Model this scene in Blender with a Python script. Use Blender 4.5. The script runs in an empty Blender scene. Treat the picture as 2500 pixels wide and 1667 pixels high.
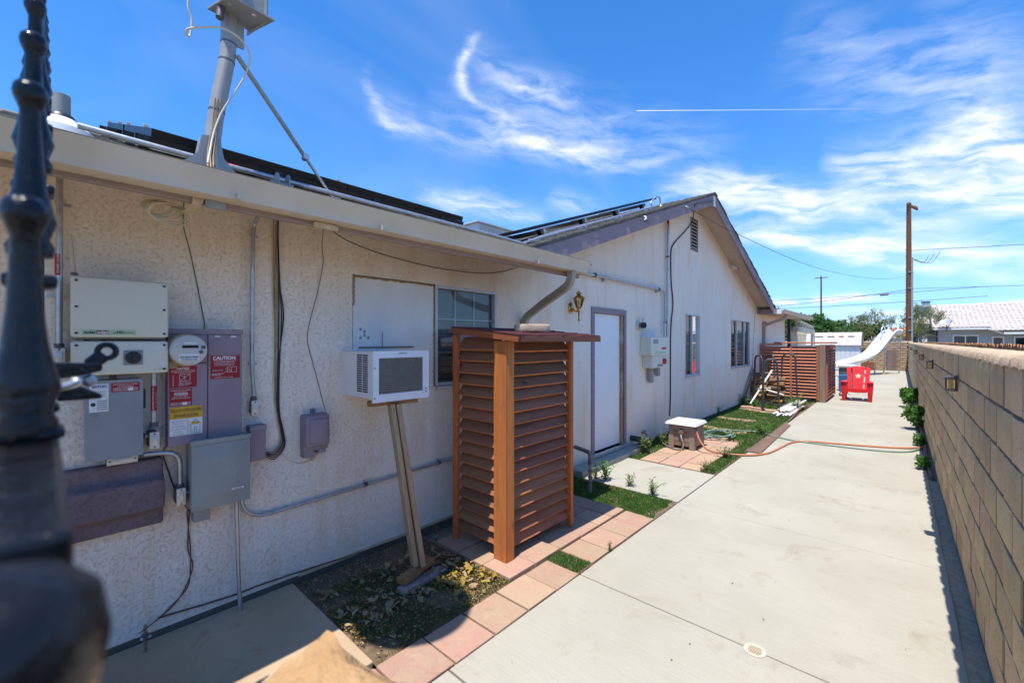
import bpy, bmesh, math, random
from mathutils import Vector, Matrix, noise

random.seed(7)
R = math.radians
scn = bpy.context.scene
COL = scn.collection

# ------------------------------------------------------------------ camera, sky, sun, exposure
cd = bpy.data.cameras.new('camera')
cam = bpy.data.objects.new('camera', cd)
COL.objects.link(cam)
cam.location = (0, 0, 1.75)
cam.rotation_euler = (R(90), 0, math.atan2(948, 1040))
cd.sensor_width = 36
cd.lens = 36 * 1040 / 2500
cd.clip_start = 0.01
cd.clip_end = 3000
cd.dof.use_dof = True
cd.dof.focus_distance = 5.0
cd.dof.aperture_fstop = 5.0
scn.camera = cam

SUN = Vector((0.072, -0.30, 1.0)).normalized()
SKY_STRENGTH, SUN_STRENGTH, EXPOSURE = 0.15, 2.2, 1.66
vs = scn.view_settings
vs.view_transform = 'Standard'
vs.look = 'None'
vs.gamma = 1
vs.use_curve_mapping = False
vs.exposure = EXPOSURE

sl = bpy.data.lights.new('sun', 'SUN')
sun = bpy.data.objects.new('sun', sl)
COL.objects.link(sun)
sun.rotation_euler = SUN.to_track_quat('Z', 'Y').to_euler()
sun.location = (0, -10, 30)
sl.energy = SUN_STRENGTH
sl.angle = R(0.53)
sl.color = (1.0, 0.945, 0.85)

world = bpy.data.worlds.new('World')
scn.world = world
world.use_nodes = True
wn, wl = world.node_tree.nodes, world.node_tree.links
wn.clear()

def wnode(t, **kw):
    n = wn.new(t)
    for k, v in kw.items():
        setattr(n, k, v)
    return n

def wmath(op, a, b=None, c=None, clamp=False):
    n = wn.new('ShaderNodeMath')
    n.operation = op
    n.use_clamp = clamp
    for i, v in enumerate((a, b, c)):
        if v is None:
            continue
        if isinstance(v, (int, float)):
            n.inputs[i].default_value = v
        else:
            wl.new(v, n.inputs[i])
    return n.outputs[0]

sky = wnode('ShaderNodeTexSky')
sky.sky_type = 'NISHITA'
sky.sun_disc = False
sky.sun_elevation = math.asin(SUN.z)
sky.sun_rotation = math.atan2(SUN.x, SUN.y)
sky.altitude = 700
sky.air_density = 0.85
sky.dust_density = 0.6
sky.ozone_density = 3.0
# cirrus: streaks given by azimuth and elevation (radians) of the view direction
tc = wnode('ShaderNodeTexCoord')
sep = wnode('ShaderNodeSeparateXYZ')
wl.new(tc.outputs['Generated'], sep.inputs[0])
dx, dy, dz = sep.outputs
az = wmath('ARCTAN2', dx, dy)
el = wmath('ARCSINE', dz)
comb = wnode('ShaderNodeCombineXYZ')
wl.new(az, comb.inputs[0])
wl.new(el, comb.inputs[1])

def wnoise(scale, detail, rough=0.55, src=None, dist=0.0):
    n = wn.new('ShaderNodeTexNoise')
    n.inputs['Scale'].default_value = scale
    n.inputs['Detail'].default_value = detail
    n.inputs['Roughness'].default_value = rough
    n.inputs['Distortion'].default_value = dist
    wl.new(src if src else comb.outputs[0], n.inputs['Vector'])
    return n

warp = wnoise(9, 4)
wsep = wnode('ShaderNodeSeparateColor')
wl.new(warp.outputs['Color'], wsep.inputs[0])
azw = wmath('ADD', az, wmath('MULTIPLY', wmath('SUBTRACT', wsep.outputs[0], 0.5), 0.05))
elw = wmath('ADD', el, wmath('MULTIPLY', wmath('SUBTRACT', wsep.outputs[1], 0.5), 0.04))

def streak(a0, e0, a1, e1, width, curve, dens, seed):
    """a wisp from (a0,e0) to (a1,e1), bowed by curve, thinning to its ends"""
    L = math.hypot(a1 - a0, e1 - e0)
    ca, sa = (a1 - a0) / L, (e1 - e0) / L
    # u runs along the wisp, v across it
    u = wmath('MULTIPLY_ADD', azw, ca / L, wmath('MULTIPLY_ADD', elw, sa / L, -(a0 * ca + e0 * sa) / L))
    v = wmath('MULTIPLY_ADD', elw, ca / width, wmath('MULTIPLY_ADD', azw, -sa / width, (a0 * sa - e0 * ca) / width))
    uu = wmath('MULTIPLY', wmath('MULTIPLY', u, wmath('SUBTRACT', 1.0, u)), 4.0, clamp=True)
    v = wmath('MULTIPLY_ADD', uu, -curve / width, v)
    g = wmath('POWER', 2.718, wmath('MULTIPLY', wmath('MULTIPLY', v, v), -1.0))
    g = wmath('MULTIPLY', g, wmath('MULTIPLY', wmath('POWER', uu, 0.9), dens * 1.1))
    return g

STREAKS = [(-0.8065, 0.6291, -0.7861, 0.491, 0.0144, -0.0697, 0.75),
           (-0.8572, 0.61, -0.5731, 0.5228, 0.0263, -0.0298, 0.5),
           (-0.842, 0.5318, -0.3476, 0.3872, 0.0244, -0.0444, 0.6),
           (-0.7861, 0.5523, -0.2317, 0.3696, 0.0464, -0.0096, 0.3),
           (-1.0772, 0.5485, -0.9319, 0.455, 0.0168, -0.0519, 0.6),
           (-1.0608, 0.4965, -0.6535, 0.4311, 0.0272, -0.0228, 0.38),
           (-0.9369, 0.5218, -0.4948, 0.4211, 0.0326, -0.0255, 0.32),
           (-0.9758, 0.3291, -0.6535, 0.2718, 0.024, 0.0085, 0.75),
           (-0.6637, 0.3278, -0.5141, 0.2754, 0.022, 0.0039, 0.5),
           (-0.4379, 0.3149, -0.1021, 0.2133, 0.0312, 0.0413, 0.9),
           (-0.3652, 0.3416, 0.1284, 0.1468, 0.0262, 0.0135, 0.95),
           (-0.2963, 0.2213, 0.1952, 0.1111, 0.0152, 0.0092, 0.95),
           (-0.1154, 0.3306, 0.0787, 0.3007, 0.0265, -0.0082, 1.0),
           (-0.1021, 0.2828, 0.2163, 0.1312, 0.0227, 0.0332, 1.0),
           (-0.288, 0.2638, 0.2296, 0.083, 0.0199, -0.0251, 0.95),
           (0.0491, 0.3859, 0.2163, 0.1773, 0.0331, -0.0353, 1.0),
           (0.0739, 0.3587, 0.1879, 0.2427, 0.0245, -0.0106, 0.9),
           (-0.1861, 0.5617, 0.2296, 0.2783, 0.0563, -0.0112, 0.38),
           (0.0176, 0.5273, 0.2296, 0.3361, 0.0448, -0.015, 0.25),
           (-0.201, 0.082, -0.1359, 0.077, 0.006, 0.0009, 1.3),
           (-0.1429, 0.0774, -0.0101, 0.0758, 0.0064, 0.0006, 1.3),
           (-0.157, 0.0586, 0.0881, 0.044, 0.007, 0.0013, 0.8),
           (-0.1359, 0.041, 0.069, 0.0294, 0.007, 0.0002, 0.7),
           (0.0834, 0.0651, 0.1879, 0.0562, 0.004, 0.0006, 0.7)]
tot = None
for i, s_ in enumerate(STREAKS):
    o_ = streak(*s_, seed=i + 1)
    tot = o_ if tot is None else wmath('ADD', tot, o_)
rot_ = R(-9)
cb = wnode('ShaderNodeCombineXYZ')
wl.new(wmath('MULTIPLY', wmath('MULTIPLY_ADD', azw, math.cos(rot_), wmath('MULTIPLY', elw, math.sin(rot_))), 7.0), cb.inputs[0])
wl.new(wmath('MULTIPLY', wmath('MULTIPLY_ADD', azw, -math.sin(rot_), wmath('MULTIPLY', elw, math.cos(rot_))), 30.0), cb.inputs[1])
fb = wnoise(1.3, 7, 0.6, cb.outputs[0], 0.35)
fib = wmath('MULTIPLY', wmath('SUBTRACT', fb.outputs['Fac'], 0.36), 3.0, clamp=True)
soft = wmath('MINIMUM', tot, 1.2)
tot = wmath('MULTIPLY', soft, wmath('MULTIPLY_ADD', fib, 0.9, wmath('MULTIPLY', soft, 0.14)))
# contrail: a thin line of the same sky
CT = (-0.4548, 0.4792, -0.1935, 0.4349, 0.0067, 0.3817)
_L = math.hypot(CT[4] - CT[0], CT[5] - CT[1])
_c, _s = (CT[4] - CT[0]) / _L, (CT[5] - CT[1]) / _L
_um = ((CT[2] - CT[0]) * _c + (CT[3] - CT[1]) * _s) / _L
_cv = ((CT[3] - CT[1]) * _c - (CT[2] - CT[0]) * _s) / (4 * _um * (1 - _um))
ua, ue = wmath('SUBTRACT', az, CT[0]), wmath('SUBTRACT', el, CT[1])
u = wmath('DIVIDE', wmath('ADD', wmath('MULTIPLY', ua, _c), wmath('MULTIPLY', ue, _s)), _L)
v = wmath('SUBTRACT', wmath('MULTIPLY', ue, _c), wmath('MULTIPLY', ua, _s))
v = wmath('SUBTRACT', v, wmath('MULTIPLY', wmath('MULTIPLY', u, wmath('SUBTRACT', 1.0, u)), 4 * _cv))
v = wmath('DIVIDE', v, 0.0007)
g = wmath('POWER', 2.718, wmath('MULTIPLY', wmath('MULTIPLY', v, v), -1.0))
ins = wmath('MULTIPLY', wmath('GREATER_THAN', u, 0.0), wmath('SUBTRACT', 1.0, u, clamp=True))
tot = wmath('ADD', tot, wmath('MULTIPLY', wmath('MULTIPLY', g, ins), 0.85))
# thin veil everywhere, thicker low down
plane = wnode('ShaderNodeCombineXYZ')
den = wmath('MAXIMUM', wmath('ADD', dz, 0.10), 0.05)
wl.new(wmath('DIVIDE', dx, den), plane.inputs[0])
wl.new(wmath('MULTIPLY', wmath('DIVIDE', dy, den), 0.45), plane.inputs[1])
veil = wnoise(0.9, 4, 0.6, plane.outputs[0], 0.8)
vv = wmath('MULTIPLY', wmath('SUBTRACT', veil.outputs['Fac'], 0.54), 1.8, clamp=True)
cov = wmath('ADD', tot, wmath('MULTIPLY', vv, 0.35), clamp=True)
hazef = wmath('POWER', 2.718, wmath('MULTIPLY', wmath('MAXIMUM', el, 0.0), -7.5))
cov = wmath('MULTIPLY', cov, 0.93, clamp=True)
tint = wnode('ShaderNodeMix', data_type='RGBA', blend_type='MULTIPLY')
tint.inputs[0].default_value = 1.0
wl.new(sky.outputs[0], tint.inputs[6])
tint.inputs[7].default_value = (0.155, 0.425, 0.65, 1)
hz = wnode('ShaderNodeMix', data_type='RGBA')
wl.new(wmath('MULTIPLY', hazef, 0.85), hz.inputs[0])
wl.new(tint.outputs[2], hz.inputs[6])
hz.inputs[7].default_value = (1.45, 1.75, 2.1, 1)
mixc = wnode('ShaderNodeMix', data_type='RGBA')
wl.new(cov, mixc.inputs[0])
wl.new(hz.outputs[2], mixc.inputs[6])
mixc.inputs[7].default_value = (2.6, 2.65, 2.75, 1)
bg = wnode('ShaderNodeBackground')
bg.inputs[1].default_value = SKY_STRENGTH
wl.new(mixc.outputs[2], bg.inputs[0])
wo = wnode('ShaderNodeOutputWorld')
wl.new(bg.outputs[0], wo.inputs[0])

# ------------------------------------------------------------------ helpers
WM = {}            # object -> world matrix

def tag(o, label=None, cat=None, group=None, kind=None):
    if label: o['label'] = label
    if cat: o['category'] = cat
    if group: o['group'] = group
    if kind: o['kind'] = kind
    return o

def thing(name, label, cat, loc=(0, 0, 0), rz=0, group=None):
    o = bpy.data.objects.new(name, None)
    o.empty_display_size = 0.1
    COL.objects.link(o)
    o.location = loc
    o.rotation_euler = (0, 0, rz)
    WM[o] = Matrix.Translation(loc) @ Matrix.Rotation(rz, 4, 'Z')
    return tag(o, label, cat, group)

def link(name, me, parent=None, loc=(0, 0, 0), rot=(0, 0, 0), scale=(1, 1, 1), world=True):
    """object from mesh data; loc/rot are in world space (world) or in the parent's space"""
    o = bpy.data.objects.new(name, me)
    COL.objects.link(o)
    from mathutils import Euler
    m = Matrix.Translation(loc) @ Euler(rot).to_matrix().to_4x4() @ Matrix.Diagonal((*scale, 1))
    if parent is not None:
        o.parent = parent
        if world:
            m = WM[parent].inverted() @ m
        WM[o] = WM[parent] @ m
    else:
        WM[o] = m
    o.matrix_basis = m
    return o

def copy_tree(o, loc, rz, parent=None):
    c = o.copy()
    COL.objects.link(c)
    if parent is None:
        c.location = loc
        c.rotation_euler = (0, 0, rz)
        WM[c] = Matrix.Translation(loc) @ Matrix.Rotation(rz, 4, 'Z')
    else:
        c.parent = parent
        WM[c] = WM[parent] @ c.matrix_basis
    for ch in [q for q in bpy.data.objects if q.parent == o]:
        copy_tree(ch, None, 0, c)
    return c

def curve(pts, k=6, closed=False):
    """Catmull-Rom through points"""
    P = [Vector(p) for p in pts]
    n = len(P)
    out = []
    rng = range(n if closed else n - 1)
    for i in rng:
        if closed:
            a, b, c, d = P[(i - 1) % n], P[i], P[(i + 1) % n], P[(i + 2) % n]
        else:
            b, c = P[i], P[i + 1]
            a = P[i - 1] if i > 0 else b * 2 - c
            d = P[i + 2] if i + 2 < n else c * 2 - b
        for j in range(k):
            t = j / k
            out.append(0.5 * ((2 * b) + (c - a) * t + (2 * a - 5 * b + 4 * c - d) * t * t + (3 * b - a - 3 * c + d) * t ** 3))
    if not closed:
        out.append(P[-1])
    return out

class MB:
    def __init__(s):
        s.v, s.f = [], []

    def add(s, vs_, fs):
        n = len(s.v)
        s.v += [Vector(p) for p in vs_]
        s.f += [[i + n for i in f] for f in fs]
        return s

    BF = [[0, 3, 2, 1], [4, 5, 6, 7], [0, 1, 5, 4], [1, 2, 6, 5], [2, 3, 7, 6], [3, 0, 4, 7]]

    def box(s, x0, x1, y0, y1, z0, z1):
        x0, x1 = min(x0, x1), max(x0, x1)
        y0, y1 = min(y0, y1), max(y0, y1)
        z0, z1 = min(z0, z1), max(z0, z1)
        return s.add([(x0, y0, z0), (x1, y0, z0), (x1, y1, z0), (x0, y1, z0), (x0, y0, z1), (x1, y0, z1), (x1, y1, z1), (x0, y1, z1)], MB.BF)

    def obox(s, c, a, b, d):
        """oriented box: centre and three half-axis vectors"""
        c, a, b, d = Vector(c), Vector(a), Vector(b), Vector(d)
        return s.add([c - a - b - d, c + a - b - d, c + a + b - d, c - a + b - d, c - a - b + d, c + a - b + d, c + a + b + d, c - a + b + d], MB.BF)

    def beam(s, p, q, w, h, up=(0, 0, 1)):
        p, q, up = Vector(p), Vector(q), Vector(up)
        a = (q - p) / 2
        side = a.cross(up).normalized()
        u2 = side.cross(a).normalized()
        return s.obox((p + q) / 2, a, side * (w / 2), u2 * (h / 2))

    def tube(s, pts, r, n=8, caps=True, closed=False):
        P = [Vector(p) for p in pts]
        m = len(P)
        rs = r if isinstance(r, (list, tuple)) else [r] * m
        base = len(s.v)
        prev = None
        for i in range(m):
            if closed:
                t = P[(i + 1) % m] - P[i - 1]
            else:
                t = P[min(i + 1, m - 1)] - P[max(i - 1, 0)]
            t.normalize()
            if prev is None:
                u = t.cross(Vector((0, 0, 1)))
                if u.length < 0.1:
                    u = t.cross(Vector((1, 0, 0)))
            else:
                u = prev - t * prev.dot(t)
            u.normalize()
            prev = u
            w = t.cross(u)
            for j in range(n):
                an = 2 * math.pi * j / n
                s.v.append(P[i] + (u * math.cos(an) + w * math.sin(an)) * rs[i])
        for i in range(m if closed else m - 1):
            for j in range(n):
                a, b = base + i * n + j, base + i * n + (j + 1) % n
                i2 = (i + 1) % m
                c, d = base + i2 * n + (j + 1) % n, base + i2 * n + j
                s.f.append([a, b, c, d])
        if caps and not closed:
            s.f.append([base + j for j in range(n)][::-1])
            s.f.append([base + (m - 1) * n + j for j in range(n)])
        return s

    def lathe(s, prof, n=16, mat=None):
        mat = mat or Matrix()
        base = len(s.v)
        for r, z in prof:
            for j in range(n):
                an = 2 * math.pi * j / n
                s.v.append(mat @ Vector((max(r, 1e-4) * math.cos(an), max(r, 1e-4) * math.sin(an), z)))
        for i in range(len(prof) - 1):
            for j in range(n):
                s.f.append([base + i * n + j, base + i * n + (j + 1) % n, base + (i + 1) * n + (j + 1) % n, base + (i + 1) * n + j])
        s.f.append([base + j for j in range(n)][::-1])
        s.f.append([base + (len(prof) - 1) * n + j for j in range(n)])
        return s

    def prism(s, poly, axis, a0, a1):
        def p3(p, a):
            return {'x': (a, p[0], p[1]), 'y': (p[0], a, p[1]), 'z': (p[0], p[1], a)}[axis]
        n = len(poly)
        base = len(s.v)
        s.v += [Vector(p3(p, a0)) for p in poly] + [Vector(p3(p, a1)) for p in poly]
        s.f.append([base + i for i in range(n)][::-1])
        s.f.append([base + n + i for i in range(n)])
        for i in range(n):
            j = (i + 1) % n
            s.f.append([base + i, base + j, base + n + j, base + n + i])
        return s

    def ball(s, c, r, nu=12, nv=8, sc_=(1, 1, 1)):
        prof = [(r * math.sin(math.pi * i / nv), -r * math.cos(math.pi * i / nv)) for i in range(nv + 1)]
        return s.lathe(prof, nu, Matrix.Translation(c) @ Matrix.Diagonal((*sc_, 1)))

    def mesh(s, name, mat, bevel=0, smooth=None, weld=False, seg=2):
        me = bpy.data.meshes.new(name)
        me.from_pydata([tuple(p) for p in s.v], [], s.f)
        if bevel or weld:
            bm = bmesh.new()
            bm.from_mesh(me)
            if weld:
                bmesh.ops.remove_doubles(bm, verts=bm.verts, dist=1e-5)
            bmesh.ops.recalc_face_normals(bm, faces=bm.faces)
            if bevel:
                ed = [e for e in bm.edges if len(e.link_faces) == 2 and e.calc_face_angle(0) > 0.6]
                bmesh.ops.bevel(bm, geom=ed, offset=bevel, segments=seg, affect='EDGES', clamp_overlap=True, profile=0.5)
            bm.to_mesh(me)
            bm.free()
        else:
            bm = bmesh.new()
            bm.from_mesh(me)
            bmesh.ops.recalc_face_normals(bm, faces=bm.faces)
            bm.to_mesh(me)
            bm.free()
        if smooth is not None:
            me.polygons.foreach_set('use_smooth', [True] * len(me.polygons))
            me.set_sharp_from_angle(angle=R(smooth))
        if mat:
            me.materials.append(mat)
        return me

    def build(s, name, mat, parent=None, bevel=0, smooth=None, weld=False, kind=None, label=None, seg=2):
        """link as an object; vertices are in world space, origin stays at the parent's (or mesh centre's base)"""
        if parent is not None:
            inv = WM[parent].inverted()
            s.v = [inv @ p for p in s.v]
            o = link(name, s.mesh(name, mat, bevel, smooth, weld, seg), parent, world=False)
        else:
            lo = Vector((min(p.x for p in s.v) + max(p.x for p in s.v), min(p.y for p in s.v) + max(p.y for p in s.v), 2 * min(p.z for p in s.v))) / 2
            s.v = [p - lo for p in s.v]
            o = link(name, s.mesh(name, mat, bevel, smooth, weld, seg), None, loc=lo)
        if kind: o['kind'] = kind
        if label: o['label'] = label
        return o

def S(r, g, b):
    f = lambda c: ((c / 255 + 0.055) / 1.055) ** 2.4 if c > 10 else c / 255 / 12.92
    return (f(r), f(g), f(b), 1)

def L(r, g=None, b=None):
    return (r, r if g is None else g, r if b is None else b, 1)

# ------------------------------------------------------------------ materials
class NT:
    def __init__(s, name):
        s.m = bpy.data.materials.new(name)
        s.m.use_nodes = True
        s.n, s.l = s.m.node_tree.nodes, s.m.node_tree.links
        s.b = s.n['Principled BSDF']
        s.out = s.n['Material Output']

    def new(s, t, **kw):
        n = s.n.new(t)
        for k, v in kw.items():
            setattr(n, k, v)
        return n

    def set(s, n, i, v):
        if hasattr(v, 'is_output'):
            s.l.new(v, n.inputs[i])
        else:
            n.inputs[i].default_value = v

    def coord(s, scale=(1, 1, 1), kind='Object', rot=(0, 0, 0)):
        t = s.new('ShaderNodeTexCoord')
        if kind == 'World':
            g = s.new('ShaderNodeNewGeometry')
            src = g.outputs['Position']
        else:
            src = t.outputs[kind]
        mp = s.new('ShaderNodeMapping')
        mp.inputs['Scale'].default_value = scale
        mp.inputs['Rotation'].default_value = rot
        s.l.new(src, mp.inputs[0])
        return mp.outputs[0]

    def noise(s, co, scale, detail=5, rough=0.6, dist=0):
        n = s.new('ShaderNodeTexNoise')
        s.l.new(co, n.inputs['Vector'])
        n.inputs['Scale'].default_value = scale
        n.inputs['Detail'].default_value = detail
        n.inputs['Roughness'].default_value = rough
        n.inputs['Distortion'].default_value = dist
        return n.outputs['Fac']

    def ramp(s, fac, stops):
        r = s.new('ShaderNodeValToRGB')
        e = r.color_ramp.elements
        while len(e) < len(stops):
            e.new(0.5)
        for q, (p, c) in zip(e, stops):
            q.position = p
            q.color = c if len(c) == 4 else (*c, 1)
        s.l.new(fac, r.inputs[0])
        return r.outputs[0]

    def mix(s, fac, a, b, blend='MIX'):
        m = s.new('ShaderNodeMix', data_type='RGBA', blend_type=blend)
        s.set(m, 0, fac)
        s.set(m, 6, a)
        s.set(m, 7, b)
        return m.outputs[2]

    def math(s, op, a, b=None, clamp=False):
        m = s.new('ShaderNodeMath', operation=op, use_clamp=clamp)
        s.set(m, 0, a)
        if b is not None:
            s.set(m, 1, b)
        return m.outputs[0]

    def bump(s, h, strength, dist=0.01, prev=None):
        b = s.new('ShaderNodeBump')
        b.inputs['Strength'].default_value = strength
        b.inputs['Distance'].default_value = dist
        s.l.new(h, b.inputs['Height'])
        if prev is not None:
            s.l.new(prev, b.inputs['Normal'])
        s.l.new(b.outputs[0], s.b.inputs['Normal'])
        return b.outputs[0]

    def vary(s, col, amount, hue=0.0):
        oi = s.new('ShaderNodeObjectInfo')
        h = s.new('ShaderNodeHueSaturation')
        s.set(h, 'Color', col)
        mr = s.new('ShaderNodeMapRange')
        s.l.new(oi.outputs['Random'], mr.inputs[0])
        mr.inputs[3].default_value = 1 - amount
        mr.inputs[4].default_value = 1 + amount
        s.l.new(mr.outputs[0], h.inputs['Value'])
        if hue:
            mh = s.new('ShaderNodeMapRange')
            fr = s.math('FRACT', s.math('MULTIPLY', oi.outputs['Random'], 7.31))
            s.l.new(fr, mh.inputs[0])
            mh.inputs[3].default_value = 0.5 - hue
            mh.inputs[4].default_value = 0.5 + hue
            s.l.new(mh.outputs[0], h.inputs['Hue'])
        return h.outputs[0]

    def done(s, col=None, rough=None, metal=None, spec=None):
        if col is not None: s.set(s.b, 'Base Color', col)
        if rough is not None: s.set(s.b, 'Roughness', rough)
        if metal is not None: s.set(s.b, 'Metallic', metal)
        if spec is not None: s.set(s.b, 'Specular IOR Level', spec)
        return s.m

def pm(name, c1, c2=None, sc=6, rough=0.6, metal=0.0, bump=0.0, bsc=80, st=(1, 1, 1), var=0.0, hue=0.0, spec=0.4, detail=6, lo=0.35, hi=0.65, bd=0.004):
    """general surface: two tones of noise, fine relief, per-object variation"""
    t = NT(name)
    co = t.coord(st)
    c2 = c2 or tuple(min(1, x * 0.82) for x in c1[:3]) + (1,)
    col = t.ramp(t.noise(co, sc, detail), [(lo, c1), (hi, c2)])
    if var:
        col = t.vary(col, var, hue)
    if bump:
        t.bump(t.noise(co, bsc, 4), bump, bd)
    rn = t.noise(co, sc * 2.3, 4)
    rr = t.new('ShaderNodeMapRange')
    t.l.new(rn, rr.inputs[0])
    rr.inputs[3].default_value = max(0.02, rough - 0.1)
    rr.inputs[4].default_value = min(1, rough + 0.1)
    return t.done(col, rr.outputs[0], metal, spec)

def wood(name, c1, c2, axis='z', sc=9, rough=0.7, var=0.12, bump=0.25, dark=None):
    """grain stretched along one local axis"""
    st = {'x': (0.06, 1, 1), 'y': (1, 0.06, 1), 'z': (1, 1, 0.06)}[axis]
    t = NT(name)
    co = t.coord(st)
    n1 = t.noise(co, sc * 4, 6, 0.65, 0.4)
    n2 = t.noise(co, sc * 22, 3)
    col = t.ramp(n1, [(0.3, c1), (0.68, c2)])
    if dark:
        col = t.mix(t.ramp(t.noise(t.coord(), 3.2, 5), [(0.45, L(0)), (0.7, L(1))]), col, dark)
    col = t.mix(0.22, col, t.ramp(n2, [(0.35, L(0.25)), (0.6, L(1))]), 'MULTIPLY')
    kn_ = t.ramp(t.noise(t.coord(tuple(0.35 if q < 1 else 1 for q in st)), sc * 1.6, 2, 0.4), [(0.70, L(1)), (0.76, L(0.45))])
    col = t.mix(0.8, col, kn_, 'MULTIPLY')
    col = t.vary(col, var, 0.008)
    t.bump(t.math('ADD', n1, n2), bump, 0.003)
    return t.done(col, rough, 0, 0.3)

def stucco(name, c1, c2, stain, scale=1.0):
    t = NT(name)
    co = t.coord((scale,) * 3)
    big = t.noise(co, 1.1, 5)
    fine = t.noise(co, 30, 8, 0.7)
    col = t.ramp(big, [(0.35, c1), (0.7, c2)])
    col = t.mix(t.math('MULTIPLY', t.ramp(t.noise(t.coord((1, 2.2, 0.5)), 1.6, 6, 0.7), [(0.5, L(0)), (0.70, L(1))]), 0.62), col, stain)
    drip = t.noise(t.coord((1, 9, 0.35)), 2.2, 5, 0.6)
    col = t.mix(t.math('MULTIPLY', t.ramp(drip, [(0.58, L(0)), (0.72, L(1))]), 0.30), col, stain)
    # lace: skip-trowelled film with ragged rims and fine cracks
    lace = t.noise(t.coord((scale,) * 3), 50, 8, 0.7, 0.3)
    rim = t.ramp(lace, [(0.41, L(0)), (0.45, L(0.6)), (0.60, L(0.85)), (0.8, L(1))])
    pits = t.ramp(lace, [(0.34, L(0.9)), (0.405, L(0.62)), (0.43, L(1)), (0.9, L(1))])
    col = t.mix(0.38, col, pits, 'MULTIPLY')
    h = t.math('ADD', t.math('MULTIPLY', rim, 0.8), t.math('MULTIPLY', fine, 0.5))
    t.bump(h, 0.7, 0.008)
    return t.done(col, 0.92, 0, 0.15)

def shingle(name, c1, c2):
    t = NT(name)
    co = t.coord()
    col = t.ramp(t.noise(co, 5, 5), [(0.35, c1), (0.65, c2)])
    col = t.mix(0.6, col, t.ramp(t.noise(co, 160, 3), [(0.3, L(0.4)), (0.7, L(1.0))]), 'MULTIPLY')
    t.bump(t.noise(co, 140, 3), 0.6, 0.004)
    return t.done(col, 0.95, 0, 0.1)

def concrete(name, c1, c2, stain, broom=True, rot=0.0):
    t = NT(name)
    co = t.coord(kind='World')
    col = t.ramp(t.noise(co, 0.9, 7, 0.6), [(0.3, c1), (0.7, c2)])
    st_ = t.ramp(t.noise(co, 2.3, 7, 0.72, 0.6), [(0.56, L(0)), (0.74, L(1))])
    col = t.mix(t.math('MULTIPLY', st_, 0.8), col, stain)
    col = t.mix(0.25, col, t.ramp(t.noise(co, 120, 4), [(0.3, L(0.6)), (0.65, L(1))]), 'MULTIPLY')
    spots = t.ramp(t.noise(co, 55, 2, 0.5), [(0.80, L(1)), (0.84, L(0.45))])
    col = t.mix(0.6, col, spots, 'MULTIPLY')
    vr = t.new('ShaderNodeTexVoronoi', feature='DISTANCE_TO_EDGE')
    dn_ = t.new('ShaderNodeVectorMath', operation='MULTIPLY_ADD')
    nz = t.new('ShaderNodeTexNoise')
    t.l.new(co, nz.inputs['Vector'])
    nz.inputs['Scale'].default_value = 3.5
    nz.inputs['Detail'].default_value = 6
    t.l.new(nz.outputs['Color'], dn_.inputs[0])
    dn_.inputs[1].default_value = (.55, .55, 0)
    t.l.new(co, dn_.inputs[2])
    t.l.new(dn_.outputs[0], vr.inputs['Vector'])
    vr.inputs['Scale'].default_value = 0.42
    crack = t.ramp(vr.outputs[0], [(0.0, L(0.35)), (0.0022, L(1))])
    cm_ = t.ramp(t.noise(co, 0.55, 2), [(0.50, L(0)), (0.56, L(1))])
    col = t.mix(t.math('MULTIPLY', cm_, 0.25), col, crack, 'MULTIPLY')
    h = t.noise(co, 140, 5)
    if broom:
        br = t.noise(t.coord((1.2, 60, 1), 'World', (0, 0, rot)), 3, 4, 0.6)
        col = t.mix(0.4, col, t.ramp(br, [(0.3, L(0.7)), (0.7, L(1))]), 'MULTIPLY')
        h = t.math('ADD', h, t.math('MULTIPLY', br, 1.5))
    t.bump(h, 0.28, 0.003)
    return t.done(col, 0.9, 0, 0.2)

def glass(name, tint=(0.82, 0.86, 0.88), refl=0.02):
    t = NT(name)
    tr = t.new('ShaderNodeBsdfTransparent')
    tr.inputs[0].default_value = (*tint, 1)
    gl = t.new('ShaderNodeBsdfGlossy')
    gl.inputs['Roughness'].default_value = 0.02
    fr = t.new('ShaderNodeFresnel')
    fr.inputs[0].default_value = 1.5
    mx = t.new('ShaderNodeMixShader')
    f = t.math('ADD', fr.outputs[0], refl, clamp=True)
    t.l.new(f, mx.inputs[0])
    t.l.new(tr.outputs[0], mx.inputs[1])
    t.l.new(gl.outputs[0], mx.inputs[2])
    t.l.new(mx.outputs[0], t.out.inputs[0])
    return t.m

def leafmat(name, c1, c2, trans=0.35, var=0.0):
    t = NT(name)
    co = t.coord()
    col = t.ramp(t.noise(co, 7, 4), [(0.35, c1), (0.65, c2)])
    col = t.mix(0.5, col, t.ramp(t.noise(co, 60, 2), [(0.3, L(0.55)), (0.7, L(1))]), 'MULTIPLY')
    if var:
        col = t.vary(col, var, 0.02)
    t.done(col, 0.6, 0, 0.25)
    tl = t.new('ShaderNodeBsdfTranslucent')
    t.l.new(col, tl.inputs[0])
    mx = t.new('ShaderNodeMixShader')
    mx.inputs[0].default_value = trans
    t.l.new(t.b.outputs[0], mx.inputs[1])
    t.l.new(tl.outputs[0], mx.inputs[2])
    t.l.new(mx.outputs[0], t.out.inputs[0])
    return t.m

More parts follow.
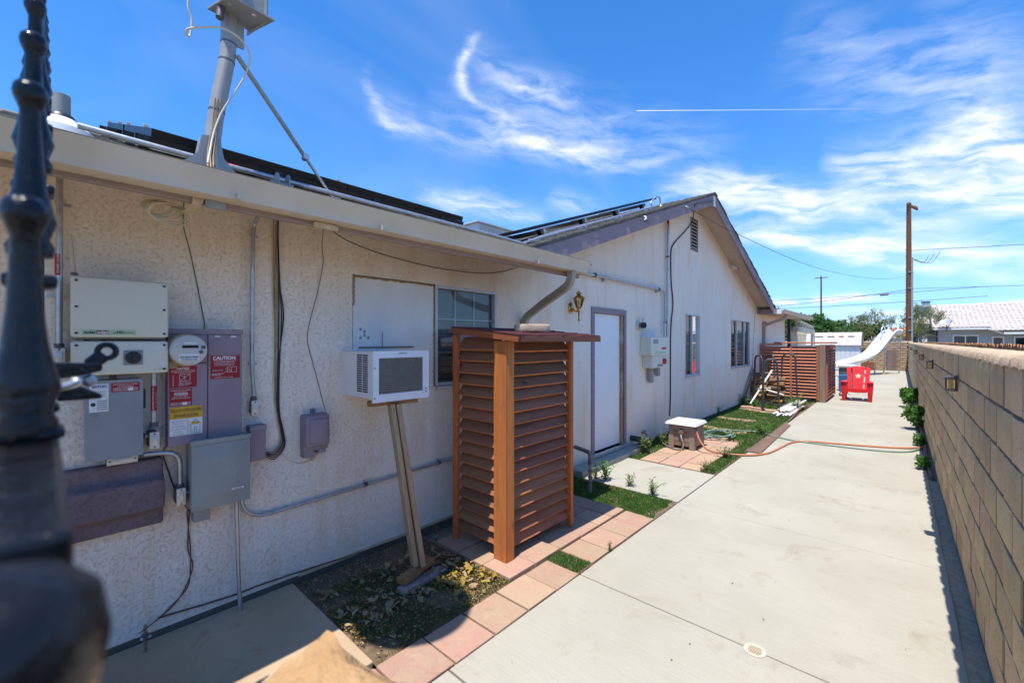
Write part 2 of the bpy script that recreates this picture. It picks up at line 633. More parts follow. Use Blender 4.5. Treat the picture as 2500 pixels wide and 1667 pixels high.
M = {}
M['stucco'] = stucco('stucco', L(0.87, 0.785, 0.69), L(0.84, 0.735, 0.625), L(0.72, 0.55, 0.38))
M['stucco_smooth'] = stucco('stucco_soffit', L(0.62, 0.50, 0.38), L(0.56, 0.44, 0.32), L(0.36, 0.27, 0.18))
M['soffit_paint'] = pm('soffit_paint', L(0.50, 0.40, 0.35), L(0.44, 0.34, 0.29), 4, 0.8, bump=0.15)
M['purple'] = wood('purple_trim', L(0.33, 0.265, 0.295), L(0.26, 0.21, 0.23), 'y', 5, 0.8, 0.05, 0.2)
M['purple_fade'] = wood('faded_purple_trim', L(0.40, 0.30, 0.27), L(0.30, 0.22, 0.20), 'y', 5, 0.85, 0.05, 0.2)
M['purple_stucco'] = stucco('purple_stucco', L(0.24, 0.175, 0.19), L(0.18, 0.13, 0.14), L(0.12, 0.09, 0.09))
M['purple_metal'] = pm('purple_painted_metal', L(0.29, 0.225, 0.265), L(0.245, 0.19, 0.22), 4, 0.55, bump=0.08, bsc=60)
M['gutter'] = pm('cream_gutter_paint', L(0.62, 0.54, 0.42), L(0.55, 0.47, 0.35), 3, 0.5, bump=0.05)
M['downspout'] = pm('tan_downspout_paint', L(0.40, 0.345, 0.255), L(0.34, 0.285, 0.20), 4, 0.55, bump=0.05)
M['shingle'] = shingle('asphalt_shingle', L(0.24, 0.23, 0.20), L(0.13, 0.13, 0.115))
M['shingle_red'] = shingle('red_shingle', L(0.22, 0.085, 0.085), L(0.15, 0.05, 0.055))
M['foundation'] = concrete('foundation_concrete', L(0.20, 0.175, 0.14), L(0.12, 0.11, 0.09), L(0.05, 0.045, 0.03), False)
M['concrete'] = concrete('path_concrete', L(0.44, 0.415, 0.35), L(0.37, 0.345, 0.285), L(0.30, 0.255, 0.185), True, 0.5)
M['pad'] = concrete('old_concrete', L(0.52, 0.39, 0.26), L(0.36, 0.255, 0.16), L(0.22, 0.115, 0.055), False)
M['joint'] = pm('joint_dirt', L(0.20, 0.14, 0.085), L(0.12, 0.09, 0.06), 30, 0.95, bump=0.4)
M['paver'] = pm('pink_paver', L(0.43, 0.245, 0.175), L(0.40, 0.27, 0.18), 3.5, 0.92, bump=0.5, bsc=150, var=0.09, hue=0.014, spec=0.15, bd=0.003)
M['soil'] = pm('soil', L(0.19, 0.135, 0.085), L(0.11, 0.08, 0.052), 14, 0.97, bump=0.8, bsc=90, spec=0.1)
M['strip'] = pm('sandy_strip', L(0.46, 0.39, 0.29), L(0.33, 0.275, 0.20), 25, 0.97, bump=0.9, bsc=120, spec=0.1, bd=0.008)
M['desert'] = pm('desert_ground', L(0.33, 0.26, 0.18), L(0.25, 0.19, 0.13), 2, 0.97, bump=0.6, bsc=30, spec=0.1)
M['block'] = None
M['white_paint'] = pm('white_paint', L(0.74, 0.74, 0.72), L(0.68, 0.68, 0.66), 5, 0.55, bump=0.05)
M['door_white'] = pm('door_paint', L(0.78, 0.79, 0.80), L(0.73, 0.74, 0.75), 2, 0.45)
M['ac_white'] = pm('white_plastic', L(0.76, 0.77, 0.79), L(0.70, 0.71, 0.73), 6, 0.4)
M['ivory'] = pm('ivory_enamel', L(0.66, 0.655, 0.56), L(0.62, 0.61, 0.51), 2.2, 0.38, bump=0.02, bsc=200)
M['grey_metal'] = pm('grey_enamel', L(0.285, 0.30, 0.31), L(0.24, 0.255, 0.265), 3, 0.42, bump=0.03, bsc=120)
M['grey_dull'] = pm('weathered_grey_enamel', L(0.30, 0.315, 0.30), L(0.24, 0.25, 0.245), 4, 0.6, bump=0.05, bsc=90)
M['galv'] = pm('galvanized_steel', L(0.52, 0.535, 0.55), L(0.38, 0.39, 0.41), 18, 0.38, 0.75, bump=0.03)
M['alu'] = pm('aluminium', L(0.62, 0.63, 0.64), L(0.52, 0.53, 0.54), 8, 0.35, 0.6)
M['winframe'] = pm('window_frame', L(0.56, 0.58, 0.58), L(0.48, 0.50, 0.50), 6, 0.45, 0.2)
M['cast_alu'] = pm('cast_cover', L(0.66, 0.62, 0.56), L(0.58, 0.54, 0.47), 20, 0.4, 0.35, bump=0.05)
M['dark_fit'] = pm('dark_fitting', L(0.13, 0.135, 0.15), L(0.09, 0.09, 0.10), 12, 0.5, 0.3)
M['black_iron'] = pm('black_gloss_iron', L(0.005, 0.005, 0.006), L(0.012, 0.012, 0.014), 30, 0.2, 0.0, bump=0.5, bsc=130, spec=0.32, bd=0.003)
M['black_plastic'] = pm('black_plastic', L(0.02), L(0.03), 20, 0.4)
M['black_cable'] = pm('black_cable', L(0.018, 0.018, 0.022), L(0.028, 0.026, 0.028), 20, 0.5)
M['beige_cable'] = pm('beige_cable', L(0.42, 0.29, 0.16), L(0.30, 0.195, 0.10), 15, 0.6)
M['cream_cable'] = pm('cream_cable', L(0.60, 0.50, 0.34), L(0.48, 0.37, 0.22), 15, 0.6)
M['white_cable'] = pm('white_cable', L(0.62, 0.60, 0.54), L(0.52, 0.49, 0.42), 15, 0.5)
M['brown_wire'] = pm('brown_wire', L(0.14, 0.075, 0.04), L(0.09, 0.05, 0.03), 20, 0.6)
M['green_wire'] = pm('green_wire', L(0.02, 0.13, 0.045), L(0.015, 0.09, 0.035), 20, 0.5)
M['glass'] = glass('window_glass')
M['lantern_glass'] = glass('amber_lantern_glass', (0.92, 0.82, 0.55), 0.10)
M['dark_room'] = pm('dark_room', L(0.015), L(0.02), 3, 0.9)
M['blind'] = pm('blind_slat', L(0.62, 0.62, 0.60), L(0.54, 0.54, 0.52), 4, 0.6)
M['brass'] = pm('brass', L(0.62, 0.38, 0.10), L(0.42, 0.24, 0.06), 14, 0.22, 0.95)
M['red_sticker'] = pm('red_sticker', L(0.33, 0.012, 0.02), L(0.30, 0.012, 0.018), 4, 0.45)
M['white_sticker'] = pm('white_sticker', L(0.72), L(0.68), 6, 0.5)
M['yellow_sticker'] = pm('yellow_sticker', L(0.62, 0.36, 0.03), L(0.58, 0.33, 0.03), 6, 0.5)
M['green_sticker'] = pm('green_sticker', L(0.42, 0.56, 0.37), L(0.39, 0.53, 0.34), 6, 0.5)
M['ink_black'] = pm('black_ink', L(0.02), L(0.03), 9, 0.6)
M['ink_white'] = pm('white_ink', L(0.80), L(0.76), 9, 0.6)
M['ink_blue'] = pm('blue_ink', L(0.02, 0.12, 0.30), L(0.02, 0.11, 0.28), 9, 0.6)
M['ink_red'] = pm('red_ink', L(0.55, 0.03, 0.03), L(0.5, 0.03, 0.03), 9, 0.6)
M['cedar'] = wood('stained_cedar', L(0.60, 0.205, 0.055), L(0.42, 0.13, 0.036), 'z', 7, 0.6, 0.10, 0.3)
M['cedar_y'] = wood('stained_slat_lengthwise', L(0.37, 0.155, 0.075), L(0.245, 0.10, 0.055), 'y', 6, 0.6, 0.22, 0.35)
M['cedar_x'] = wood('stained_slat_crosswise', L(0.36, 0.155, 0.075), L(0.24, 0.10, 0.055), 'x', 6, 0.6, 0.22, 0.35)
M['lit_edge_y'] = wood('lit_slat_edge_lengthwise', L(0.70, 0.235, 0.075), L(0.52, 0.16, 0.055), 'y', 6, 0.6, 0.12, 0.3)  # same wood as the slats, lightened to paint sun on their edges
M['lit_edge_x'] = wood('lit_slat_edge_crosswise', L(0.70, 0.235, 0.075), L(0.52, 0.16, 0.055), 'x', 6, 0.6, 0.12, 0.3)  # crosswise copy, sunlight on the edge put into the colour
M['fascia_brown'] = wood('brown_fascia', L(0.24, 0.10, 0.055), L(0.15, 0.065, 0.04), 'y', 6, 0.7, 0.06, 0.3)
M['fascia_x'] = wood('orange_fascia', L(0.33, 0.115, 0.04), L(0.22, 0.075, 0.03), 'x', 6, 0.7, 0.06, 0.3)
M['redwood'] = wood('faded_redwood', L(0.58, 0.24, 0.135), L(0.42, 0.165, 0.095), 'x', 6, 0.75, 0.14, 0.3)
M['redwood_y'] = wood('faded_redwood_side', L(0.58, 0.24, 0.135), L(0.44, 0.17, 0.10), 'y', 6, 0.75, 0.14, 0.3)
M['redwood_z'] = wood('faded_redwood_post', L(0.46, 0.17, 0.09), L(0.32, 0.115, 0.06), 'z', 6, 0.75, 0.14, 0.3)
M['grey_post'] = wood('grey_weathered_post', L(0.30, 0.21, 0.15), L(0.19, 0.13, 0.095), 'z', 6, 0.85, 0.1, 0.4)
M['lumber'] = wood('raw_lumber', L(0.50, 0.35, 0.215), L(0.39, 0.255, 0.15), 'z', 5, 0.75, 0.08, 0.25)
M['lumber_y'] = wood('raw_lumber_block', L(0.40, 0.225, 0.105), L(0.24, 0.115, 0.05), 'y', 7, 0.75, 0.08, 0.3)
M['grey_lumber'] = wood('grey_lumber', L(0.38, 0.31, 0.285), L(0.24, 0.19, 0.18), 'y', 7, 0.85, 0.05, 0.4)
M['pole_wood'] = wood('utility_pole_wood', L(0.20, 0.095, 0.04), L(0.11, 0.05, 0.022), 'z', 1.5, 0.85, 0.05, 0.4)
M['fence_wood'] = wood('picket_cedar', L(0.50, 0.24, 0.085), L(0.36, 0.155, 0.05), 'z', 4, 0.75, 0.14, 0.3)
M['firewood'] = wood('split_firewood', L(0.52, 0.27, 0.085), L(0.30, 0.14, 0.045), 'x', 5, 0.85, 0.22, 0.5)
M['bark'] = wood('log_bark', L(0.26, 0.155, 0.085), L(0.13, 0.075, 0.045), 'x', 5, 0.9, 0.2, 0.6)
M['old_panel'] = wood('old_grey_panel', L(0.30, 0.22, 0.18), L(0.20, 0.14, 0.115), 'z', 3, 0.85, 0.1, 0.3)
M['lumber_old'] = wood('raw_jamb', L(0.42, 0.27, 0.16), L(0.22, 0.115, 0.06), 'z', 5, 0.8, 0.1, 0.35, L(0.50, 0.40, 0.28))
M['solar_frame'] = pm('black_anodized', L(0.014, 0.014, 0.017), L(0.02), 9, 0.4, 0.4)
M['solar_cell'] = pm('solar_cell', L(0.008, 0.010, 0.025), L(0.012, 0.014, 0.03), 9, 0.12, 0, spec=0.8)
M['red_plastic'] = pm('red_plastic', L(0.66, 0.008, 0.012), L(0.60, 0.008, 0.012), 3, 0.38, spec=0.5)
M['slide_white'] = pm('white_fibreglass', L(0.80, 0.81, 0.82), L(0.75, 0.76, 0.77), 3, 0.3)
M['shed_wall'] = pm('shed_metal', L(0.60, 0.62, 0.62), L(0.53, 0.55, 0.55), 4, 0.5, bump=0.05)
M['shed_roof'] = pm('shed_roof_metal', L(0.58, 0.52, 0.46), L(0.50, 0.44, 0.38), 4, 0.6, bump=0.05)
M['rust'] = pm('rust', L(0.28, 0.10, 0.045), L(0.16, 0.055, 0.03), 8, 0.9, bump=0.3)
M['blue_stucco'] = pm('blue_grey_stucco', L(0.36, 0.42, 0.46), L(0.32, 0.375, 0.41), 3, 0.9, bump=0.3, bsc=40)
M['tile'] = None
M['pvc'] = pm('white_pvc', L(0.72, 0.70, 0.64), L(0.64, 0.61, 0.54), 6, 0.5)
M['tube_black'] = pm('worn_black_tube', L(0.035, 0.04, 0.046), L(0.07, 0.075, 0.085), 12, 0.45, 0.2)
M['taupe'] = pm('taupe_plastic', L(0.30, 0.215, 0.165), L(0.26, 0.185, 0.14), 4, 0.55, bump=0.05)
M['lid'] = pm('pale_lid_plastic', L(0.58, 0.56, 0.53), L(0.52, 0.50, 0.47), 4, 0.55)
M['hose_orange'] = pm('orange_hose', L(0.50, 0.20, 0.10), L(0.42, 0.16, 0.08), 9, 0.5)
M['hose_green'] = pm('green_hose', L(0.20, 0.30, 0.24), L(0.14, 0.22, 0.17), 9, 0.5)
M['hose_grey'] = pm('grey_hose', L(0.12, 0.12, 0.11), L(0.16, 0.15, 0.14), 9, 0.5)
M['rust_pipe'] = pm('painted_gas_pipe', L(0.27, 0.23, 0.20), L(0.17, 0.12, 0.09), 16, 0.6, 0.2, bump=0.1)
M['sandstone'] = pm('sandstone', L(0.50, 0.31, 0.15), L(0.38, 0.22, 0.10), 9, 0.95, bump=0.9, bsc=40, spec=0.1, bd=0.01)
M['buff_stone'] = pm('buff_cast_stone', L(0.56, 0.46, 0.31), L(0.40, 0.30, 0.22), 9, 0.95, bump=0.9, bsc=45, spec=0.1, bd=0.01)
M['dead_leaf'] = leafmat('dead_leaf', L(0.48, 0.36, 0.19), L(0.33, 0.235, 0.12), 0.3, 0.3)
M['yellow_leaf'] = leafmat('yellow_leaf', L(0.50, 0.33, 0.06), L(0.36, 0.22, 0.05), 0.3, 0.2)
M['grass'] = leafmat('turf_blades', L(0.12, 0.28, 0.05), L(0.075, 0.20, 0.035), 0.45)
M['grass_dark'] = leafmat('thin_turf', L(0.15, 0.21, 0.06), L(0.22, 0.19, 0.08), 0.4)
M['straw'] = leafmat('straw', L(0.40, 0.27, 0.10), L(0.30, 0.19, 0.08), 0.2)
M['weed'] = leafmat('weed_leaf', L(0.14, 0.28, 0.045), L(0.09, 0.19, 0.035), 0.45)
M['weed_pale'] = leafmat('pale_weed_leaf', L(0.22, 0.29, 0.10), L(0.15, 0.21, 0.07), 0.4)
M['bush'] = leafmat('bush_leaf', L(0.11, 0.27, 0.045), L(0.06, 0.16, 0.03), 0.45)
M['tree'] = leafmat('tree_leaf', L(0.085, 0.19, 0.04), L(0.045, 0.11, 0.026), 0.4)
M['palo'] = leafmat('palo_verde_leaf', L(0.15, 0.19, 0.055), L(0.10, 0.13, 0.045), 0.35)
M['palo_twig'] = pm('palo_verde_bark', L(0.19, 0.19, 0.10), L(0.13, 0.11, 0.07), 9, 0.9)
M['trunk'] = pm('tree_bark', L(0.11, 0.075, 0.05), L(0.07, 0.05, 0.035), 9, 0.95, bump=0.5)
M['mesh_lattice'] = pm('cream_lattice', L(0.56, 0.50, 0.40), L(0.50, 0.44, 0.34), 6, 0.7)
M['bag'] = pm('white_bag', L(0.70, 0.70, 0.74), L(0.62, 0.62, 0.66), 6, 0.5)
M['blue_cloth'] = pm('blue_canvas', L(0.05, 0.15, 0.35), L(0.04, 0.12, 0.3), 6, 0.7)
M['steel_disc'] = pm('dish_grey', L(0.42, 0.43, 0.44), L(0.36, 0.37, 0.38), 5, 0.45, 0.2)
M['mast'] = pm('mast_grey_paint', L(0.34, 0.35, 0.345), L(0.28, 0.285, 0.28), 7, 0.45, 0.2, bump=0.04)
M['purple_lamp'] = pm('bronze_lamp_plastic', L(0.075, 0.05, 0.065), L(0.05, 0.035, 0.045), 9, 0.5)
M['bronze'] = pm('brown_edging', L(0.19, 0.115, 0.085), L(0.13, 0.08, 0.06), 6, 0.8, bump=0.2)

def pavermat():
    t = NT('pink_paver')
    co = t.coord(kind='World')
    col = t.ramp(t.noise(co, 3.5, 6), [(0.35, L(0.44, 0.265, 0.195)), (0.65, L(0.41, 0.29, 0.20))])
    col = t.vary(col, 0.09, 0.013)
    sand = t.ramp(t.noise(co, 6, 7, 0.7), [(0.5, L(0)), (0.68, L(1))])
    col = t.mix(t.math('MULTIPLY', sand, 0.6), col, L(0.45, 0.34, 0.23))
    grime = t.ramp(t.noise(co, 11, 6, 0.7, 0.5), [(0.58, L(1)), (0.72, L(0.62))])
    col = t.mix(0.6, col, grime, 'MULTIPLY')
    col = t.mix(0.4, col, t.ramp(t.noise(co, 150, 3), [(0.3, L(0.6)), (0.65, L(1))]), 'MULTIPLY')
    t.bump(t.math('ADD', t.noise(co, 150, 4), t.math('MULTIPLY', t.noise(co, 22, 5), 2.0)), 0.45, 0.004)
    return t.done(col, 0.93, 0, 0.12)
M['paver'] = pavermat()

def blockmat():
    t = NT('slump_block')
    co = t.coord(kind='World')
    oi = t.new('ShaderNodeObjectInfo')
    col = t.ramp(t.noise(co, 5, 6), [(0.3, L(0.62, 0.45, 0.27)), (0.7, L(0.51, 0.36, 0.205))])
    col = t.vary(col, 0.13, 0.012)
    sp = t.ramp(t.noise(co, 75, 3, 0.5), [(0.30, L(0.42)), (0.38, L(1))])
    col = t.mix(0.75, col, sp, 'MULTIPLY')
    h = t.math('ADD', t.noise(co, 18, 6, 0.65), t.math('MULTIPLY', sp, 0.25))
    t.bump(h, 0.7, 0.012)
    return t.done(col, 0.95, 0, 0.12)
M['block'] = blockmat()
M['cap'] = pm('cap_block', L(0.52, 0.385, 0.26), L(0.40, 0.29, 0.195), 9, 0.95, bump=0.8, bsc=35, var=0.12, hue=0.01, spec=0.1, bd=0.012)
M['mortar'] = pm('grey_mortar', L(0.13, 0.125, 0.115), L(0.09, 0.088, 0.08), 20, 0.97, bump=0.5)
M['back_block'] = pm('tan_block', L(0.50, 0.34, 0.205), L(0.41, 0.275, 0.165), 6, 0.95, bump=0.6, bsc=30, var=0.13, hue=0.012, spec=0.1, bd=0.01)  # the block's own tan, varied at random
M['tile'] = pm('pale_roof_tile', L(0.60, 0.54, 0.50), L(0.54, 0.40, 0.34), 5, 0.85, bump=0.2, var=0.1, lo=0.45, hi=0.75)

def lettering(parent, text, y, z, X, size, mat, width=None, bold=0.0, align='LEFT', rot=0.0, name='lettering'):
    """flat print on a wall-mounted face looking towards +X; text runs along +Y, baseline at z"""
    cu = bpy.data.curves.new(name, 'FONT')
    cu.body = text
    cu.size = size
    cu.align_x = align
    cu.offset = bold
    tmp = bpy.data.objects.new(name, cu)
    COL.objects.link(tmp)
    bpy.context.view_layer.update()
    me = bpy.data.meshes.new_from_object(tmp.evaluated_get(bpy.context.evaluated_depsgraph_get()))
    bpy.data.objects.remove(tmp)
    bpy.data.curves.remove(cu)
    if not me.vertices:
        return None
    if width:
        xs = [v.co.x for v in me.vertices]
        k = width / max(1e-5, max(xs) - min(xs))
        for v in me.vertices:
            v.co.x *= k
    mt = Matrix(((0, 0, 1, X), (1, 0, 0, y), (0, 1, 0, z), (0, 0, 0, 1))) @ Matrix.Rotation(rot, 4, 'Z')
    me.transform(WM[parent].inverted() @ mt)
    me.materials.clear()
    me.materials.append(mat)
    return link(name, me, parent, world=False)

# ------------------------------------------------------------------ the setting
W = -3.25                                   # face of the house wall
HOUSE_BACK = -11.0

def sheet(name, x0, x1, y0, y1, z, mat, kind='structure', nx=1, ny=1, amp=0.0):
    m = MB()
    for i in range(nx + 1):
        for j in range(ny + 1):
            x, y = x0 + (x1 - x0) * i / nx, y0 + (y1 - y0) * j / ny
            m.v.append(Vector((x, y, z + (amp * noise.noise((x * 2.3, y * 2.3, 3)) if amp else 0))))
    for i in range(nx):
        for j in range(ny):
            a = i * (ny + 1) + j
            m.f.append([a, a + ny + 1, a + ny + 2, a + 1])
    return m.build(name, mat, kind=kind, smooth=30)

sheet('ground', -900, 900, -200, 1500, -0.06, M['desert'])

# path of broom-finished slabs
path = sheet('concrete_path', -1.784, 0.262, -1.2, 34.4, -0.014, M['joint'])
tag(path, 'long pale concrete path between house and block wall', kind='structure')
jy = [-1.2, 1.455, 2.717, 4.64, 5.91, 7.09, 8.29, 9.6, 10.95, 12.3, 13.7, 15.1, 16.6, 18.2, 19.9, 21.7, 23.6, 25.6, 27.7, 29.9, 32.1, 34.4]
for a, b in zip(jy, jy[1:]):
    g = 0.006 if b < 3 else 0.0045
    MB().box(-1.784, 0.262, a + g, b - g, -0.09, 0).build('slab', M['concrete'], path, bevel=0.004, seg=1)
# yard beyond the screen widens to the left
yard = sheet('patio', -12, -1.79, 17.2, 34.4, -0.004, M['concrete'])
tag(yard, kind='structure')

# strip of sand along the wall
sheet('sand_strip', 0.255, 0.40, -1.2, 34.4, -0.018, M['strip'], nx=4, ny=300, amp=0.02)

# weathered pad beside the meters
pad = MB().box(-3.24, -2.12, -1.6, 1.205, -0.08, 0.012).build('concrete_pad', M['pad'], kind='structure', bevel=0.006)
# planting bed with thin turf and leaves
bed = sheet('planting_bed', -3.25, -2.09, 1.21, 2.295, -0.012, M['soil'], nx=20, ny=20, amp=0.012)
# lawn strips
lawn1 = sheet('lawn_strip', -3.25, -1.80, 4.05, 4.64, -0.012, M['soil'], nx=10, ny=6, amp=0.01)
lawn2 = sheet('lawn', -3.25, -1.80, 5.92, 15.0, -0.012, M['soil'], nx=12, ny=70, amp=0.012)
lawn3 = sheet('turf_patch', -2.11, -1.80, 2.72, 2.915, -0.012, M['soil'], nx=4, ny=4, amp=0.006)
# slab in front of the door
door_slab = MB().box(-3.23, -1.792, 4.645, 5.905, -0.08, 0.006).build('door_slab', M['pad'], kind='structure', bevel=0.006)
door_slab.data.materials[0] = M['concrete']
step = MB().box(-3.24, -3.02, 4.66, 6.52, -0.05, 0.075).build('door_step', M['concrete'], kind='structure', bevel=0.008)

# pink pavers: bedding sheet with one mesh shared by all pavers
pb = MB()
for (x0, x1, y0, y1) in ((-2.10, -1.79, 0.85, 2.72), (-2.10, -1.79, 2.915, 4.07), (-3.0, -2.105, 2.29, 4.05)):
    pb.add([(x0, y0, -0.02), (x1, y0, -0.02), (x1, y1, -0.02), (x0, y1, -0.02)], [[0, 1, 2, 3]])
paving = pb.build('paver_border', M['joint'], kind='structure')
PV = MB().box(-0.15, 0.15, -0.15, 0.15, -0.05, 0).mesh('paver', M['paver'], bevel=0.006, seg=2)

def paver(parent, cx, cy, sx, sy, z=0.0, rz=0.0, tilt=(0, 0)):
    return link('paver', PV, parent, (cx, cy, z), (tilt[0], tilt[1], rz), (sx / 0.3, sy / 0.3, 1))

rnd = random.Random(3)
ed = [0.89, 1.2, 1.512, 1.822, 2.130, 2.44, 2.722]
for a, b in zip(ed, ed[1:]):
    paver(paving, -1.945, (a + b) / 2, 0.296, b - a - 0.012, rnd.uniform(-0.004, 0.003), rnd.uniform(-0.012, 0.012), (rnd.uniform(-.008, .008), 0))
ed = [2.918, 3.20, 3.52, 3.80, 4.07]
for a, b in zip(ed, ed[1:]):
    paver(paving, -1.955, (a + b) / 2, 0.30, b - a - 0.008, rnd.uniform(-0.003, 0.003), rnd.uniform(-0.01, 0.01))
for i, (x0, x1) in enumerate(((-2.405, -2.115), (-2.70, -2.41), (-2.99, -2.705))):
    ys = [2.295, 2.592, 2.925, 3.25, 3.545, 3.80, 4.045]
    for a, b in zip(ys, ys[1:]):
        paver(paving, (x0 + x1) / 2, (a + b) / 2, x1 - x0 - 0.004, b - a - 0.007, 0.014 + rnd.uniform(-0.003, 0.003), rnd.uniform(-0.008, 0.008))

# pavers round the hose reel and steps in the lawn
paving2 = MB()
for (x0, x1, y0, y1) in ((-2.86, -2.0, 5.93, 8.3),):
    paving2.add([(x0, y0, -0.012), (x1, y0, -0.012), (x1, y1, -0.012), (x0, y1, -0.012)], [[0, 1, 2, 3]])
paving2 = paving2.build('paver_patch', M['joint'], kind='structure')
for i, x in enumerate((-2.72, -2.43, -2.145)):
    ys = [5.94, 6.24, 6.55, 6.85, 7.15, 7.45, 7.75, 8.05, 8.3]
    for k, (a, b) in enumerate(zip(ys, ys[1:])):
        if i == 2 and k > 6: continue
        paver(paving2, x + (0.0 if k % 3 else 0.01), (a + b) / 2, 0.278, b - a - 0.01, 0.012 + rnd.uniform(-.004, .004), rnd.uniform(-.02, .02))
for x in (-3.02, -2.75, -2.48):
    paver(lawn2, x, 10.5, 0.26, 0.21, 0.008, -0.14)
for k, (px_, py_) in enumerate(((-2.95, 9.15), (-2.65, 9.05), (-2.32, 9.0))):
    paver(lawn2, px_, py_, 0.29, 0.27, 0.006, rnd.uniform(-.1, .1))
for (px_, py_, z_, r_) in ((-2.98, 12.25, 0.02, .1), (-2.70, 12.12, 0.02, -.1), (-2.42, 11.98, 0.02, .05), (-2.95, 12.3, 0.07, .4), (-2.66, 12.2, 0.07, -.2), (-2.33, 12.05, 0.07, .15)):
    paver(lawn2, px_, py_, 0.29, 0.22, z_, r_)
edging = MB()
edging.prism([(-1.82, 7.5), (-1.79, 10.6), (-1.68, 10.4), (-1.60, 7.5)], 'z', 0.003, 0.022)
edging = edging.build('edging_board', M['bronze'], bevel=0.003)
tag(edging, 'flat brown board lying along the edge of the concrete path', 'board')
edging2 = MB().tube(curve([(-1.80, 10.9, .02), (-1.83, 11.8, .03), (-1.86, 12.8, .06), (-1.80, 13.9, .05)]), 0.018, 6)
tag(edging2.build('edging_strip', M['bronze'], smooth=40), 'bent brown lawn edging beside the white pipes', 'edging')

# ------------------------------------------------------------------ block wall on the right
wall = thing('block_wall', 'long tan slump block wall with rounded cap along the right of the path', 'wall', (0.42, 2.0, 0))

def rough_block(lx, ly, lz, seed, name, mat, dent=0.006, face=-1):
    """block with an uneven face towards -X and soft arrises; origin at centre"""
    r_ = random.Random(seed)
    m = MB()
    ny, nz = 4, 3
    pts = {}
    for j in range(ny + 1):
        for k in range(nz + 1):
            y = -ly / 2 + ly * j / ny
            z = -lz / 2 + lz * k / nz
            edge = j in (0, ny) or k in (0, nz)
            x = -lx / 2 + (0.0065 if edge else -r_.uniform(0, dent))
            if edge:
                y += r_.uniform(-0.004, 0.004)
                z += r_.uniform(-0.004, 0.004)
            pts[j, k] = len(m.v)
            m.v.append(Vector((x, y, z)))
    for j in range(ny):
        for k in range(nz):
            m.f.append([pts[j, k], pts[j, k + 1], pts[j + 1, k + 1], pts[j + 1, k]])
    # rim back to the wall core
    rim = [pts[j, 0] for j in range(ny + 1)] + [pts[ny, k] for k in range(1, nz + 1)] + [pts[j, nz] for j in range(ny - 1, -1, -1)] + [pts[0, k] for k in range(nz - 1, 0, -1)]
    back = []
    for i in rim:
        v = m.v[i]
        back.append(len(m.v))
        m.v.append(Vector((lx / 2, v.y * 1.01, v.z * 1.02)))
    for i in range(len(rim)):
        j = (i + 1) % len(rim)
        m.f.append([rim[i], rim[j], back[j], back[i]])
    return m.mesh(name, mat, smooth=50)

CH, BL = 0.206, 0.406
core = MB().box(0.3555, 0.485, -0.6, 34.5, -0.1, 1.648)
core.build('mortar_core', M['mortar'], wall)
bvars = [rough_block(0.05, BL - 0.027, CH - 0.016, 20 + i, 'block', M['block']) for i in range(6)]
rest = MB()
near = 0
rb = random.Random(5)
for row in range(8):
    for i in range(-2, 86):
        y = (i + (0.5 if row % 2 else 0.0)) * BL + 0.13
        if y > 34.2: continue
        ctr = (0.37 + rb.uniform(-0.003, 0.003), y, CH * row + CH / 2)
        if 1.55 < y < 17.2 and near < 300:
            near += 1
            link('block', bvars[rb.randrange(6)], wall, ctr, (rb.uniform(-.012, .012), 0, 0))
        else:
            src = bvars[rb.randrange(6)]
            n0 = len(rest.v)
            rest.v += [v.co + Vector(ctr) for v in src.vertices]
            rest.f += [[q + n0 for q in p.vertices] for p in src.polygons]
rest.build('far_blocks', M['block'], wall, smooth=50, kind='stuff')

def cap_block(seed):
    r_ = random.Random(seed)
    m = MB()
    n, k = 9, 4
    for i in range(k + 1):
        y = -0.094 + 0.188 * i / k
        e = 0.014 if i in (0, k) else 0
        for j in range(n):
            a = math.pi * j / (n - 1)
            m.v.append(Vector((-math.cos(a) * (0.098 - e) + r_.uniform(-.003, .003), y, -0.012 + math.sin(a) ** 0.6 * (0.062 - e) + r_.uniform(-.003, .003))))
    for i in range(k):
        for j in range(n - 1):
            a = i * n + j
            m.f.append([a, a + 1, a + n + 1, a + n])
        m.f.append([i * n, (i + 1) * n, (i + 1) * n + n - 1, i * n + n - 1])
    m.f.append(list(range(n)))
    m.f.append([k * n + j for j in range(n)])
    return m.mesh('cap_block', M['cap'], smooth=60)
capv = [cap_block(s_) for s_ in range(5)]
for i in range(170):
    y = 0.1 + i * 0.2025
    if y > 34.3: break
    link('cap_block', capv[rb.randrange(5)], wall, (0.434 + rb.uniform(-.004, .004), y, 1.652), (rb.uniform(-.015, .015), rb.uniform(-.03, .03), rb.uniform(-.02, .02)))

# wall at the far end of the yard
bwall = thing('back_block_wall', 'sunlit tan block wall closing the far end of the yard', 'wall', (-4, 34.6, 0))
MB().box(-9.5, 0.55, 34.56, 34.70, -0.1, 1.70).build('mortar_core', M['mortar'], bwall)
bb = rough_block(0.05, 0.395, 0.137, 77, 'block', M['back_block'], 0.008)
for row in range(12):
    for i in range(26):
        x = 0.30 - (i + (0.5 if row % 2 else 0)) * 0.405
        if x < -9.4: continue
        if row < 8 and x < -2.2 and not (row > 4 and x > -4.9): continue      # hidden by the shed and the screen
        link('block', bb, bwall, (x, 34.56, 0.072 + row * 0.1445), (0, 0, R(90)), (1, 0.985, 0.97))
for i in range(50):
    link('cap_block', capv[i % 5], bwall, (0.45 - i * 0.2, 34.63, 1.72), (0, 0, R(90)))

# ------------------------------------------------------------------ the house
house = thing('house', 'off-white stucco bungalow with purple trim, cream gutter and grey shingle roof', 'house', (W, 6, 0))

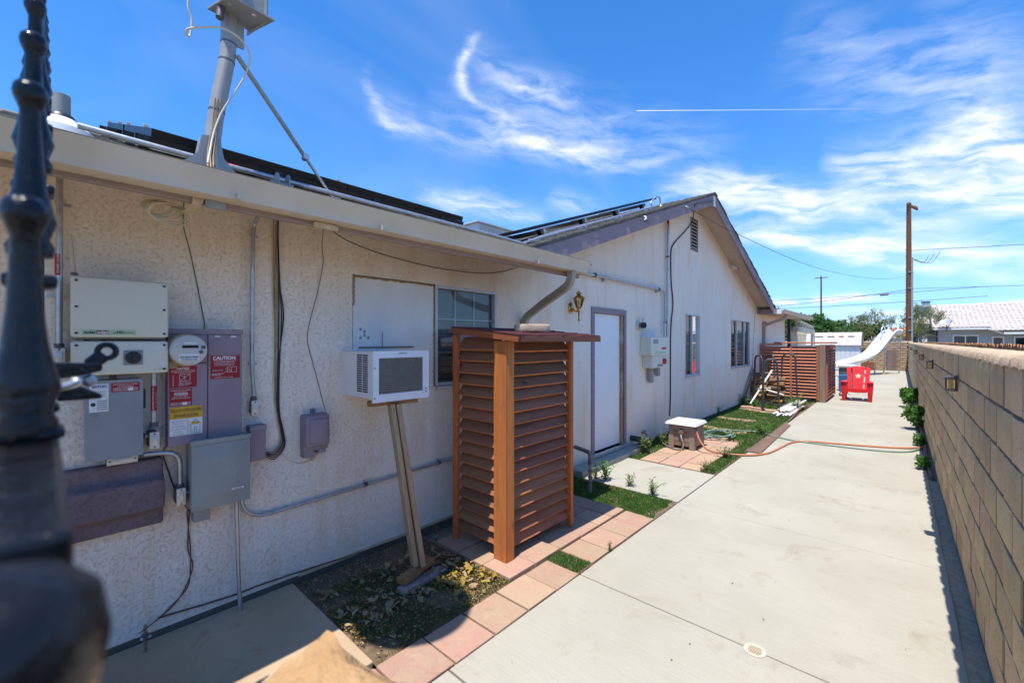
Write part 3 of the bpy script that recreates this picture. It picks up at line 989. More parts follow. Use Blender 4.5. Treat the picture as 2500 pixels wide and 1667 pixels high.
# openings: (y0, y1, z0, z1)
OPN = {'board': (1.664, 2.486, 1.325, 2.29), 'win1': (2.486, 3.318, 1.325, 2.29), 'door': (5.30, 6.20, 0.13, 2.19),
       'win2': (8.814, 2.327, 9.706, 1.03), 'win3': (11.985, 2.334, 13.877, 1.056)}
for k in ('win2', 'win3'):
    a = OPN[k]
    OPN[k] = (a[0], a[2], a[3], a[1])
ybr = sorted({-2.0, 19.0} | {v for o in OPN.values() for v in o[:2]})
zbr = sorted({0.045, 2.62} | {v for o in OPN.values() for v in o[2:]})
m = MB()
for a, b in zip(ybr, ybr[1:]):
    for c, d in zip(zbr, zbr[1:]):
        if any(o[0] <= a and b <= o[1] and o[2] <= c and d <= o[3] for o in OPN.values()):
            continue
        m.add([(W, a, c), (W, b, c), (W, b, d), (W, a, d)], [[0, 1, 2, 3]])
for o in OPN.values():                       # reveals
    y0, y1, z0, z1 = o
    for p, q in (((y0, z0), (y1, z0)), ((y1, z0), (y1, z1)), ((y1, z1), (y0, z1)), ((y0, z1), (y0, z0))):
        m.add([(W, *p), (W, *q), (W - 0.12, *q), (W - 0.12, *p)], [[0, 1, 2, 3]])
# gable triangle
AY, AZ, SL = 9.2, 4.73, 0.35
m.add([(W, AY - (AZ - 2.62) / SL, 2.62), (W, AY + (AZ - 2.62) / SL, 2.62), (W, AY, AZ)], [[0, 1, 2]])
m.add([(W, -2, 2.62), (W, 3.17, 2.62), (W, 3.17, 2.72), (W, -2, 2.72)], [[0, 1, 2, 3]])
# end walls
m.add([(W, 19, 0.045), (HOUSE_BACK, 19, 0.045), (HOUSE_BACK, 19, 2.62), (W, 19, 2.62)], [[0, 1, 2, 3]])
m.add([(W, -2, 0.045), (HOUSE_BACK, -2, 0.045), (HOUSE_BACK, -2, 2.62), (W, -2, 2.62)], [[0, 1, 2, 3]])
m.build('wall', M['stucco'], house, weld=True)
MB().box(W - 0.35, W - 0.018, -2, 19, -0.1, 0.05).build('foundation', M['foundation'], house)
MB().box(W - 0.01, W + 0.012, 1.25, 4.6, 0.035, 0.058).build('weep_screed', M['cream_cable'], house)
# dark rooms behind the openings
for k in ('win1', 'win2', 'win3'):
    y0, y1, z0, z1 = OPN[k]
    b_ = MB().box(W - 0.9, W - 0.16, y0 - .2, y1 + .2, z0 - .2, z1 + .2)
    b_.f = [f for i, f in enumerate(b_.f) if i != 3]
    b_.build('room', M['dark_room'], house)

# --- near eave: soffit, fascia, roof
EX, EZ, RS = -2.40, 2.545, 0.36             # eave edge and slope of the near roof
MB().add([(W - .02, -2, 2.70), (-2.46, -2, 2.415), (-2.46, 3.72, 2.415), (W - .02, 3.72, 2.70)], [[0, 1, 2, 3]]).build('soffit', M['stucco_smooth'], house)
MB().box(-2.495, -2.462, -2, 3.74, 2.405, 2.56).build('fascia', M['purple_fade'], house, bevel=0.003)
MB().prism([(-3.27, 2.72), (-2.465, 2.43), (-2.465, 2.55), (-3.27, 2.84)], 'y', 3.72, 3.75).build('fascia', M['purple_fade'], house, bevel=0.003)
def near_z(x): return EZ + RS * (EX - x)
m = MB()
for pts in ([(EX, -2.2), (EX, 3.78), (-3.25, 3.78), (-3.25, -2.2)], [(-3.27, -2.2), (-3.27, 9.0), (-7.5, 9.0), (-7.5, -2.2)]):
    top = [(x, y, near_z(x)) for x, y in pts]
    bot = [(x, y, near_z(x) - 0.035) for x, y in pts]
    m.add(top + bot, [[0, 1, 2, 3], [7, 6, 5, 4], [0, 4, 5, 1], [1, 5, 6, 2], [2, 6, 7, 3], [3, 7, 4, 0]])
m.add([(-7.5, -2.2, near_z(-7.5)), (-7.5, 9, near_z(-7.5)), (-12.5, 9, 2.7), (-12.5, -2.2, 2.7)], [[0, 1, 2, 3]])
m.build('roof_deck', M['shingle'], house)
rs_ = random.Random(11)
m = MB()
for r_ in range(16):
    x1 = EX + 0.012 - r_ * 0.135
    y = -0.9 - rs_.uniform(0, .3)
    lim = 3.78 if r_ < 6 else 4.6
    while y < lim:
        w_ = rs_.choice((0.16, 0.22, 0.3))
        th = rs_.uniform(0.008, 0.020)
        e = rs_.uniform(-.006, .006)
        a, b = x1 + e, x1 - 0.17
        m.add([(a, y, near_z(a) + .002), (a, y + w_ - .006, near_z(a) + .002), (b, y + w_ - .006, near_z(b)), (b, y, near_z(b)),
               (a, y, near_z(a) + th), (a, y + w_ - .006, near_z(a) + th), (b, y + w_ - .006, near_z(b) + .003), (b, y, near_z(b) + .003)], MB.BF)
        y += w_
m.build('shingles', M['shingle'], house, kind='stuff')

# --- gable roof
RX = -2.80
def gl_z(y): return AZ + 0.035 - SL * abs(AY - y)
m = MB()
for side in (-1, 1):
    ye = 3.3 if side < 0 else 15.0
    for (xa, xb) in ((RX, -11.0),):
        top = [(xa, ye, gl_z(ye)), (xb, ye, gl_z(ye)), (xb, AY, gl_z(AY)), (xa, AY, gl_z(AY))]
        bot = [(x, y, z - 0.03) for x, y, z in top]
        m.add(top + bot, [[0, 1, 2, 3], [7, 6, 5, 4], [0, 4, 5, 1], [1, 5, 6, 2], [2, 6, 7, 3], [3, 7, 4, 0]])
m.build('gable_roof_deck', M['shingle'], house)
# soffit boards under the rakes
m = MB()
for ya, yb in ((3.62, AY), (AY, 15.0)):
    m.add([(RX + .002, ya, gl_z(ya) - .034), (RX + .002, yb, gl_z(yb) - .034), (W - .02, yb, gl_z(yb) - .034), (W - .02, ya, gl_z(ya) - .034)], [[0, 1, 2, 3]])
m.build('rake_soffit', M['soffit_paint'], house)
for ya, yb in ((2.95, AY), (AY, 14.95)):
    z0a, z0b = gl_z(ya) - .032, gl_z(yb) - .032
    MB().prism([(ya, z0a), (yb, z0b), (yb, z0b - .19), ((3.62 if ya < 5 else ya), gl_z(3.62 if ya < 5 else ya) - .222)], 'x', RX - .035, RX).build('rake_board', M['purple'], house, bevel=0.004)
MB().prism([(AY - .07, AZ - .03), (AY + .045, AZ - .015), (AY + .045, AZ - .235), (AY - .07, AZ - .235)], 'x', RX + .001, RX + .006).build('ridge_patch', M['white_paint'], house)
m = MB()
for side in (-1, 1):
    n_ = 43 if side < 0 else 43
    for r_ in range(n_):
        y1 = (3.27 + r_ * .138) if side < 0 else (14.99 - r_ * .135)
        if abs(AY - y1) < .05: continue
        x = RX + rs_.uniform(0.005, .03)
        stop = -6.2 if side < 0 else -3.4
        while x > stop:
            w_ = rs_.choice((.16, .22, .3))
            th = rs_.uniform(.010, .026)
            a = y1 + rs_.uniform(-.008, .008)
            b = a - side * .17
            if side < 0: b = min(b, AY)
            else: b = max(b, AY)
            m.add([(x, a, gl_z(a) + .002), (x - w_ + .006, a, gl_z(a) + .002), (x - w_ + .006, b, gl_z(b)), (x, b, gl_z(b)),
                   (x, a, gl_z(a) + th), (x - w_ + .006, a, gl_z(a) + th), (x - w_ + .006, b, gl_z(b) + .004), (x, b, gl_z(b) + .004)], MB.BF)
            x -= w_
x = RX + .02
while x > -6:
    m.prism([(AY - .14, gl_z(AY - .14) + .012), (AY, gl_z(AY) + .03), (AY + .14, gl_z(AY + .14) + .012), (AY + .14, gl_z(AY + .14)), (AY, gl_z(AY)), (AY - .14, gl_z(AY - .14))], 'x', x, x - .2)
    x -= .14
m.build('gable_shingles', M['shingle'], house, kind='stuff')

# --- back wing: low eave with gutter beyond the gable
m = MB()
b0, b1 = 14.72, 20.8
def bz(x): return 2.72 + 0.16 * (-2.70 - x)
top = [(-2.70, b0, bz(-2.7)), (-2.70, b1, bz(-2.7)), (-6.5, b1, bz(-6.5)), (-6.5, b0, bz(-6.5))]
m.add(top + [(x, y, z - .04) for x, y, z in top], [[0, 1, 2, 3], [7, 6, 5, 4], [0, 4, 5, 1], [1, 5, 6, 2], [2, 6, 7, 3], [3, 7, 4, 0]])
m.build('back_roof', M['shingle'], house)
MB().beam((W - .05, 14.72, 2.66), (-2.72, 14.72, 2.64), 0.05, 0.15).build('eave_return', M['purple'], house, bevel=.004)
MB().beam((-2.72, 14.72, 2.64), (-2.60, 14.72, 2.635), 0.052, 0.14).build('eave_return_end', M['white_paint'], house, bevel=.004)
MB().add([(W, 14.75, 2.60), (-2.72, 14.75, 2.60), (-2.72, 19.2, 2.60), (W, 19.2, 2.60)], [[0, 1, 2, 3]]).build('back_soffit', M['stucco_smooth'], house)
MB().box(-2.72, -2.69, 14.76, 20.8, 2.58, 2.72).build('back_fascia', M['mesh_lattice'], house)

def gutter(y0, y1, x, z0, z1, name, mat):
    """K-style gutter: outer lip at x, top z0 at y0, z1 at y1"""
    prof = [(-.13, 0), (-.13, -.115), (-.055, -.118), (-.035, -.112), (-.030, -.060), (-.006, -.022), (0, 0), (-.012, .001), (-.012, -.006), (-.020, -.024), (-.042, -.060), (-.046, -.104), (-.058, -.110), (-.124, -.108), (-.124, 0)]
    m = MB()
    n = len(prof)
    for y, z in ((y0, z0), (y1, z1)):
        m.v += [Vector((x + p, y, z + q)) for p, q in prof]
    for i in range(n):
        j = (i + 1) % n
        m.f.append([i, j, n + j, n + i])
    o = m.build(name, mat, house, smooth=35)
    return o
g1 = gutter(-2.1, 3.745, -2.33, 2.532, 2.56, 'gutter', M['gutter'])
MB().prism([(-2.46, 2.558), (-2.46, 2.443), (-2.385, 2.44), (-2.363, 2.446), (-2.36, 2.50), (-2.336, 2.538), (-2.328, 2.56)], 'y', 3.745, 3.752).build('gutter_end_cap', M['gutter'], g1)
MB().add([(-2.345, -2.1, 2.535), (-2.326, -2.1, 2.535), (-2.326, 3.75, 2.563), (-2.345, 3.75, 2.563)], [[0, 1, 2, 3]]).build('gutter_lip', M['ac_white'], g1)
for y in (0.62, 1.38, 2.9):
    MB().box(-2.37, -2.3285, y, y + .012, 2.43, 2.46).build('gutter_seam', M['gutter'], g1)
g2 = gutter(14.95, 20.8, -2.57, 2.72, 2.73, 'back_gutter', M['gutter'])

def spout(pts, w, h, name, label=None):
    P = curve(pts, 5)
    m = MB()
    for i, p in enumerate(P):
        t = (P[min(i + 1, len(P) - 1)] - P[max(i - 1, 0)]).normalized()
        side = t.cross(Vector((0, 1, 0)) if abs(t.y) < .9 else Vector((1, 0, 0)))
        side.normalize()
        u = Vector((0, 1, 0)) - t * t.y
        u.normalize()
        side = t.cross(u)
        k = 1 + (0.03 if i % 2 else 0)
        for a, b in ((-1, -.75), (-.75, -1), (.75, -1), (1, -.75), (1, .75), (.75, 1), (-.75, 1), (-1, .75)):
            m.v.append(p + side * (a * h / 2 * k) + u * (b * w / 2 * k))
    n = len(P)
    for i in range(n - 1):
        for j in range(8):
            m.f.append([i * 8 + j, i * 8 + (j + 1) % 8, (i + 1) * 8 + (j + 1) % 8, (i + 1) * 8 + j])
    m.f.append([(n - 1) * 8 + j for j in range(8)])
    return m.build(name, M['downspout'], house, smooth=25)
spout([(-2.395, 3.50, 2.45), (-2.40, 3.50, 2.39), (-2.43, 3.51, 2.33), (-2.50, 3.52, 2.28), (-2.80, 3.60, 2.17), (-3.06, 3.68, 2.07), (-3.16, 3.71, 2.02), (-3.205, 3.73, 1.94), (-3.21, 3.73, 1.85), (-3.21, 3.73, .10)], 0.06, 0.075, 'downspout')
spout([(-2.64, 15.7, 2.61), (-2.65, 15.7, 2.54), (-2.72, 15.65, 2.46), (-2.95, 15.55, 2.37), (-3.14, 15.45, 2.28), (-3.205, 15.42, 2.18), (-3.21, 15.42, .08)], 0.08, 0.09, 'downspout')

# --- windows
def window(name, o, mull, cols, rows, blinds, slide=False):
    y0, y1, z0, z1 = o
    X = W - 0.015
    f = MB()
    fw = 0.032
    for b in ((y0, y1, z0, z0 + fw), (y0, y1, z1 - fw, z1), (y0, y0 + fw, z0 + fw, z1 - fw), (y1 - fw, y1, z0 + fw, z1 - fw)):
        f.box(X - .05, X + .018, *b)
    if mull:
        for q in mull:
            f.box(X - .045, X + .005, q - .02, q + .02, z0 + fw, z1 - fw)
    fr = f.build(name, M['winframe'], house, bevel=.003)
    edges = [y0 + fw] + (list(mull) if mull else []) + [y1 - fw]
    for a, b in zip(edges, edges[1:]):
        MB().add([(X - .03, a, z0 + fw), (X - .03, b, z0 + fw), (X - .03, b, z1 - fw), (X - .03, a, z1 - fw)], [[0, 1, 2, 3]]).build('pane', M['glass'], fr)
        for i in range(1, cols):
            y = a + (b - a) * i / cols
            MB().box(X - .042, X - .034, y - .008, y + .008, z0 + fw, z1 - fw).build('muntin', M['white_paint'], fr)
        for i in range(1, rows):
            z = z0 + (z1 - z0) * i / rows
            MB().box(X - .0445, X - .0345, a, b, z - .008, z + .008).build('muntin', M['white_paint'], fr)
    for (a, b, zb) in blinds:
        m = MB()
        z = z1 - .04
        while z > zb:
            m.obox((X - .062, (a + b) / 2, z), (.0105, 0, .011), (0, (b - a) / 2, 0), (.0007, 0, -.0007))
            z -= 0.026
        m.build('blind', M['blind'], fr, kind='stuff')
    return fr
w1 = OPN['win1']
window('window', w1, None, 3, 3, [(w1[0] + .03, w1[1] - .03, w1[2] + .02)])
MB().box(W - .03, W + .03, w1[0] - .0, w1[1] + .02, w1[2] - .03, w1[2] - .001).build('window_sill', M['winframe'], house, bevel=.004)
w2 = OPN['win2']
window('window', w2, [(w2[0] + w2[1]) / 2], 2, 4, [(w2[0] + .03, (w2[0] + w2[1]) / 2, w2[2] + .1), ((w2[0] + w2[1]) / 2, w2[1] - .03, w2[2] + .3)])
w3 = OPN['win3']
window('window', w3, [w3[0] + .32 * (w3[1] - w3[0]), w3[0] + .72 * (w3[1] - w3[0])], 1, 1, [(w3[0] + .33 * (w3[1] - w3[0]), w3[0] + .71 * (w3[1] - w3[0]), w3[2] + .1)])
for o in (w2, w3):
    MB().box(W - .02, W + .022, o[0] - .012, o[1] + .012, o[2] - .022, o[2] - .001).build('window_sill', M['winframe'], house, bevel=.003)

# --- plywood panel filling half of the window, with foam round its edge
y0, y1, z0, z1 = OPN['board']
bp = MB().box(W - .03, W - .004, y0 + .008, y1 - .014, z0, z1 - .012).build('window_board', M['white_paint'], house, bevel=.002)
rs2 = random.Random(4)
def foam(p, q, n, r0):
    P = [Vector(p).lerp(Vector(q), i / n) + Vector((rs2.uniform(-.003, .003), rs2.uniform(-.004, .004), rs2.uniform(-.004, .004))) for i in range(n + 1)]
    MB().tube(P, [r0 * rs2.uniform(.6, 1.3) for _ in P], 6).build('foam_bead', M['beige_cable'], bp, smooth=60)
foam((W, y0 + .012, z1 - .25), (W, y0 + .012, z1 - .02), 14, .009)
foam((W, y0 + .01, z1 - .014), (W, y1 - .02, z1 - .014), 40, .008)
foam((W, y1 - .012, z1 - .02), (W, y1 - .014, z0 + .02), 40, .006)
MB().tube([(W + .002, 1.93, 1.70), (W + .002, 1.93, 1.83)], .0025, 5).build('crack', M['brown_wire'], bp)
MB().box(W - .004, W + .012, 1.72, 2.24, 1.695, 1.706).build('foam_bead', M['bronze'], bp)
pt = MB()
for k in range(5):
    pt.ball((W - .003, 1.735 + .035 * (k % 3), 1.78 + .05 * (k // 3) + .02 * (k % 2)), .012, 7, 5, (.4, 1, 1.1))
pt.build('patch', M['grey_dull'], bp, kind='stuff')

# --- door
y0, y1, z0, z1 = OPN['door']
dr = MB().box(W - .075, W - .035, y0 + .012, y1 - .07, z0 + .02, z1 - .03).build('door', M['door_white'], house, bevel=.003)
MB().box(W - .035, W - .028, y0 + .02, y0 + .04, .98, 1.06).build('door_latch', M['brass'], dr)
for (a, b, c, d, mt) in ((y0 - .07, y0 + .012, z0 - .03, z1 + .055, 'purple'), (y1 + .0, y1 + .07, z0 - .03, z1 + .055, 'purple'), (y0 + .012, y1, z1 - .025, z1 + .055, 'purple')):
    MB().box(W - .09, W + .016, a, b, c, d).build('door_casing', M[mt], house, bevel=.003)
MB().box(W - .08, W - .004, y1 - .068, y1 - .001, z0, z1 - .03).build('door_jamb', M['lumber_old'], house, bevel=.003)
MB().box(W - .10, W + .045, y0 - .07, y1 + .07, z0 - .05, z0).build('door_sill', M['alu'], house, bevel=.004)

# --- gable vent
gv = 9.148, 4.332, 9.489, 3.705
ya, yb, zb, za = min(gv[0], gv[2]), max(gv[0], gv[2]), gv[3], gv[1]
f = MB()
for b in ((ya - .03, yb + .03, za, za + .03), (ya - .03, yb + .03, zb - .03, zb), (ya - .03, ya, zb, za), (yb, yb + .03, zb, za)):
    f.box(W - .02, W + .02, *b)
vent = f.build('gable_vent', M['purple'], house)
MB().box(W - .002, W + .002, ya, yb, zb, za).build('vent_back', M['dark_room'], vent)
for i in range(9):
    z = zb + (za - zb) * (i + .5) / 9
    MB().obox((W + .012, (ya + yb) / 2, z), (.014, 0, -.018), (0, (yb - ya) / 2, 0), (.003, 0, .003)).build('vent_slat', M['soffit_paint'], vent)

# --- moulded stucco band under the switchgear
m = MB()
prof = [(W - .02, 1.075), (W + .05, 1.07), (W + .055, .985), (W + .105, .955), (W + .11, .80), (W + .06, .765), (W + .055, .69), (W - .02, .685)]
m.prism(prof, 'y', -2.0, 0.47)
m.build('stucco_band', M['purple_stucco'], house, bevel=.012)

# --- pergola and lattice behind the house
pg = thing('pergola', 'cream wooden pergola with lattice panel behind the house', 'pergola', (-3.3, 20.5, 0))
MB().beam((-4.9, 19.9, 2.30), (-2.95, 19.9, 2.22), .10, .16).build('beam', M['mesh_lattice'], pg)
MB().beam((-3.05, 19.8, 2.26), (-3.05, 24.5, 2.18), .10, .18).build('beam', M['mesh_lattice'], pg)
MB().beam((-3.05, 19.8, 2.62), (-3.05, 24.5, 2.42), .06, .10).build('top_rail', M['mesh_lattice'], pg)
for i in range(7):
    y = 20.1 + i * .7
    MB().box(-3.09, -3.02, y, y + .09, 2.25, 2.60 - .03 * i).build('baluster', M['mesh_lattice'], pg)
MB().box(-3.12, -2.98, 24.3, 24.5, 0, 2.3).build('post', M['mesh_lattice'], pg)
lt = MB()
for i in range(22):
    y = 19.15 + i * .16
    for sgn in (1, -1):
        a = Vector((-3.16 + .004 * sgn, y, 1.2 if sgn > 0 else 2.15))
        b = Vector((-3.16 + .004 * sgn, min(y + .95, 23.6), 2.15 if sgn > 0 else 1.2))
        lt.beam(a, b, .05, .008, (1, 0, 0))
lt.build('lattice', M['mesh_lattice'], pg, kind='stuff')
MB().box(-3.2, -3.12, 19.05, 23.6, 0, 1.2).build('skirt', M['mesh_lattice'], pg)
MB().box(-3.18, -3.08, 19.05, 19.14, 0, 2.6).build('post', M['black_plastic'], pg)

# ------------------------------------------------------------------ things on the near wall
def yz(a, b):
    """two corners -> (y0, y1, z0, z1)"""
    return min(a[0], b[0]), max(a[0], b[0]), min(a[1], b[1]), max(a[1], b[1])

def screw(parent, X, y, z, r=.009, mat='dark_fit'):
    m = MB().lathe([(r, 0), (r, .004), (r * .6, .006), (r * .45, .003)], 10, Matrix.Translation((X, y, z)) @ Matrix.Rotation(R(90), 4, 'Y'))
    return m.build('screw', M[mat], parent, smooth=40)

def sticker(parent, X, y0, y1, z0, z1, mat, name='sticker'):
    return MB().box(X - .001, X + .0015, y0, y1, z0, z1).build(name, M[mat], parent)

def lines(parent, X, rows, mat, size):
    for (txt, y, z, w) in rows:
        lettering(parent, txt, y, z, X, size, M[mat], w)

XI = W + 0.19
# solar inverter: upper ivory cover, lower safety switch box
iy = yz((0.087, 2.069), (0.473, 1.771))
inv = thing('solar_inverter', 'two-piece ivory solar inverter with rounded covers and green brand strip', 'inverter', (W, (iy[0] + iy[1]) / 2, 1.5))
y0, y1 = iy[0], iy[1]
z1u, z0u = iy[3] + .012, iy[2]
MB().box(W + .02, XI - .03, y0 + .012, y1 - .012, z0u - .01, z1u - .012).build('heat_sink', M['grey_dull'], inv, bevel=.006)
up = MB().box(XI - .035, XI, y0, y1, z0u, z1u).build('cover', M['ivory'], inv, bevel=.014, seg=3, smooth=40)
z0l, z1l = 1.575, 1.752
MB().box(W + .02, XI - .03, y0 + .012, y1 - .012, z0l + .01, z1l - .012).build('switch_housing', M['grey_dull'], inv, bevel=.006)
lo_ = MB().box(XI - .035, XI, y0, y1, z0l, z1l).build('switch_cover', M['ivory'], inv, bevel=.013, seg=3, smooth=40)
for (cov, za, zb, mid) in ((up, z0u, z1u, True), (lo_, z0l, z1l, False)):
    for y in (y0 + .02, y1 - .02):
        for z in (za + .022, zb - .022) + (((za + zb) / 2,) if mid else ()):
            screw(cov, XI, y, z, .0065)
st = sticker(up, XI, y0 + .04, y0 + .245, z0u + .014, z0u + .040, 'green_sticker', 'brand_strip')
lettering(st, 'solar', y0 + .046, z0u + .020, XI + .003, .021, M['ink_black'], .046, .0005)
rb_ = sticker(st, XI + .001, y0 + .093, y0 + .138, z0u + .018, z0u + .036, 'red_sticker', 'brand_block')
lettering(rb_, 'edge', y0 + .095, z0u + .021, XI + .0045, .020, M['ink_white'], .041, .0003)
lettering(st, 'HD', y0 + .170, z0u + .021, XI + .003, .019, M['ink_black'], .026, .0005)
lettering(st, 'wave', y0 + .200, z0u + .021, XI + .003, .012, M['ink_black'], .034)
MB().tube(curve([(XI + .003, y0 + .155, z0u + .026), (XI + .003, y0 + .161, z0u + .022), (XI + .003, y0 + .169, z0u + .027)], 4), .0012, 5).build('swoosh', M['ink_black'], st)
kb = MB().box(XI, XI + .004, y0 + .195, y0 + .275, z0l + .048, z0l + .128).build('switch_plate', M['grey_metal'], lo_, bevel=.002)
MB().lathe([(.033, 0), (.033, .012), (.028, .016)], 24, Matrix.Translation((XI + .004, y0 + .235, z0l + .088)) @ Matrix.Rotation(R(90), 4, 'Y')).build('rotary_dial', M['black_plastic'], kb, smooth=40)
MB().box(XI + .018, XI + .036, y0 + .229, y0 + .241, z0l + .060, z0l + .116).build('dial_grip', M['black_plastic'], kb, bevel=.003)
lettering(lo_, 'solar', y0 + .318, z0l + .018, XI + .0025, .016, M['mesh_lattice'], .034)
lettering(lo_, 'edge', y0 + .354, z0l + .018, XI + .0025, .016, M['mesh_lattice'], .030)
for y in (y0 + .06, y0 + .12):
    MB().lathe([(.013, 0), (.013, .03)], 12, Matrix.Translation((XI - .06, y, z0u - .03))).build('cable_gland', M['black_plastic'], inv, smooth=40)
MB().lathe([(.014, 0), (.014, .02), (.017, .025), (.017, .035)], 12, Matrix.Translation((XI - .06, y0 + .16, z0l - .03))).build('cable_gland', M['black_plastic'], inv, smooth=40)
an = MB().tube([((-3.13, 0.102, 2.096)), ((-3.13, 0.087, 2.297))], [.0085, .007], 10)
an.build('antenna', M['mesh_lattice'], inv, smooth=40)
MB().lathe([(.014, 0), (.014, .012)], 12, Matrix.Translation((-3.13, 0.102, 2.09))).build('antenna_base', M['dark_fit'], inv, smooth=40)

# grey AC disconnect
dy = yz((0.139, 1.545), (0.37, 1.122))
dis = thing('disconnect_box', 'grey metal disconnect box with white and red stickers below the inverter', 'electrical box', (W, dy[0], dy[2]))
XD = W + .14
MB().box(W, XD - .012, dy[0] + .004, dy[1] - .004, dy[2] + .004, dy[3] - .004).build('body', M['grey_metal'], dis, bevel=.003)
cv_ = MB().box(XD - .012, XD, dy[0], dy[1], dy[2], dy[3]).build('cover', M['grey_metal'], dis, bevel=.003)
hd = MB().box(XD - .05, XD - .02, dy[1], dy[1] + .012, dy[3] - .17, dy[3] - .06).build('handle', M['black_plastic'], dis, bevel=.003)
MB().box(XD - .03, XD, dy[1] + .001, dy[1] + .008, dy[2] + .09, dy[2] + .115).build('latch', M['black_plastic'], dis)
es = sticker(cv_, XD, dy[0] + .016, dy[0] + .090, dy[3] - .165, dy[3] - .018, 'white_sticker')
lettering(es, 'EATON', dy[0] + .026, dy[3] - .038, XD + .003, .018, M['ink_blue'], .055, .0008)
for k in range(5):
    MB().box(XD + .002, XD + .0025, dy[0] + .045, dy[0] + .085, dy[3] - .110 - k * .011, dy[3] - .107 - k * .011).build('print_line', M['ink_black'], es)
MB().lathe([(.010, 0), (.010, .001)], 10, Matrix.Translation((XD + .0015, dy[0] + .031, dy[3] - .125)) @ Matrix.Rotation(R(90), 4, 'Y')).build('hand_mark', M['ink_black'], es)
for k in range(3):
    MB().box(XD + .002, XD + .0025, dy[0] + .024, dy[0] + .078, dy[3] - .060 - k * .012, dy[3] - .058 - k * .012).build('print_line', M['ink_black'], es)
rs3 = sticker(cv_, XD, dy[0] + .100, dy[0] + .215, dy[3] - .066, dy[3] - .018, 'red_sticker', 'warning_sticker')
lines(rs3, XD + .003, [('PHOTOVOLTAIC SYSTEM', dy[0] + .106, dy[3] - .030, .100), ('AC DISCONNECT', dy[0] + .124, dy[3] - .041, .066), ('OPERATING VOLTAGE          VOLTS', dy[0] + .106, dy[3] - .051, .100), ('OPERATING CURRENT          AMPS', dy[0] + .106, dy[3] - .061, .100)], 'ink_white', .010)
sticker(rs3, XD + .002, dy[0] + .168, dy[0] + .188, dy[3] - .062, dy[3] - .044, 'white_sticker', 'write_in_box')
screw(cv_, XD, dy[0] + .035, dy[3] - .185, .012, 'grey_dull')

# purple meter panel
XP = W + .10
py = yz((0.483, 1.822), (0.861, 1.132))
mid = (0.676, 1.581)[0]
mp = thing('meter_panel', 'purple painted meter panel with round electric meter and red caution stickers', 'meter panel', (W, py[0], py[2]))
MB().box(W, XP - .012, py[0] + .003, py[1] - .003, py[2], py[3]).build('body', M['purple_metal'], mp, bevel=.003)
MB().box(XP - .03, XP + .008, py[0] - .004, py[1] + .006, py[3] - .028, py[3] + .004).build('rain_lip', M['purple_metal'], mp, bevel=.003)
lc = MB().box(XP - .012, XP, py[0], mid - .003, py[2] + .002, py[3] - .205).build('lower_cover', M['purple_metal'], mp, bevel=.003)
uc = MB().box(XP - .012, XP + .002, py[0], mid - .003, py[3] - .200, py[3] - .030).build('meter_cover', M['purple_metal'], mp, bevel=.003)
rc = MB().box(XP - .012, XP, mid + .003, py[1], py[2] + .012, py[3] - .030).build('breaker_door', M['purple_metal'], mp, bevel=.003)
for y in (mid + .05, py[1] - .05):
    MB().box(XP, XP + .008, y - .016, y + .016, py[3] - .048, py[3] - .032).build('hasp', M['galv'], rc, bevel=.002)
mc = Vector((XP, ((0.565, 1.7)[0]), ((0.565, 1.7)[1])))
RY = Matrix.Rotation(R(90), 4, 'Y')
me_ = MB().lathe([(.100, 0), (.100, .02), (.096, .024), (.096, .045), (.090, .048)], 36, Matrix.Translation(mc) @ RY).build('meter_ring', M['beige_cable'], mp, smooth=35)
MB().lathe([(.090, .03), (.090, .09), (.086, .105), (.076, .112), (.0, .114)], 36, Matrix.Translation(mc) @ RY).build('meter_face', M['lid'], me_, smooth=35)
XM = mc.x + .1145
MB().box(XM, XM + .001, mc.y - .035, mc.y + .042, mc.z + .012, mc.z + .028).build('display', M['dark_room'], me_)
sticker(me_, XM, mc.y - .028, mc.y + .032, mc.z + .036, mc.z + .047, 'white_sticker', 'meter_label')
ml = sticker(me_, XM, mc.y - .052, mc.y + .046, mc.z - .062, mc.z - .020, 'white_sticker', 'meter_label')
lettering(ml, 'SCE 222010-545097', mc.y - .046, mc.z - .044, XM + .003, .012, M['ink_black'], .088, .0003)
for k in range(2):
    MB().box(XM + .002, XM + .0025, mc.y - .04, mc.y + .036, mc.z - .052 - k * .007, mc.z - .050 - k * .007).build('print_line', M['ink_black'], ml)
for dy_, dz_, r_ in ((.066, .016, .011), (.055, -.012, .010)):
    MB().lathe([(r_, 0), (r_, .004), (r_ * .5, .005)], 14, Matrix.Translation((XM, mc.y + dy_, mc.z + dz_)) @ RY).build('meter_button', M['dark_fit'], me_, smooth=40)
screw(me_, mc.x + .02, mc.y - .066, mc.z - .082, .012, 'dark_fit')
MB().box(XP + .002, XP + .03, mc.y - .085, mc.y - .04, mc.z - .108, mc.z - .06).build('ring_clamp', M['beige_cable'], me_, bevel=.006)

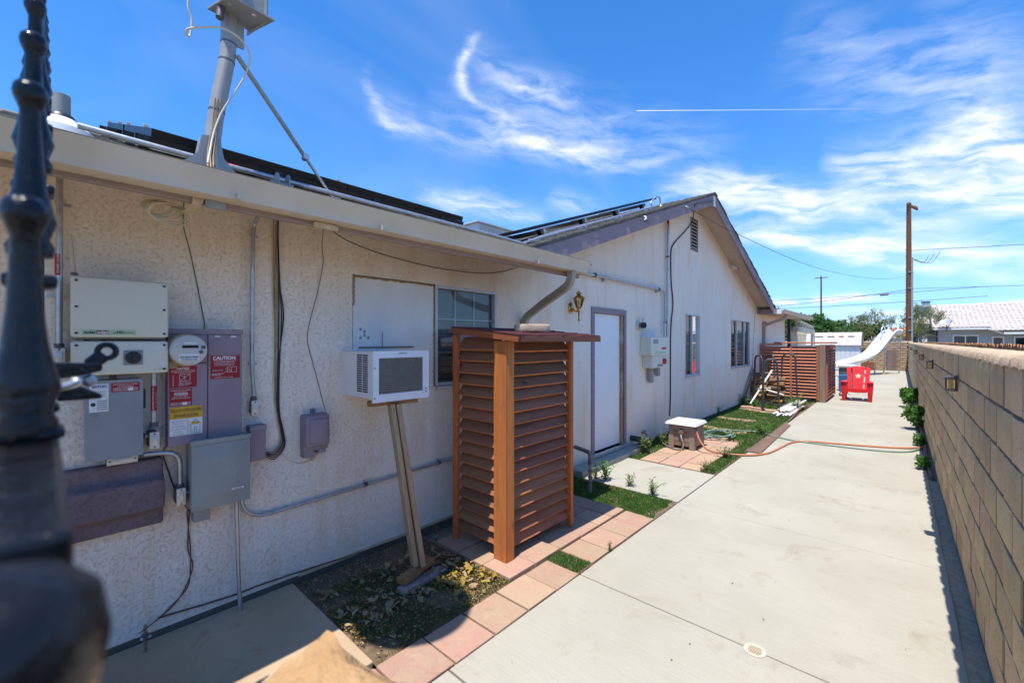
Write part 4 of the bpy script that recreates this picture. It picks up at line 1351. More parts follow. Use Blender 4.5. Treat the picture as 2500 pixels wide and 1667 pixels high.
s1 = sticker(rc, XP, mid + .014, py[1] - .012, py[3] - .305, py[3] - .160, 'red_sticker', 'caution_sticker')
a_, b_ = mid + .014, py[3] - .160
lettering(s1, 'CAUTION:', a_ + .012, b_ - .026, XP + .003, .030, M['ink_white'], .125, .001)
lines(s1, XP + .003, [('POWER TO THIS BUILDING IS', a_ + .014, b_ - .037, .120), ('ALSO SUPPLIED FROM THE', a_ + .020, b_ - .046, .106), ('FOLLOWING SOURCES WITH', a_ + .020, b_ - .055, .108), ('DISCONNECTS AS SHOWN', a_ + .022, b_ - .064, .100), ('SOLAR PANELS ON ROOF', a_ + .008, b_ - .096, .058), ('SERVICE ENTRANCE AND PV', a_ + .006, b_ - .116, .064), ('BREAKER DISCONNECT', a_ + .006, b_ - .124, .052), ('CALIFORNIA CITY, CA 93505', a_ + .020, b_ - .139, .100)], 'ink_white', .0085)
for (p, q) in (((.088, -.072), (.140, -.072)), ((.140, -.072), (.140, -.105)), ((.140, -.105), (.088, -.105)), ((.088, -.105), (.088, -.072)), ((.088, -.072), (.112, -.105)), ((.112, -.072), (.112, -.105)), ((.076, -.084), (.088, -.084)), ((.07, -.108), (.105, -.090))):
    MB().tube([(XP + .003, a_ + p[0], b_ + p[1]), (XP + .003, a_ + q[0], b_ + q[1])], .0009, 4).build('diagram_line', M['ink_white'], s1)
s2 = sticker(lc, XP, py[0] + .004, py[0] + .138, py[3] - .345, py[3] - .220, 'red_sticker', 'caution_sticker')
a_, b_ = py[0] + .004, py[3] - .220
lettering(s2, 'CAUTION', a_ + .036, b_ - .018, XP + .003, .017, M['ink_white'], .060, .0006)
lines(s2, XP + .003, [('POWER TO THIS BUILDING IS ALSO', a_ + .010, b_ - .026, .112), ('SUPPLIED FROM THE FOLLOWING SOURCES', a_ + .010, b_ - .033, .114), ('WITH DISCONNECTS AS SHOWN', a_ + .024, b_ - .040, .086), ('SERVICE ENTRANCE', a_ + .052, b_ - .098, .05), ('METER / DISCONNECT', a_ + .052, b_ - .106, .055), ('EXISTING MAIN', a_ + .052, b_ - .114, .04)], 'ink_white', .007)
for (p, q) in (((.05, -.046), (.10, -.046)), ((.10, -.046), (.10, -.086)), ((.10, -.086), (.05, -.086)), ((.05, -.086), (.05, -.046)), ((.05, -.046), (.075, -.066)), ((.05, -.086), (.1, -.046)), ((.075, -.046), (.075, -.086)), ((.048, -.09), (.048, -.116)), ((.02, -.05), (.02, -.116))):
    MB().tube([(XP + .003, a_ + p[0], b_ + p[1]), (XP + .003, a_ + q[0], b_ + q[1])], .0009, 4).build('diagram_line', M['ink_white'], s2)
s3 = sticker(lc, XP, py[0] + .006, py[0] + .114, py[3] - .452, py[3] - .350, 'red_sticker', 'warning_sticker')
a_, b_ = py[0] + .006, py[3] - .350
lines(s3, XP + .003, [('PHOTOVOLTAIC SYSTEM', a_ + .008, b_ - .014, .092), ('AC DISCONNECT', a_ + .024, b_ - .025, .060), ('DUAL POWER SUPPLY', a_ + .020, b_ - .048, .066), ('ELECTRIC SHOCK HAZARD', a_ + .010, b_ - .060, .088), ('OPERATING VOLTAGE       VOLTS', a_ + .004, b_ - .088, .098), ('OPERATING CURRENT       AMPS', a_ + .004, b_ - .097, .098)], 'ink_white', .0095)
lettering(s3, 'WARNING', a_ + .022, b_ - .038, XP + .003, .015, M['ink_white'], .066, .0005)
sticker(s3, XP + .002, a_ + .062, a_ + .084, b_ - .098, b_ - .082, 'white_sticker', 'write_in_box')
s4 = sticker(lc, XP, py[0] + .008, py[0] + .166, py[2] + .062, py[3] - .458, 'white_sticker', 'shutdown_sticker')
a_, b_ = py[0] + .008, py[3] - .458
zb4 = py[2] + .062
h4 = b_ - zb4
ys = sticker(s4, XP + .001, a_, a_ + .158, b_ - h4 * .42, b_, 'yellow_sticker', 'yellow_band')
lines(ys, XP + .004, [('SOLAR PV SYSTEM EQUIPPED', a_ + .005, b_ - h4 * .19, .148), ('WITH RAPID SHUTDOWN', a_ + .018, b_ - h4 * .37, .120)], 'ink_black', h4 * .16)
lines(s4, XP + .003, [('TURN RAPID SHUTDOWN', a_ + .006, b_ - h4 * .52, .07), ('SWITCH TO THE', a_ + .014, b_ - h4 * .61, .05), ('"OFF" POSITION TO', a_ + .010, b_ - h4 * .70, .06), ('SHUT DOWN PV SYSTEM', a_ + .006, b_ - h4 * .79, .07), ('AND REDUCE', a_ + .018, b_ - h4 * .88, .04), ('SHOCK HAZARD', a_ + .014, b_ - h4 * .97, .05)], 'ink_black', .008)
MB().box(XP + .002, XP + .0026, a_ + .084, a_ + .087, zb4, b_ - h4 * .42).build('divider', M['yellow_sticker'], s4)
for (p, q) in (((.095, .42), (.122, .1)), ((.122, .1), (.150, .42)), ((.100, .42), (.100, .95)), ((.145, .42), (.145, .95)), ((.100, .95), (.145, .95)), ((.118, .6), (.118, .95)), ((.128, .6), (.128, .95)), ((.118, .6), (.128, .6))):
    zz = lambda t_: b_ - h4 * (.42 + .56 * t_)
    MB().tube([(XP + .003, a_ + p[0], zz(p[1])), (XP + .003, a_ + q[0], zz(q[1]))], .0008, 4).build('house_line', M['ink_black'], s4)
MB().box(XP + .002, XP + .003, a_ + .106, a_ + .140, b_ - h4 * .66, b_ - h4 * .56).build('roof_mark', M['yellow_sticker'], s4)

# grey breaker cabinet hung in front of the panel foot
XB = W + .17
by = yz((0.582, 1.16), (0.888, 0.744))
bc = thing('breaker_cabinet', 'dull grey square breaker cabinet with raised pyramid door under the meter panel', 'electrical box', (W, by[0], by[2]))
MB().box(W, XB - .02, by[0] + .004, by[1] - .004, by[2] + .006, by[3] - .004).build('body', M['grey_dull'], bc, bevel=.003)
m = MB()
o_ = [(by[0], by[2]), (by[1], by[2]), (by[1], by[3] - .03), (by[0], by[3] - .03)]
i_ = [(by[0] + .085, by[2] + .085), (by[1] - .085, by[2] + .085), (by[1] - .085, by[3] - .115), (by[0] + .085, by[3] - .115)]
m.add([(XB - .018, *p) for p in o_] + [(XB, *p) for p in o_] + [(XB + .018, *p) for p in i_], [[0, 1, 5, 4], [1, 2, 6, 5], [2, 3, 7, 6], [3, 0, 4, 7], [4, 5, 9, 8], [5, 6, 10, 9], [6, 7, 11, 10], [7, 4, 8, 11], [8, 9, 10, 11]])
dr_ = m.build('door', M['grey_dull'], bc)
MB().box(XB - .03, XB + .006, by[0] - .004, by[1] + .004, by[3] - .028, by[3] + .002).build('hood', M['grey_dull'], bc, bevel=.003)
np_ = MB().box(XB + .0185, XB + .0195, by[0] + .20, by[0] + .265, by[2] + .088, by[2] + .098).build('name_plate', M['white_sticker'], dr_)
MB().box(XB + .0196, XB + .0198, by[0] + .21, by[0] + .255, by[2] + .0915, by[2] + .0945).build('print_line', M['ink_black'], np_)
MB().box(W, W + .07, by[0] + .03, by[0] + .115, by[2] - .10, by[2] + .004).build('nipple_box', M['grey_metal'], bc, bevel=.004)

# small purple box and telephone box
sy = yz((0.916, 1.185), (1.01, 0.955))
sb = thing('cable_box', 'small plain purple box beside the breaker cabinet where cables enter', 'cable box', (W, sy[0], sy[2]))
MB().box(W, W + .075, sy[0], sy[1], sy[2], sy[3]).build('body', M['purple_metal'], sb, bevel=.004)
MB().box(W, W + .083, sy[0] - .004, sy[1] + .004, sy[3] - .03, sy[3] + .004).build('lid', M['purple_metal'], sb, bevel=.004)
ty = yz((1.257, 1.216), (1.438, 0.969))
tb = thing('telephone_box', 'rounded purple telephone box alone on the wall left of the air conditioner', 'telephone box', (W, ty[0], ty[2]))
MB().box(W, W + .07, ty[0], ty[1], ty[2] - .02, ty[3]).build('body', M['purple_metal'], tb, bevel=.012, seg=3, smooth=40)
cv2 = MB().box(W + .06, W + .105, ty[0] + .003, ty[1] - .003, ty[2] + .012, ty[3] - .003).build('cover', M['purple_metal'], tb, bevel=.016, seg=3, smooth=40)
MB().box(W + .10, W + .115, ty[0] + .03, ty[1] - .022, ty[2] + .04, ty[3] - .03).build('raised_panel', M['purple_metal'], cv2, bevel=.010, seg=3, smooth=40)
MB().box(W, W + .012, (ty[0] + ty[1]) / 2 - .018, (ty[0] + ty[1]) / 2 + .018, ty[3] - .01, ty[3] + .035).build('mount_tab', M['purple_metal'], tb, bevel=.003)
MB().box(W, W + .06, ty[0] + .005, ty[0] + .075, ty[2] - .065, ty[2] - .015).build('cable_guard', M['purple_metal'], tb, bevel=.005)
MB().box(W, W + .06, ty[1] - .07, ty[1] - .012, ty[2] - .05, ty[2] - .015).build('cable_guard', M['purple_metal'], tb, bevel=.005)
for z in (ty[2] + .08, ty[2] + .11):
    MB().lathe([(.009, -.01), (.009, .012)], 10, Matrix.Translation((W + .05, ty[1] + .008, z)) @ RY).build('hinge', M['dark_fit'], tb, smooth=40)
for k in range(3):
    c = Vector((W + .02, (ty[0] + ty[1]) / 2, ty[2] - .04))
    MB().tube(curve([c + Vector((0, -.04 - .006 * k, .0)), c + Vector((.01, -.01, -.035 - .012 * k)), c + Vector((0, .03 + .006 * k, 0))], 6), .0028, 6).build('loop_wire', M['cream_cable'], tb, smooth=60)

# conduits
def lb(parent, c, length, axis, X):
    """conduit body with its cast cover: c=(y,z) centre"""
    w_ = .021
    hl = length / 2
    if axis == 'z':
        a = (c[0] - w_, c[0] + w_, c[1] - hl, c[1] + hl)
    else:
        a = (c[0] - hl, c[0] + hl, c[1] - w_, c[1] + w_)
    b_ = MB().box(W, X, *a).build('conduit_body', M['dark_fit'], parent, bevel=.012, seg=3, smooth=40)
    k = .001
    cvr = MB().box(X - .004, X + .007, a[0] - k, a[1] + k, a[2] - k, a[3] + k)
    cvr.build('cover_plate', M['cast_alu'], b_, bevel=.003)
    r_ = MB().box(X + .006, X + .012, a[0] + (.008 if axis == 'z' else .022), a[1] - (.008 if axis == 'z' else .022), a[2] + (.022 if axis == 'z' else .008), a[3] - (.022 if axis == 'z' else .008))
    r_.build('raised_rib', M['alu'], b_, bevel=.005, seg=2, smooth=40)
    for t_ in (-1, 1):
        if axis == 'z': screw(b_, X + .006, c[0], c[1] + t_ * (hl - .010), .004)
        else: screw(b_, X + .006, c[0] + t_ * (hl - .010), c[1], .004)
    return b_

def coupling(parent, p, axis, r):
    rot = {'z': Matrix(), 'y': Matrix.Rotation(R(90), 4, 'X'), 'x': RY}[axis]
    return MB().lathe([(r, -.014), (r * 1.12, -.012), (r * 1.12, -.002), (r * .9, 0), (r * 1.12, .002), (r * 1.12, .012), (r, .014)], 12, Matrix.Translation(p) @ rot).build('coupling', M['dark_fit'], parent, smooth=40)

def strap(parent, p, r, side=1):
    m = MB().box(p[0] - .018, p[0] + r + .002, p[1] - r - .002, p[1] + r + .002, p[2] - .008, p[2] + .008)
    m.box(W - .001, W + .004, p[1] + side * r, p[1] + side * (r + .03), p[2] - .008, p[2] + .008)
    return m.build('strap', M['galv'], parent, bevel=.002)

c1 = thing('power_conduit', 'galvanized conduit with red sticker rising to the eave at the far left', 'conduit', (W, 0, 1.5))
xc = W + .035
MB().tube([((-3.2, 0.052, 2.605)), ((-3.2, 0.05, 1.739))], .0135, 12).build('pipe', M['galv'], c1, smooth=40)
pc = (0.05, 1.714)
lb(c1, (pc[0], pc[1] - .045), .095, 'z', W + .06)
coupling(c1, (xc + .015, pc[0], pc[1] + .012), 'z', .017)
ps = (0.048, 2.155)
stp = MB().lathe([(.0142, -.065), (.0142, .045)], 14, Matrix.Translation((W + .05, ps[0], ps[1]))).build('red_sticker', M['red_sticker'], c1, smooth=40)
lettering(stp, 'POWER SOURCE', ps[0] + .003, ps[1] - .055, W + .0648, .014, M['ink_white'], .11, 0, 'LEFT', R(90))
strap(c1, (W + .04, ps[0], ps[1] - .17), .0135, -1)
strap(c1, (W + .04, ps[0] + .003, ps[1] + .31), .0135, 1)

c2 = thing('photovoltaic_conduit', 'short vertical conduit with red warning sticker between inverter and elbow fitting', 'conduit', (W, .45, 1.2))
p0, p1 = (0.419, 1.561), (0.41, 1.278)
MB().tube([(W + .11, p0[0], 1.58), (W + .11, p0[0], p1[1])], .0135, 12).build('pipe', M['galv'], c2, smooth=40)
st2 = MB().lathe([(.0143, -.09), (.0143, .05)], 14, Matrix.Translation((W + .11, p0[0], p1[1] + .17))).build('warning_sticker', M['red_sticker'], c2, smooth=40)
lettering(st2, 'WARNING: PHOTOVOLTAIC', p0[0] - .0025, p1[1] + .084, W + .1255, .010, M['ink_white'], .128, 0, 'LEFT', R(90))
lettering(st2, 'POWER SOURCE', p0[0] + .009, p1[1] + .09, W + .1225, .010, M['ink_white'], .10, 0, 'LEFT', R(90))
coupling(c2, (W + .11, p0[0], p1[1]), 'z', .017)
q_ = (0.406, 1.191)
lb(c2, (p0[0], q_[1]), .092, 'z', W + .13)
MB().tube([(W + .08, p0[0] - .02, q_[1] + .02), (W + .08, dy[1], q_[1] + .02)], .012, 10).build('nipple', M['galv'], c2, smooth=40)

c3 = thing('curved_conduit', 'galvanized conduit bending from a horizontal fitting down to the breaker cabinet', 'conduit', (W, .4, 1.0))
h0 = (0.287, 1.104)
lb(c3, h0, .125, 'y', W + .105)
e0 = (W + .075, h0[0] + .065, h0[1] + .003)
v0 = (0.544, 0.832)
MB().tube(curve([e0, (W + .075, e0[1] + .06, e0[2]), (W + .075, v0[0] - .05, e0[2] - .012), (W + .075, v0[0] - .012, e0[2] - .04), (W + .075, v0[0], e0[2] - .09), (W + .075, v0[0], v0[1] + .045)], 6), .0135, 12).build('pipe', M['galv'], c3, smooth=50)
coupling(c3, (W + .075, e0[1] + .012, e0[2]), 'y', .017)
coupling(c3, (W + .075, v0[0], v0[1] + .058), 'z', .017)
lb(c3, v0, .10, 'z', W + .105)
MB().tube([(W + .06, v0[0], v0[1] + .01), (W + .06, by[0] + .01, v0[1] + .01)], .013, 10).build('nipple', M['galv'], c3, smooth=40)

c4 = thing('ground_conduit', 'galvanized conduit dropping from the breaker cabinet to the concrete pad', 'conduit', (W, .83, 0))
t0 = (-3.19, 0.839, 0.741)
MB().tube([t0, ((-3.19, 0.851, 0.236)), ((-3.15, 0.854, -0.032))], .0125, 10).build('pipe', M['galv'], c4, smooth=40)

c5 = thing('wall_conduit', 'grey conduit running low along the wall from the breaker cabinet to the louvered box', 'conduit', (W, 2, .9))
MB().tube(curve([(-3.22, 0.878, 0.728), (-3.22, 0.883, 0.668), (-3.22, 0.916, 0.609), (-3.22, 0.99, 0.57), (-3.22, 1.158, 0.566), (-3.22, 1.789, 0.585), (-3.22, 2.674, 0.61), (-3.22, 2.915, 0.615)], 6), .0115, 10).build('pipe', M['galv'], c5, smooth=50)
for px_ in ((-3.22, 1.763, 0.588), (-3.22, 2.51, 0.609)):
    coupling(c5, px_, 'y', .016)
    MB().box(W, W + .025, px_[1] - .007, px_[1] + .007, px_[2] - .03, px_[2] + .03).build('strap', M['galv'], c5, bevel=.002)

c6 = thing('eave_conduit', 'galvanized conduit bending out of the eave and down to a cast fitting', 'conduit', (W, .95, 1.4))
MB().tube(curve([(-2.95, 0.935, 2.559), (-3.1, 0.948, 2.576), (-3.2, 0.949, 2.541), (-3.21, 0.942, 2.446), (-3.21, 0.938, 2.115), (-3.21, 0.935, 1.621), (-3.21, 0.947, 1.387)], 6), .0128, 12).build('pipe', M['galv'], c6, smooth=50)
for (a, b_) in ((((0.94, 2.464))), (((0.935, 1.599)))):
    strap(c6, (W + .03, a, b_), .0128, 1)
cc = (0.945, 1.368)
coupling(c6, (W + .04, cc[0], cc[1]), 'z', .0165)
lb(c6, (cc[0] + .004, cc[1] - .062), .095, 'z', W + .055)

# ------------------------------------------------------------------ cables on the near wall
def cable(name, label, pts, r, mat, k=6, n=6, cat='cable', group=None):
    o = MB().tube(curve(pts, k), r, n).build(name, M[mat], smooth=60)
    return tag(o, label, cat, group)

cable('green_wire', 'thin green earth wire hanging from the eave to the meter panel', [(-3.1, 0.551, 2.597), (-3.2, 0.563, 2.499), (-3.22, 0.572, 2.43), (-3.235, 0.606, 2.288), (-3.24, 0.638, 2.115), (-3.24, 0.663, 1.963), (-3.24, 0.678, 1.861), (-3.16, 0.657, 1.803)], .0028, 'green_wire', cat='wire')
for k, off in enumerate((0, 7, 12)):
    cable('beige_cable', ('beige cable hanging from the eave, leftmost of three', 'beige cable hanging from the eave, middle of three', 'beige cable hanging from the eave beside the black ones')[k],
          [(W + .05, (1.066, 2.641)[0] + off * .0018, 2.66), (W + .02, (1.076, 2.53)[0] + off * .0018, 2.5), (W + .012, (1.079, 2.303)[0] + off * .0014, 2.06), (W + .012, (1.089, 1.845)[0] + off * .001, 1.82), (W + .012, (1.087, 1.385)[0] + off * .0014, 1.40), (W + .014, (1.103, 1.125)[0] + off * .0012, 1.22), (W + .016, (1.124, 0.962)[0] + off * .001, 1.06 - k * .012), (W + .03, (1.071, 0.883)[0], .985 - k * .012), (W + .04, (0.994, 0.938)[0], 1.00), (W + .04, sy[1] - .03 - .012 * k, sy[2] + .005)], .0042, 'beige_cable')
for k, (d1, d2) in enumerate(((0, 0), (10, 14), (16, 8))):
    cable('black_cable', ('black cable looping from the eave into the purple box, closest to the beige cables', 'black cable looping from the eave into the purple box, bowing furthest right', 'black cable looping from the eave into the purple box, middle one')[k],
          [(W + .06, (1.097, 2.649)[0], 2.66), (W + .03, (1.101, 2.533)[0], 2.5), (W + .02, (1.108, 2.422)[0] + d1 * .0006, 2.14), (W + .014, (1.111, 2.076)[0] + d1 * .0020, 1.93), (W + .016, (1.105, 1.614)[0] + d2 * .0008, 1.62), (W + .018, (1.1, 1.269)[0] + d2 * .0008, 1.30), (W + .018, (1.122, 1.064)[0] + d1 * .0008, 1.14), (W + .022, (1.132, 0.931)[0] + d1 * .001, 1.03 - .01 * k), (W + .04, (1.071, 0.874)[0], .965 - .015 * k), (W + .045, (0.999, 0.929)[0], 1.00 - .01 * k), (W + .04, sy[1] - .05, sy[2] + .005)], .0042, 'black_cable')
cable('thin_wire', 'thin brown wire snaking down from the eave splice to the telephone box', [(-3.15, 1.389, 2.601), (-3.23, 1.412, 2.471), (-3.24, 1.425, 2.351), (-3.24, 1.385, 2.129), (-3.24, 1.316, 1.85), (-3.24, 1.313, 1.729), (-3.24, 1.352, 1.576), (-3.24, 1.428, 1.277), (-3.2, 1.432, 1.209)], .0022, 'brown_wire', cat='wire')
cable('sagging_wire', 'brown wire sagging under the eave from the splice to the gable corner', [(-3.1, 1.382, 2.599), (-3.15, 1.578, 2.525), (-3.2, 1.965, 2.472), (-3.22, 2.453, 2.443), (-3.23, 2.924, 2.451), (-3.235, 3.286, 2.494), (-3.235, 3.583, 2.576), (-3.2, 3.742, 2.64)], .0042, 'brown_wire', cat='wire')
cable('ceiling_wire', 'cream wire stapled loosely along the right part of the eave board', [(-2.5, 1.762, 2.448), (-2.6, 2, 2.433), (-2.64, 2.214, 2.439), (-2.58, 2.381, 2.46), (-2.6, 2.566, 2.462), (-2.58, 2.897, 2.466)], .003, 'cream_cable', cat='wire')
cable('looped_wire', 'thin pale wire looping low between the cable box and telephone box', [(-3.24, 1.132, 0.96), (-3.24, 1.179, 0.901), (-3.24, 1.264, 0.86), (-3.24, 1.352, 0.878), (-3.22, 1.404, 0.933)], .0018, 'cream_cable', cat='wire')
cl = thing('cable_coil', 'coil of cream cable tied under the eave above the inverter', 'cable coil', (-2.6, .4, 2.4))
for k in range(5):
    c_ = Vector((-2.60 + .01 * k, .355 + .012 * k, 2.395 - .008 * k))
    pts = [c_ + Vector((.02 * math.cos(a + k), .055 * math.cos(a) * (1 + .12 * k), .034 * math.sin(a) * (1 + .1 * k) - .01)) for a in [i * 2 * math.pi / 10 for i in range(10)]]
    MB().tube(curve(pts, 4, True), .0042, 6, closed=True).build('loop', M['cream_cable'], cl, smooth=60)
for k in range(6):
    y_ = (0.487, 2.426)[0] + .006 * (k - 3)
    MB().tube(curve([(-2.60, .41, 2.40), (-2.53, y_ - .02, 2.375), (-2.455, y_, 2.40), (-2.455, y_ + .004 * k, 2.46)], 5), .0038, 6).build('strand', M['cream_cable'], cl, smooth=60)
br = MB().box(-2.462, -2.44, .515, .60, 2.39, 2.44)
br_o = br.build('ground_block', M['grey_dull'], None, bevel=.006)
tag(br_o, 'small grey cable ground block screwed under the gutter', 'cable block')
sp = MB().box(-2.462, -2.43, (1.023, 2.426)[0], (1.162, 2.426)[0], 2.395, 2.43).build('taped_splice', M['cream_cable'], None, bevel=.010, seg=3)
tag(sp, 'lumpy cream taped splice on the eave board', 'splice')
gw = thing('ground_wire', 'two twisted brown wires running down the wall to the ground clamp', 'wire', (W, .35, 0))
for k in range(2):
    s_ = (k * 2 - 1) * .006
    MB().tube(curve([(-3.2, 0.497, 1.156), (-3.22, 0.471, 1.092), (-3.235, 0.496, 0.986), (-3.235, 0.535, 0.841), (-3.235, 0.597, 0.712), (W + .008, (0.596, 0.572)[0] + s_, .70), (W + .008, (0.6, 0.343)[0] - s_, .48), (W + .008, (0.613, 0.212)[0] + s_, .36), (W + .008, (0.586, 0.097)[0] - s_, .24), (W + .012, (0.516, 0.056)[0] + s_, .16), (W + .02, (0.435, 0.078)[0], .11), (W + .05, .36, .09)], 5), .0032, 6).build('strand', M['brown_wire'], gw, smooth=60)
gr = thing('ground_rod', 'short dark ground rod with brass clamp standing in the pad edge', 'ground rod', (-3.128, 0.38, 0))
g_ = WM[gr].translation
MB().tube([(g_.x, g_.y, 0), (g_.x + .002, g_.y, .16)], .008, 8).build('rod', M['rust_pipe'], gr, smooth=40)
MB().box(g_.x - .015, g_.x + .025, g_.y - .016, g_.y + .016, .085, .115).build('clamp', M['dark_fit'], gr, bevel=.004)
for s_ in (-1, 1):
    MB().ball((g_.x + .02, g_.y + .016 * s_, .10), .009).build('bolt', M['galv'], gr, smooth=60)
cable('low_cable', 'thin brown cable clipped along the foot of the near wall', [(W + .012, .45, .12), (-3.24, 0.813, 0.085), (-3.24, 1.006, 0.084), (-3.24, 1.337, 0.067), (-3.24, 1.692, 0.043), (-3.24, 2.03, 0.032), (-3.24, 2.24, 0.027), (-3.2, 2.391, -0.011)], .005, 'brown_wire')
gr2 = thing('ground_stake', 'rusty ground stake with a shiny clamp beside the louvered box', 'ground rod', (-3.019, 2.326, 0))
g2_ = WM[gr2].translation
MB().tube([(g2_.x, g2_.y, -.02), (g2_.x, g2_.y, .13)], .007, 8).build('rod', M['rust'], gr2, smooth=40)
MB().box(g2_.x - .014, g2_.x + .014, g2_.y - .014, g2_.y + .014, .02, .045).build('clamp', M['galv'], gr2, bevel=.004)

# ------------------------------------------------------------------ window air conditioner and its prop
ac = thing('air_conditioner', 'white window air conditioner with grey louvered back sticking out of the wall', 'air conditioner', (W, 1.8, 1.32))
AX, ay0, ay1, az0, az1 = -2.75, 1.562, 2.043, 1.325, 1.68
MB().box(W - .03, AX - .02, ay0 + .008, ay1 - .008, az0 + .01, az1 - .004).build('case', M['ac_white'], ac, bevel=.006)
fr = MB()
fo = (ay0, ay1, az0 - .012, az1)
fi = (ay0 + .045, ay1 - .055, az0 + .045, az1 - .05)
for b in ((fo[0], fo[1], fo[2], fi[2]), (fo[0], fo[1], fi[3], fo[3]), (fo[0], fi[0], fi[2], fi[3]), (fi[1], fo[1], fi[2], fi[3])):
    fr.box(AX - .022, AX, *b)
rear = fr.build('rear_frame', M['ac_white'], ac, weld=True)
MB().box(AX - .02, AX - .016, fi[0] - .004, fi[1] + .004, fi[2] - .004, fi[3] + .004).build('coil', M['dark_fit'], ac)
n = 17
for i in range(n):
    z = fi[2] + (fi[3] - fi[2]) * (i + .5) / n
    MB().box(AX - .012, AX - .006, fi[0], fi[1], z - .0022, z + .0022).build('grille_bar', M['downspout'], ac)
lettering(rear, 'perfect aire', ay0 + .205, az1 - .022, AX + .002, .015, M['ink_black'], .072, .0003)
for y, z in ((ay0 + .012, az0 + .02), (ay1 - .03, az0 + .06), (ay1 - .03, az0 + .035), (ay0 + .012, az1 - .12)):
    screw(rear, AX, y, z, .005)
sx0 = AX - .035
for k in range(2):
    for i in range(17):
        z = az0 + .055 + i * .0165
        xa = sx0 - .055 - k * .085
        MB().box(xa - .068, xa, ay0 + .0045, ay0 + .0085, z, z + .009).build('side_slot', M['dark_room'], ac)
pr = thing('lumber_prop', 'pair of pale two-by-fours on weathered blocks propping up the air conditioner', 'prop', (-2.734, 1.89, 0))
MB().beam((-2.93, 1.62, 1.285), (-2.80, 1.96, 1.298), .09, .036).build('cross_block', M['lumber_y'], pr, bevel=.003)
for s_ in (-1, 1):
    MB().beam((-2.655 + .02 * s_, 1.875 + .018 * s_, .085), (-2.84 + .012 * s_, 1.77 + (.036 if s_ > 0 else .002) * s_, 1.275), .036, .088, (1, -.25, 0)).build('two_by_four', M['lumber'], pr, bevel=.003)
MB().beam((-2.56, 1.662, 0.018), (-2.6, 2.066, 0), .085, .038).build('base_board', M['grey_lumber'], pr, bevel=.003)
b0_, b1_ = Vector((-2.56, 1.685, 0.045)), Vector((-2.665, 2.022, 0.045))
MB().beam(b0_ + Vector((-.03, 0, .02)), b1_ + Vector((-.03, 0, .02)), .085, .038).build('wedge_block', M['lumber_y'], pr, bevel=.003)

# ------------------------------------------------------------------ louvered box
bx = thing('louvered_box', 'tall orange-stained cedar louver box with red shingle top on the pavers', 'enclosure', (-2.65, 2.9, 0))
FX0, FX1, FY0, FY1 = -2.925, -2.275, 2.425, 3.355
TOPZ = 1.755
MB().box(FX1 - .135, FX1, FY0, FY0 + .022, .015, TOPZ).build('corner_board', M['cedar'], bx, bevel=.003)
MB().box(FX1 - .022, FX1 + .003, FY0 + .023, FY0 + .095, .015, TOPZ - .004).build('corner_board', M['cedar'], bx, bevel=.003)
MB().box(FX0, FX0 + .05, FY0 + .005, FY0 + .045, .015, TOPZ + .055).build('post', M['cedar'], bx, bevel=.003)
MB().box(FX1 - .06, FX1, FY1 - .042, FY1, .015, TOPZ).build('post', M['cedar'], bx, bevel=.003)
MB().box(FX0, FX0 + .05, FY1 - .042, FY1, .015, TOPZ + .05).build('post', M['cedar'], bx, bevel=.003)
for z in (.12, .45, .85, 1.25, 1.62):
    for x in (FX1 - .11, FX1 - .03):
        MB().lathe([(.0035, 0), (.0035, .001), (.001, .0015)], 8, Matrix.Translation((x, FY0 - .0005, z + .02 * (x > -2.33))) @ Matrix.Rotation(R(90), 4, 'X')).build('nail_head', M['dark_fit'], bx)
nsl = 17
pitch = (1.685 - .115) / (nsl - 1)
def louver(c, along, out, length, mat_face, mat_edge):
    """tilted slat with front edge painted bright as if sun-caught; along, out = unit vectors"""
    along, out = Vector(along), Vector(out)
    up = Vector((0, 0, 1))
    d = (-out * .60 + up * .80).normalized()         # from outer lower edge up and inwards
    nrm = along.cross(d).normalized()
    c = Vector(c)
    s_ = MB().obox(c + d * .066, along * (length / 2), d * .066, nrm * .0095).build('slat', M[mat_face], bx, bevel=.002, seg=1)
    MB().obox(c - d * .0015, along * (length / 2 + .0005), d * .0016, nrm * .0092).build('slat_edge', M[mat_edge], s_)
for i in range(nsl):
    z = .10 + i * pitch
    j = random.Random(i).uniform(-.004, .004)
    louver((FX1 - .03, (FY0 + .095 + FY1 - .042) / 2, z + j), (0, 1, 0), (1, 0, 0), FY1 - FY0 - .137, 'cedar_y', 'lit_edge_y')
    louver(((FX0 + .05 + FX1 - .135) / 2, FY0 + .03, z + j + .01), (1, 0, 0), (0, -1, 0), FX1 - FX0 - .185, 'cedar_x', 'lit_edge_x')
    if i % 3 == 0:
        MB().box(FX0 + .03, FX1 - .04, FY1 - .02, FY1 - .002, z, z + .09).build('back_board', M['cedar_x'], bx)
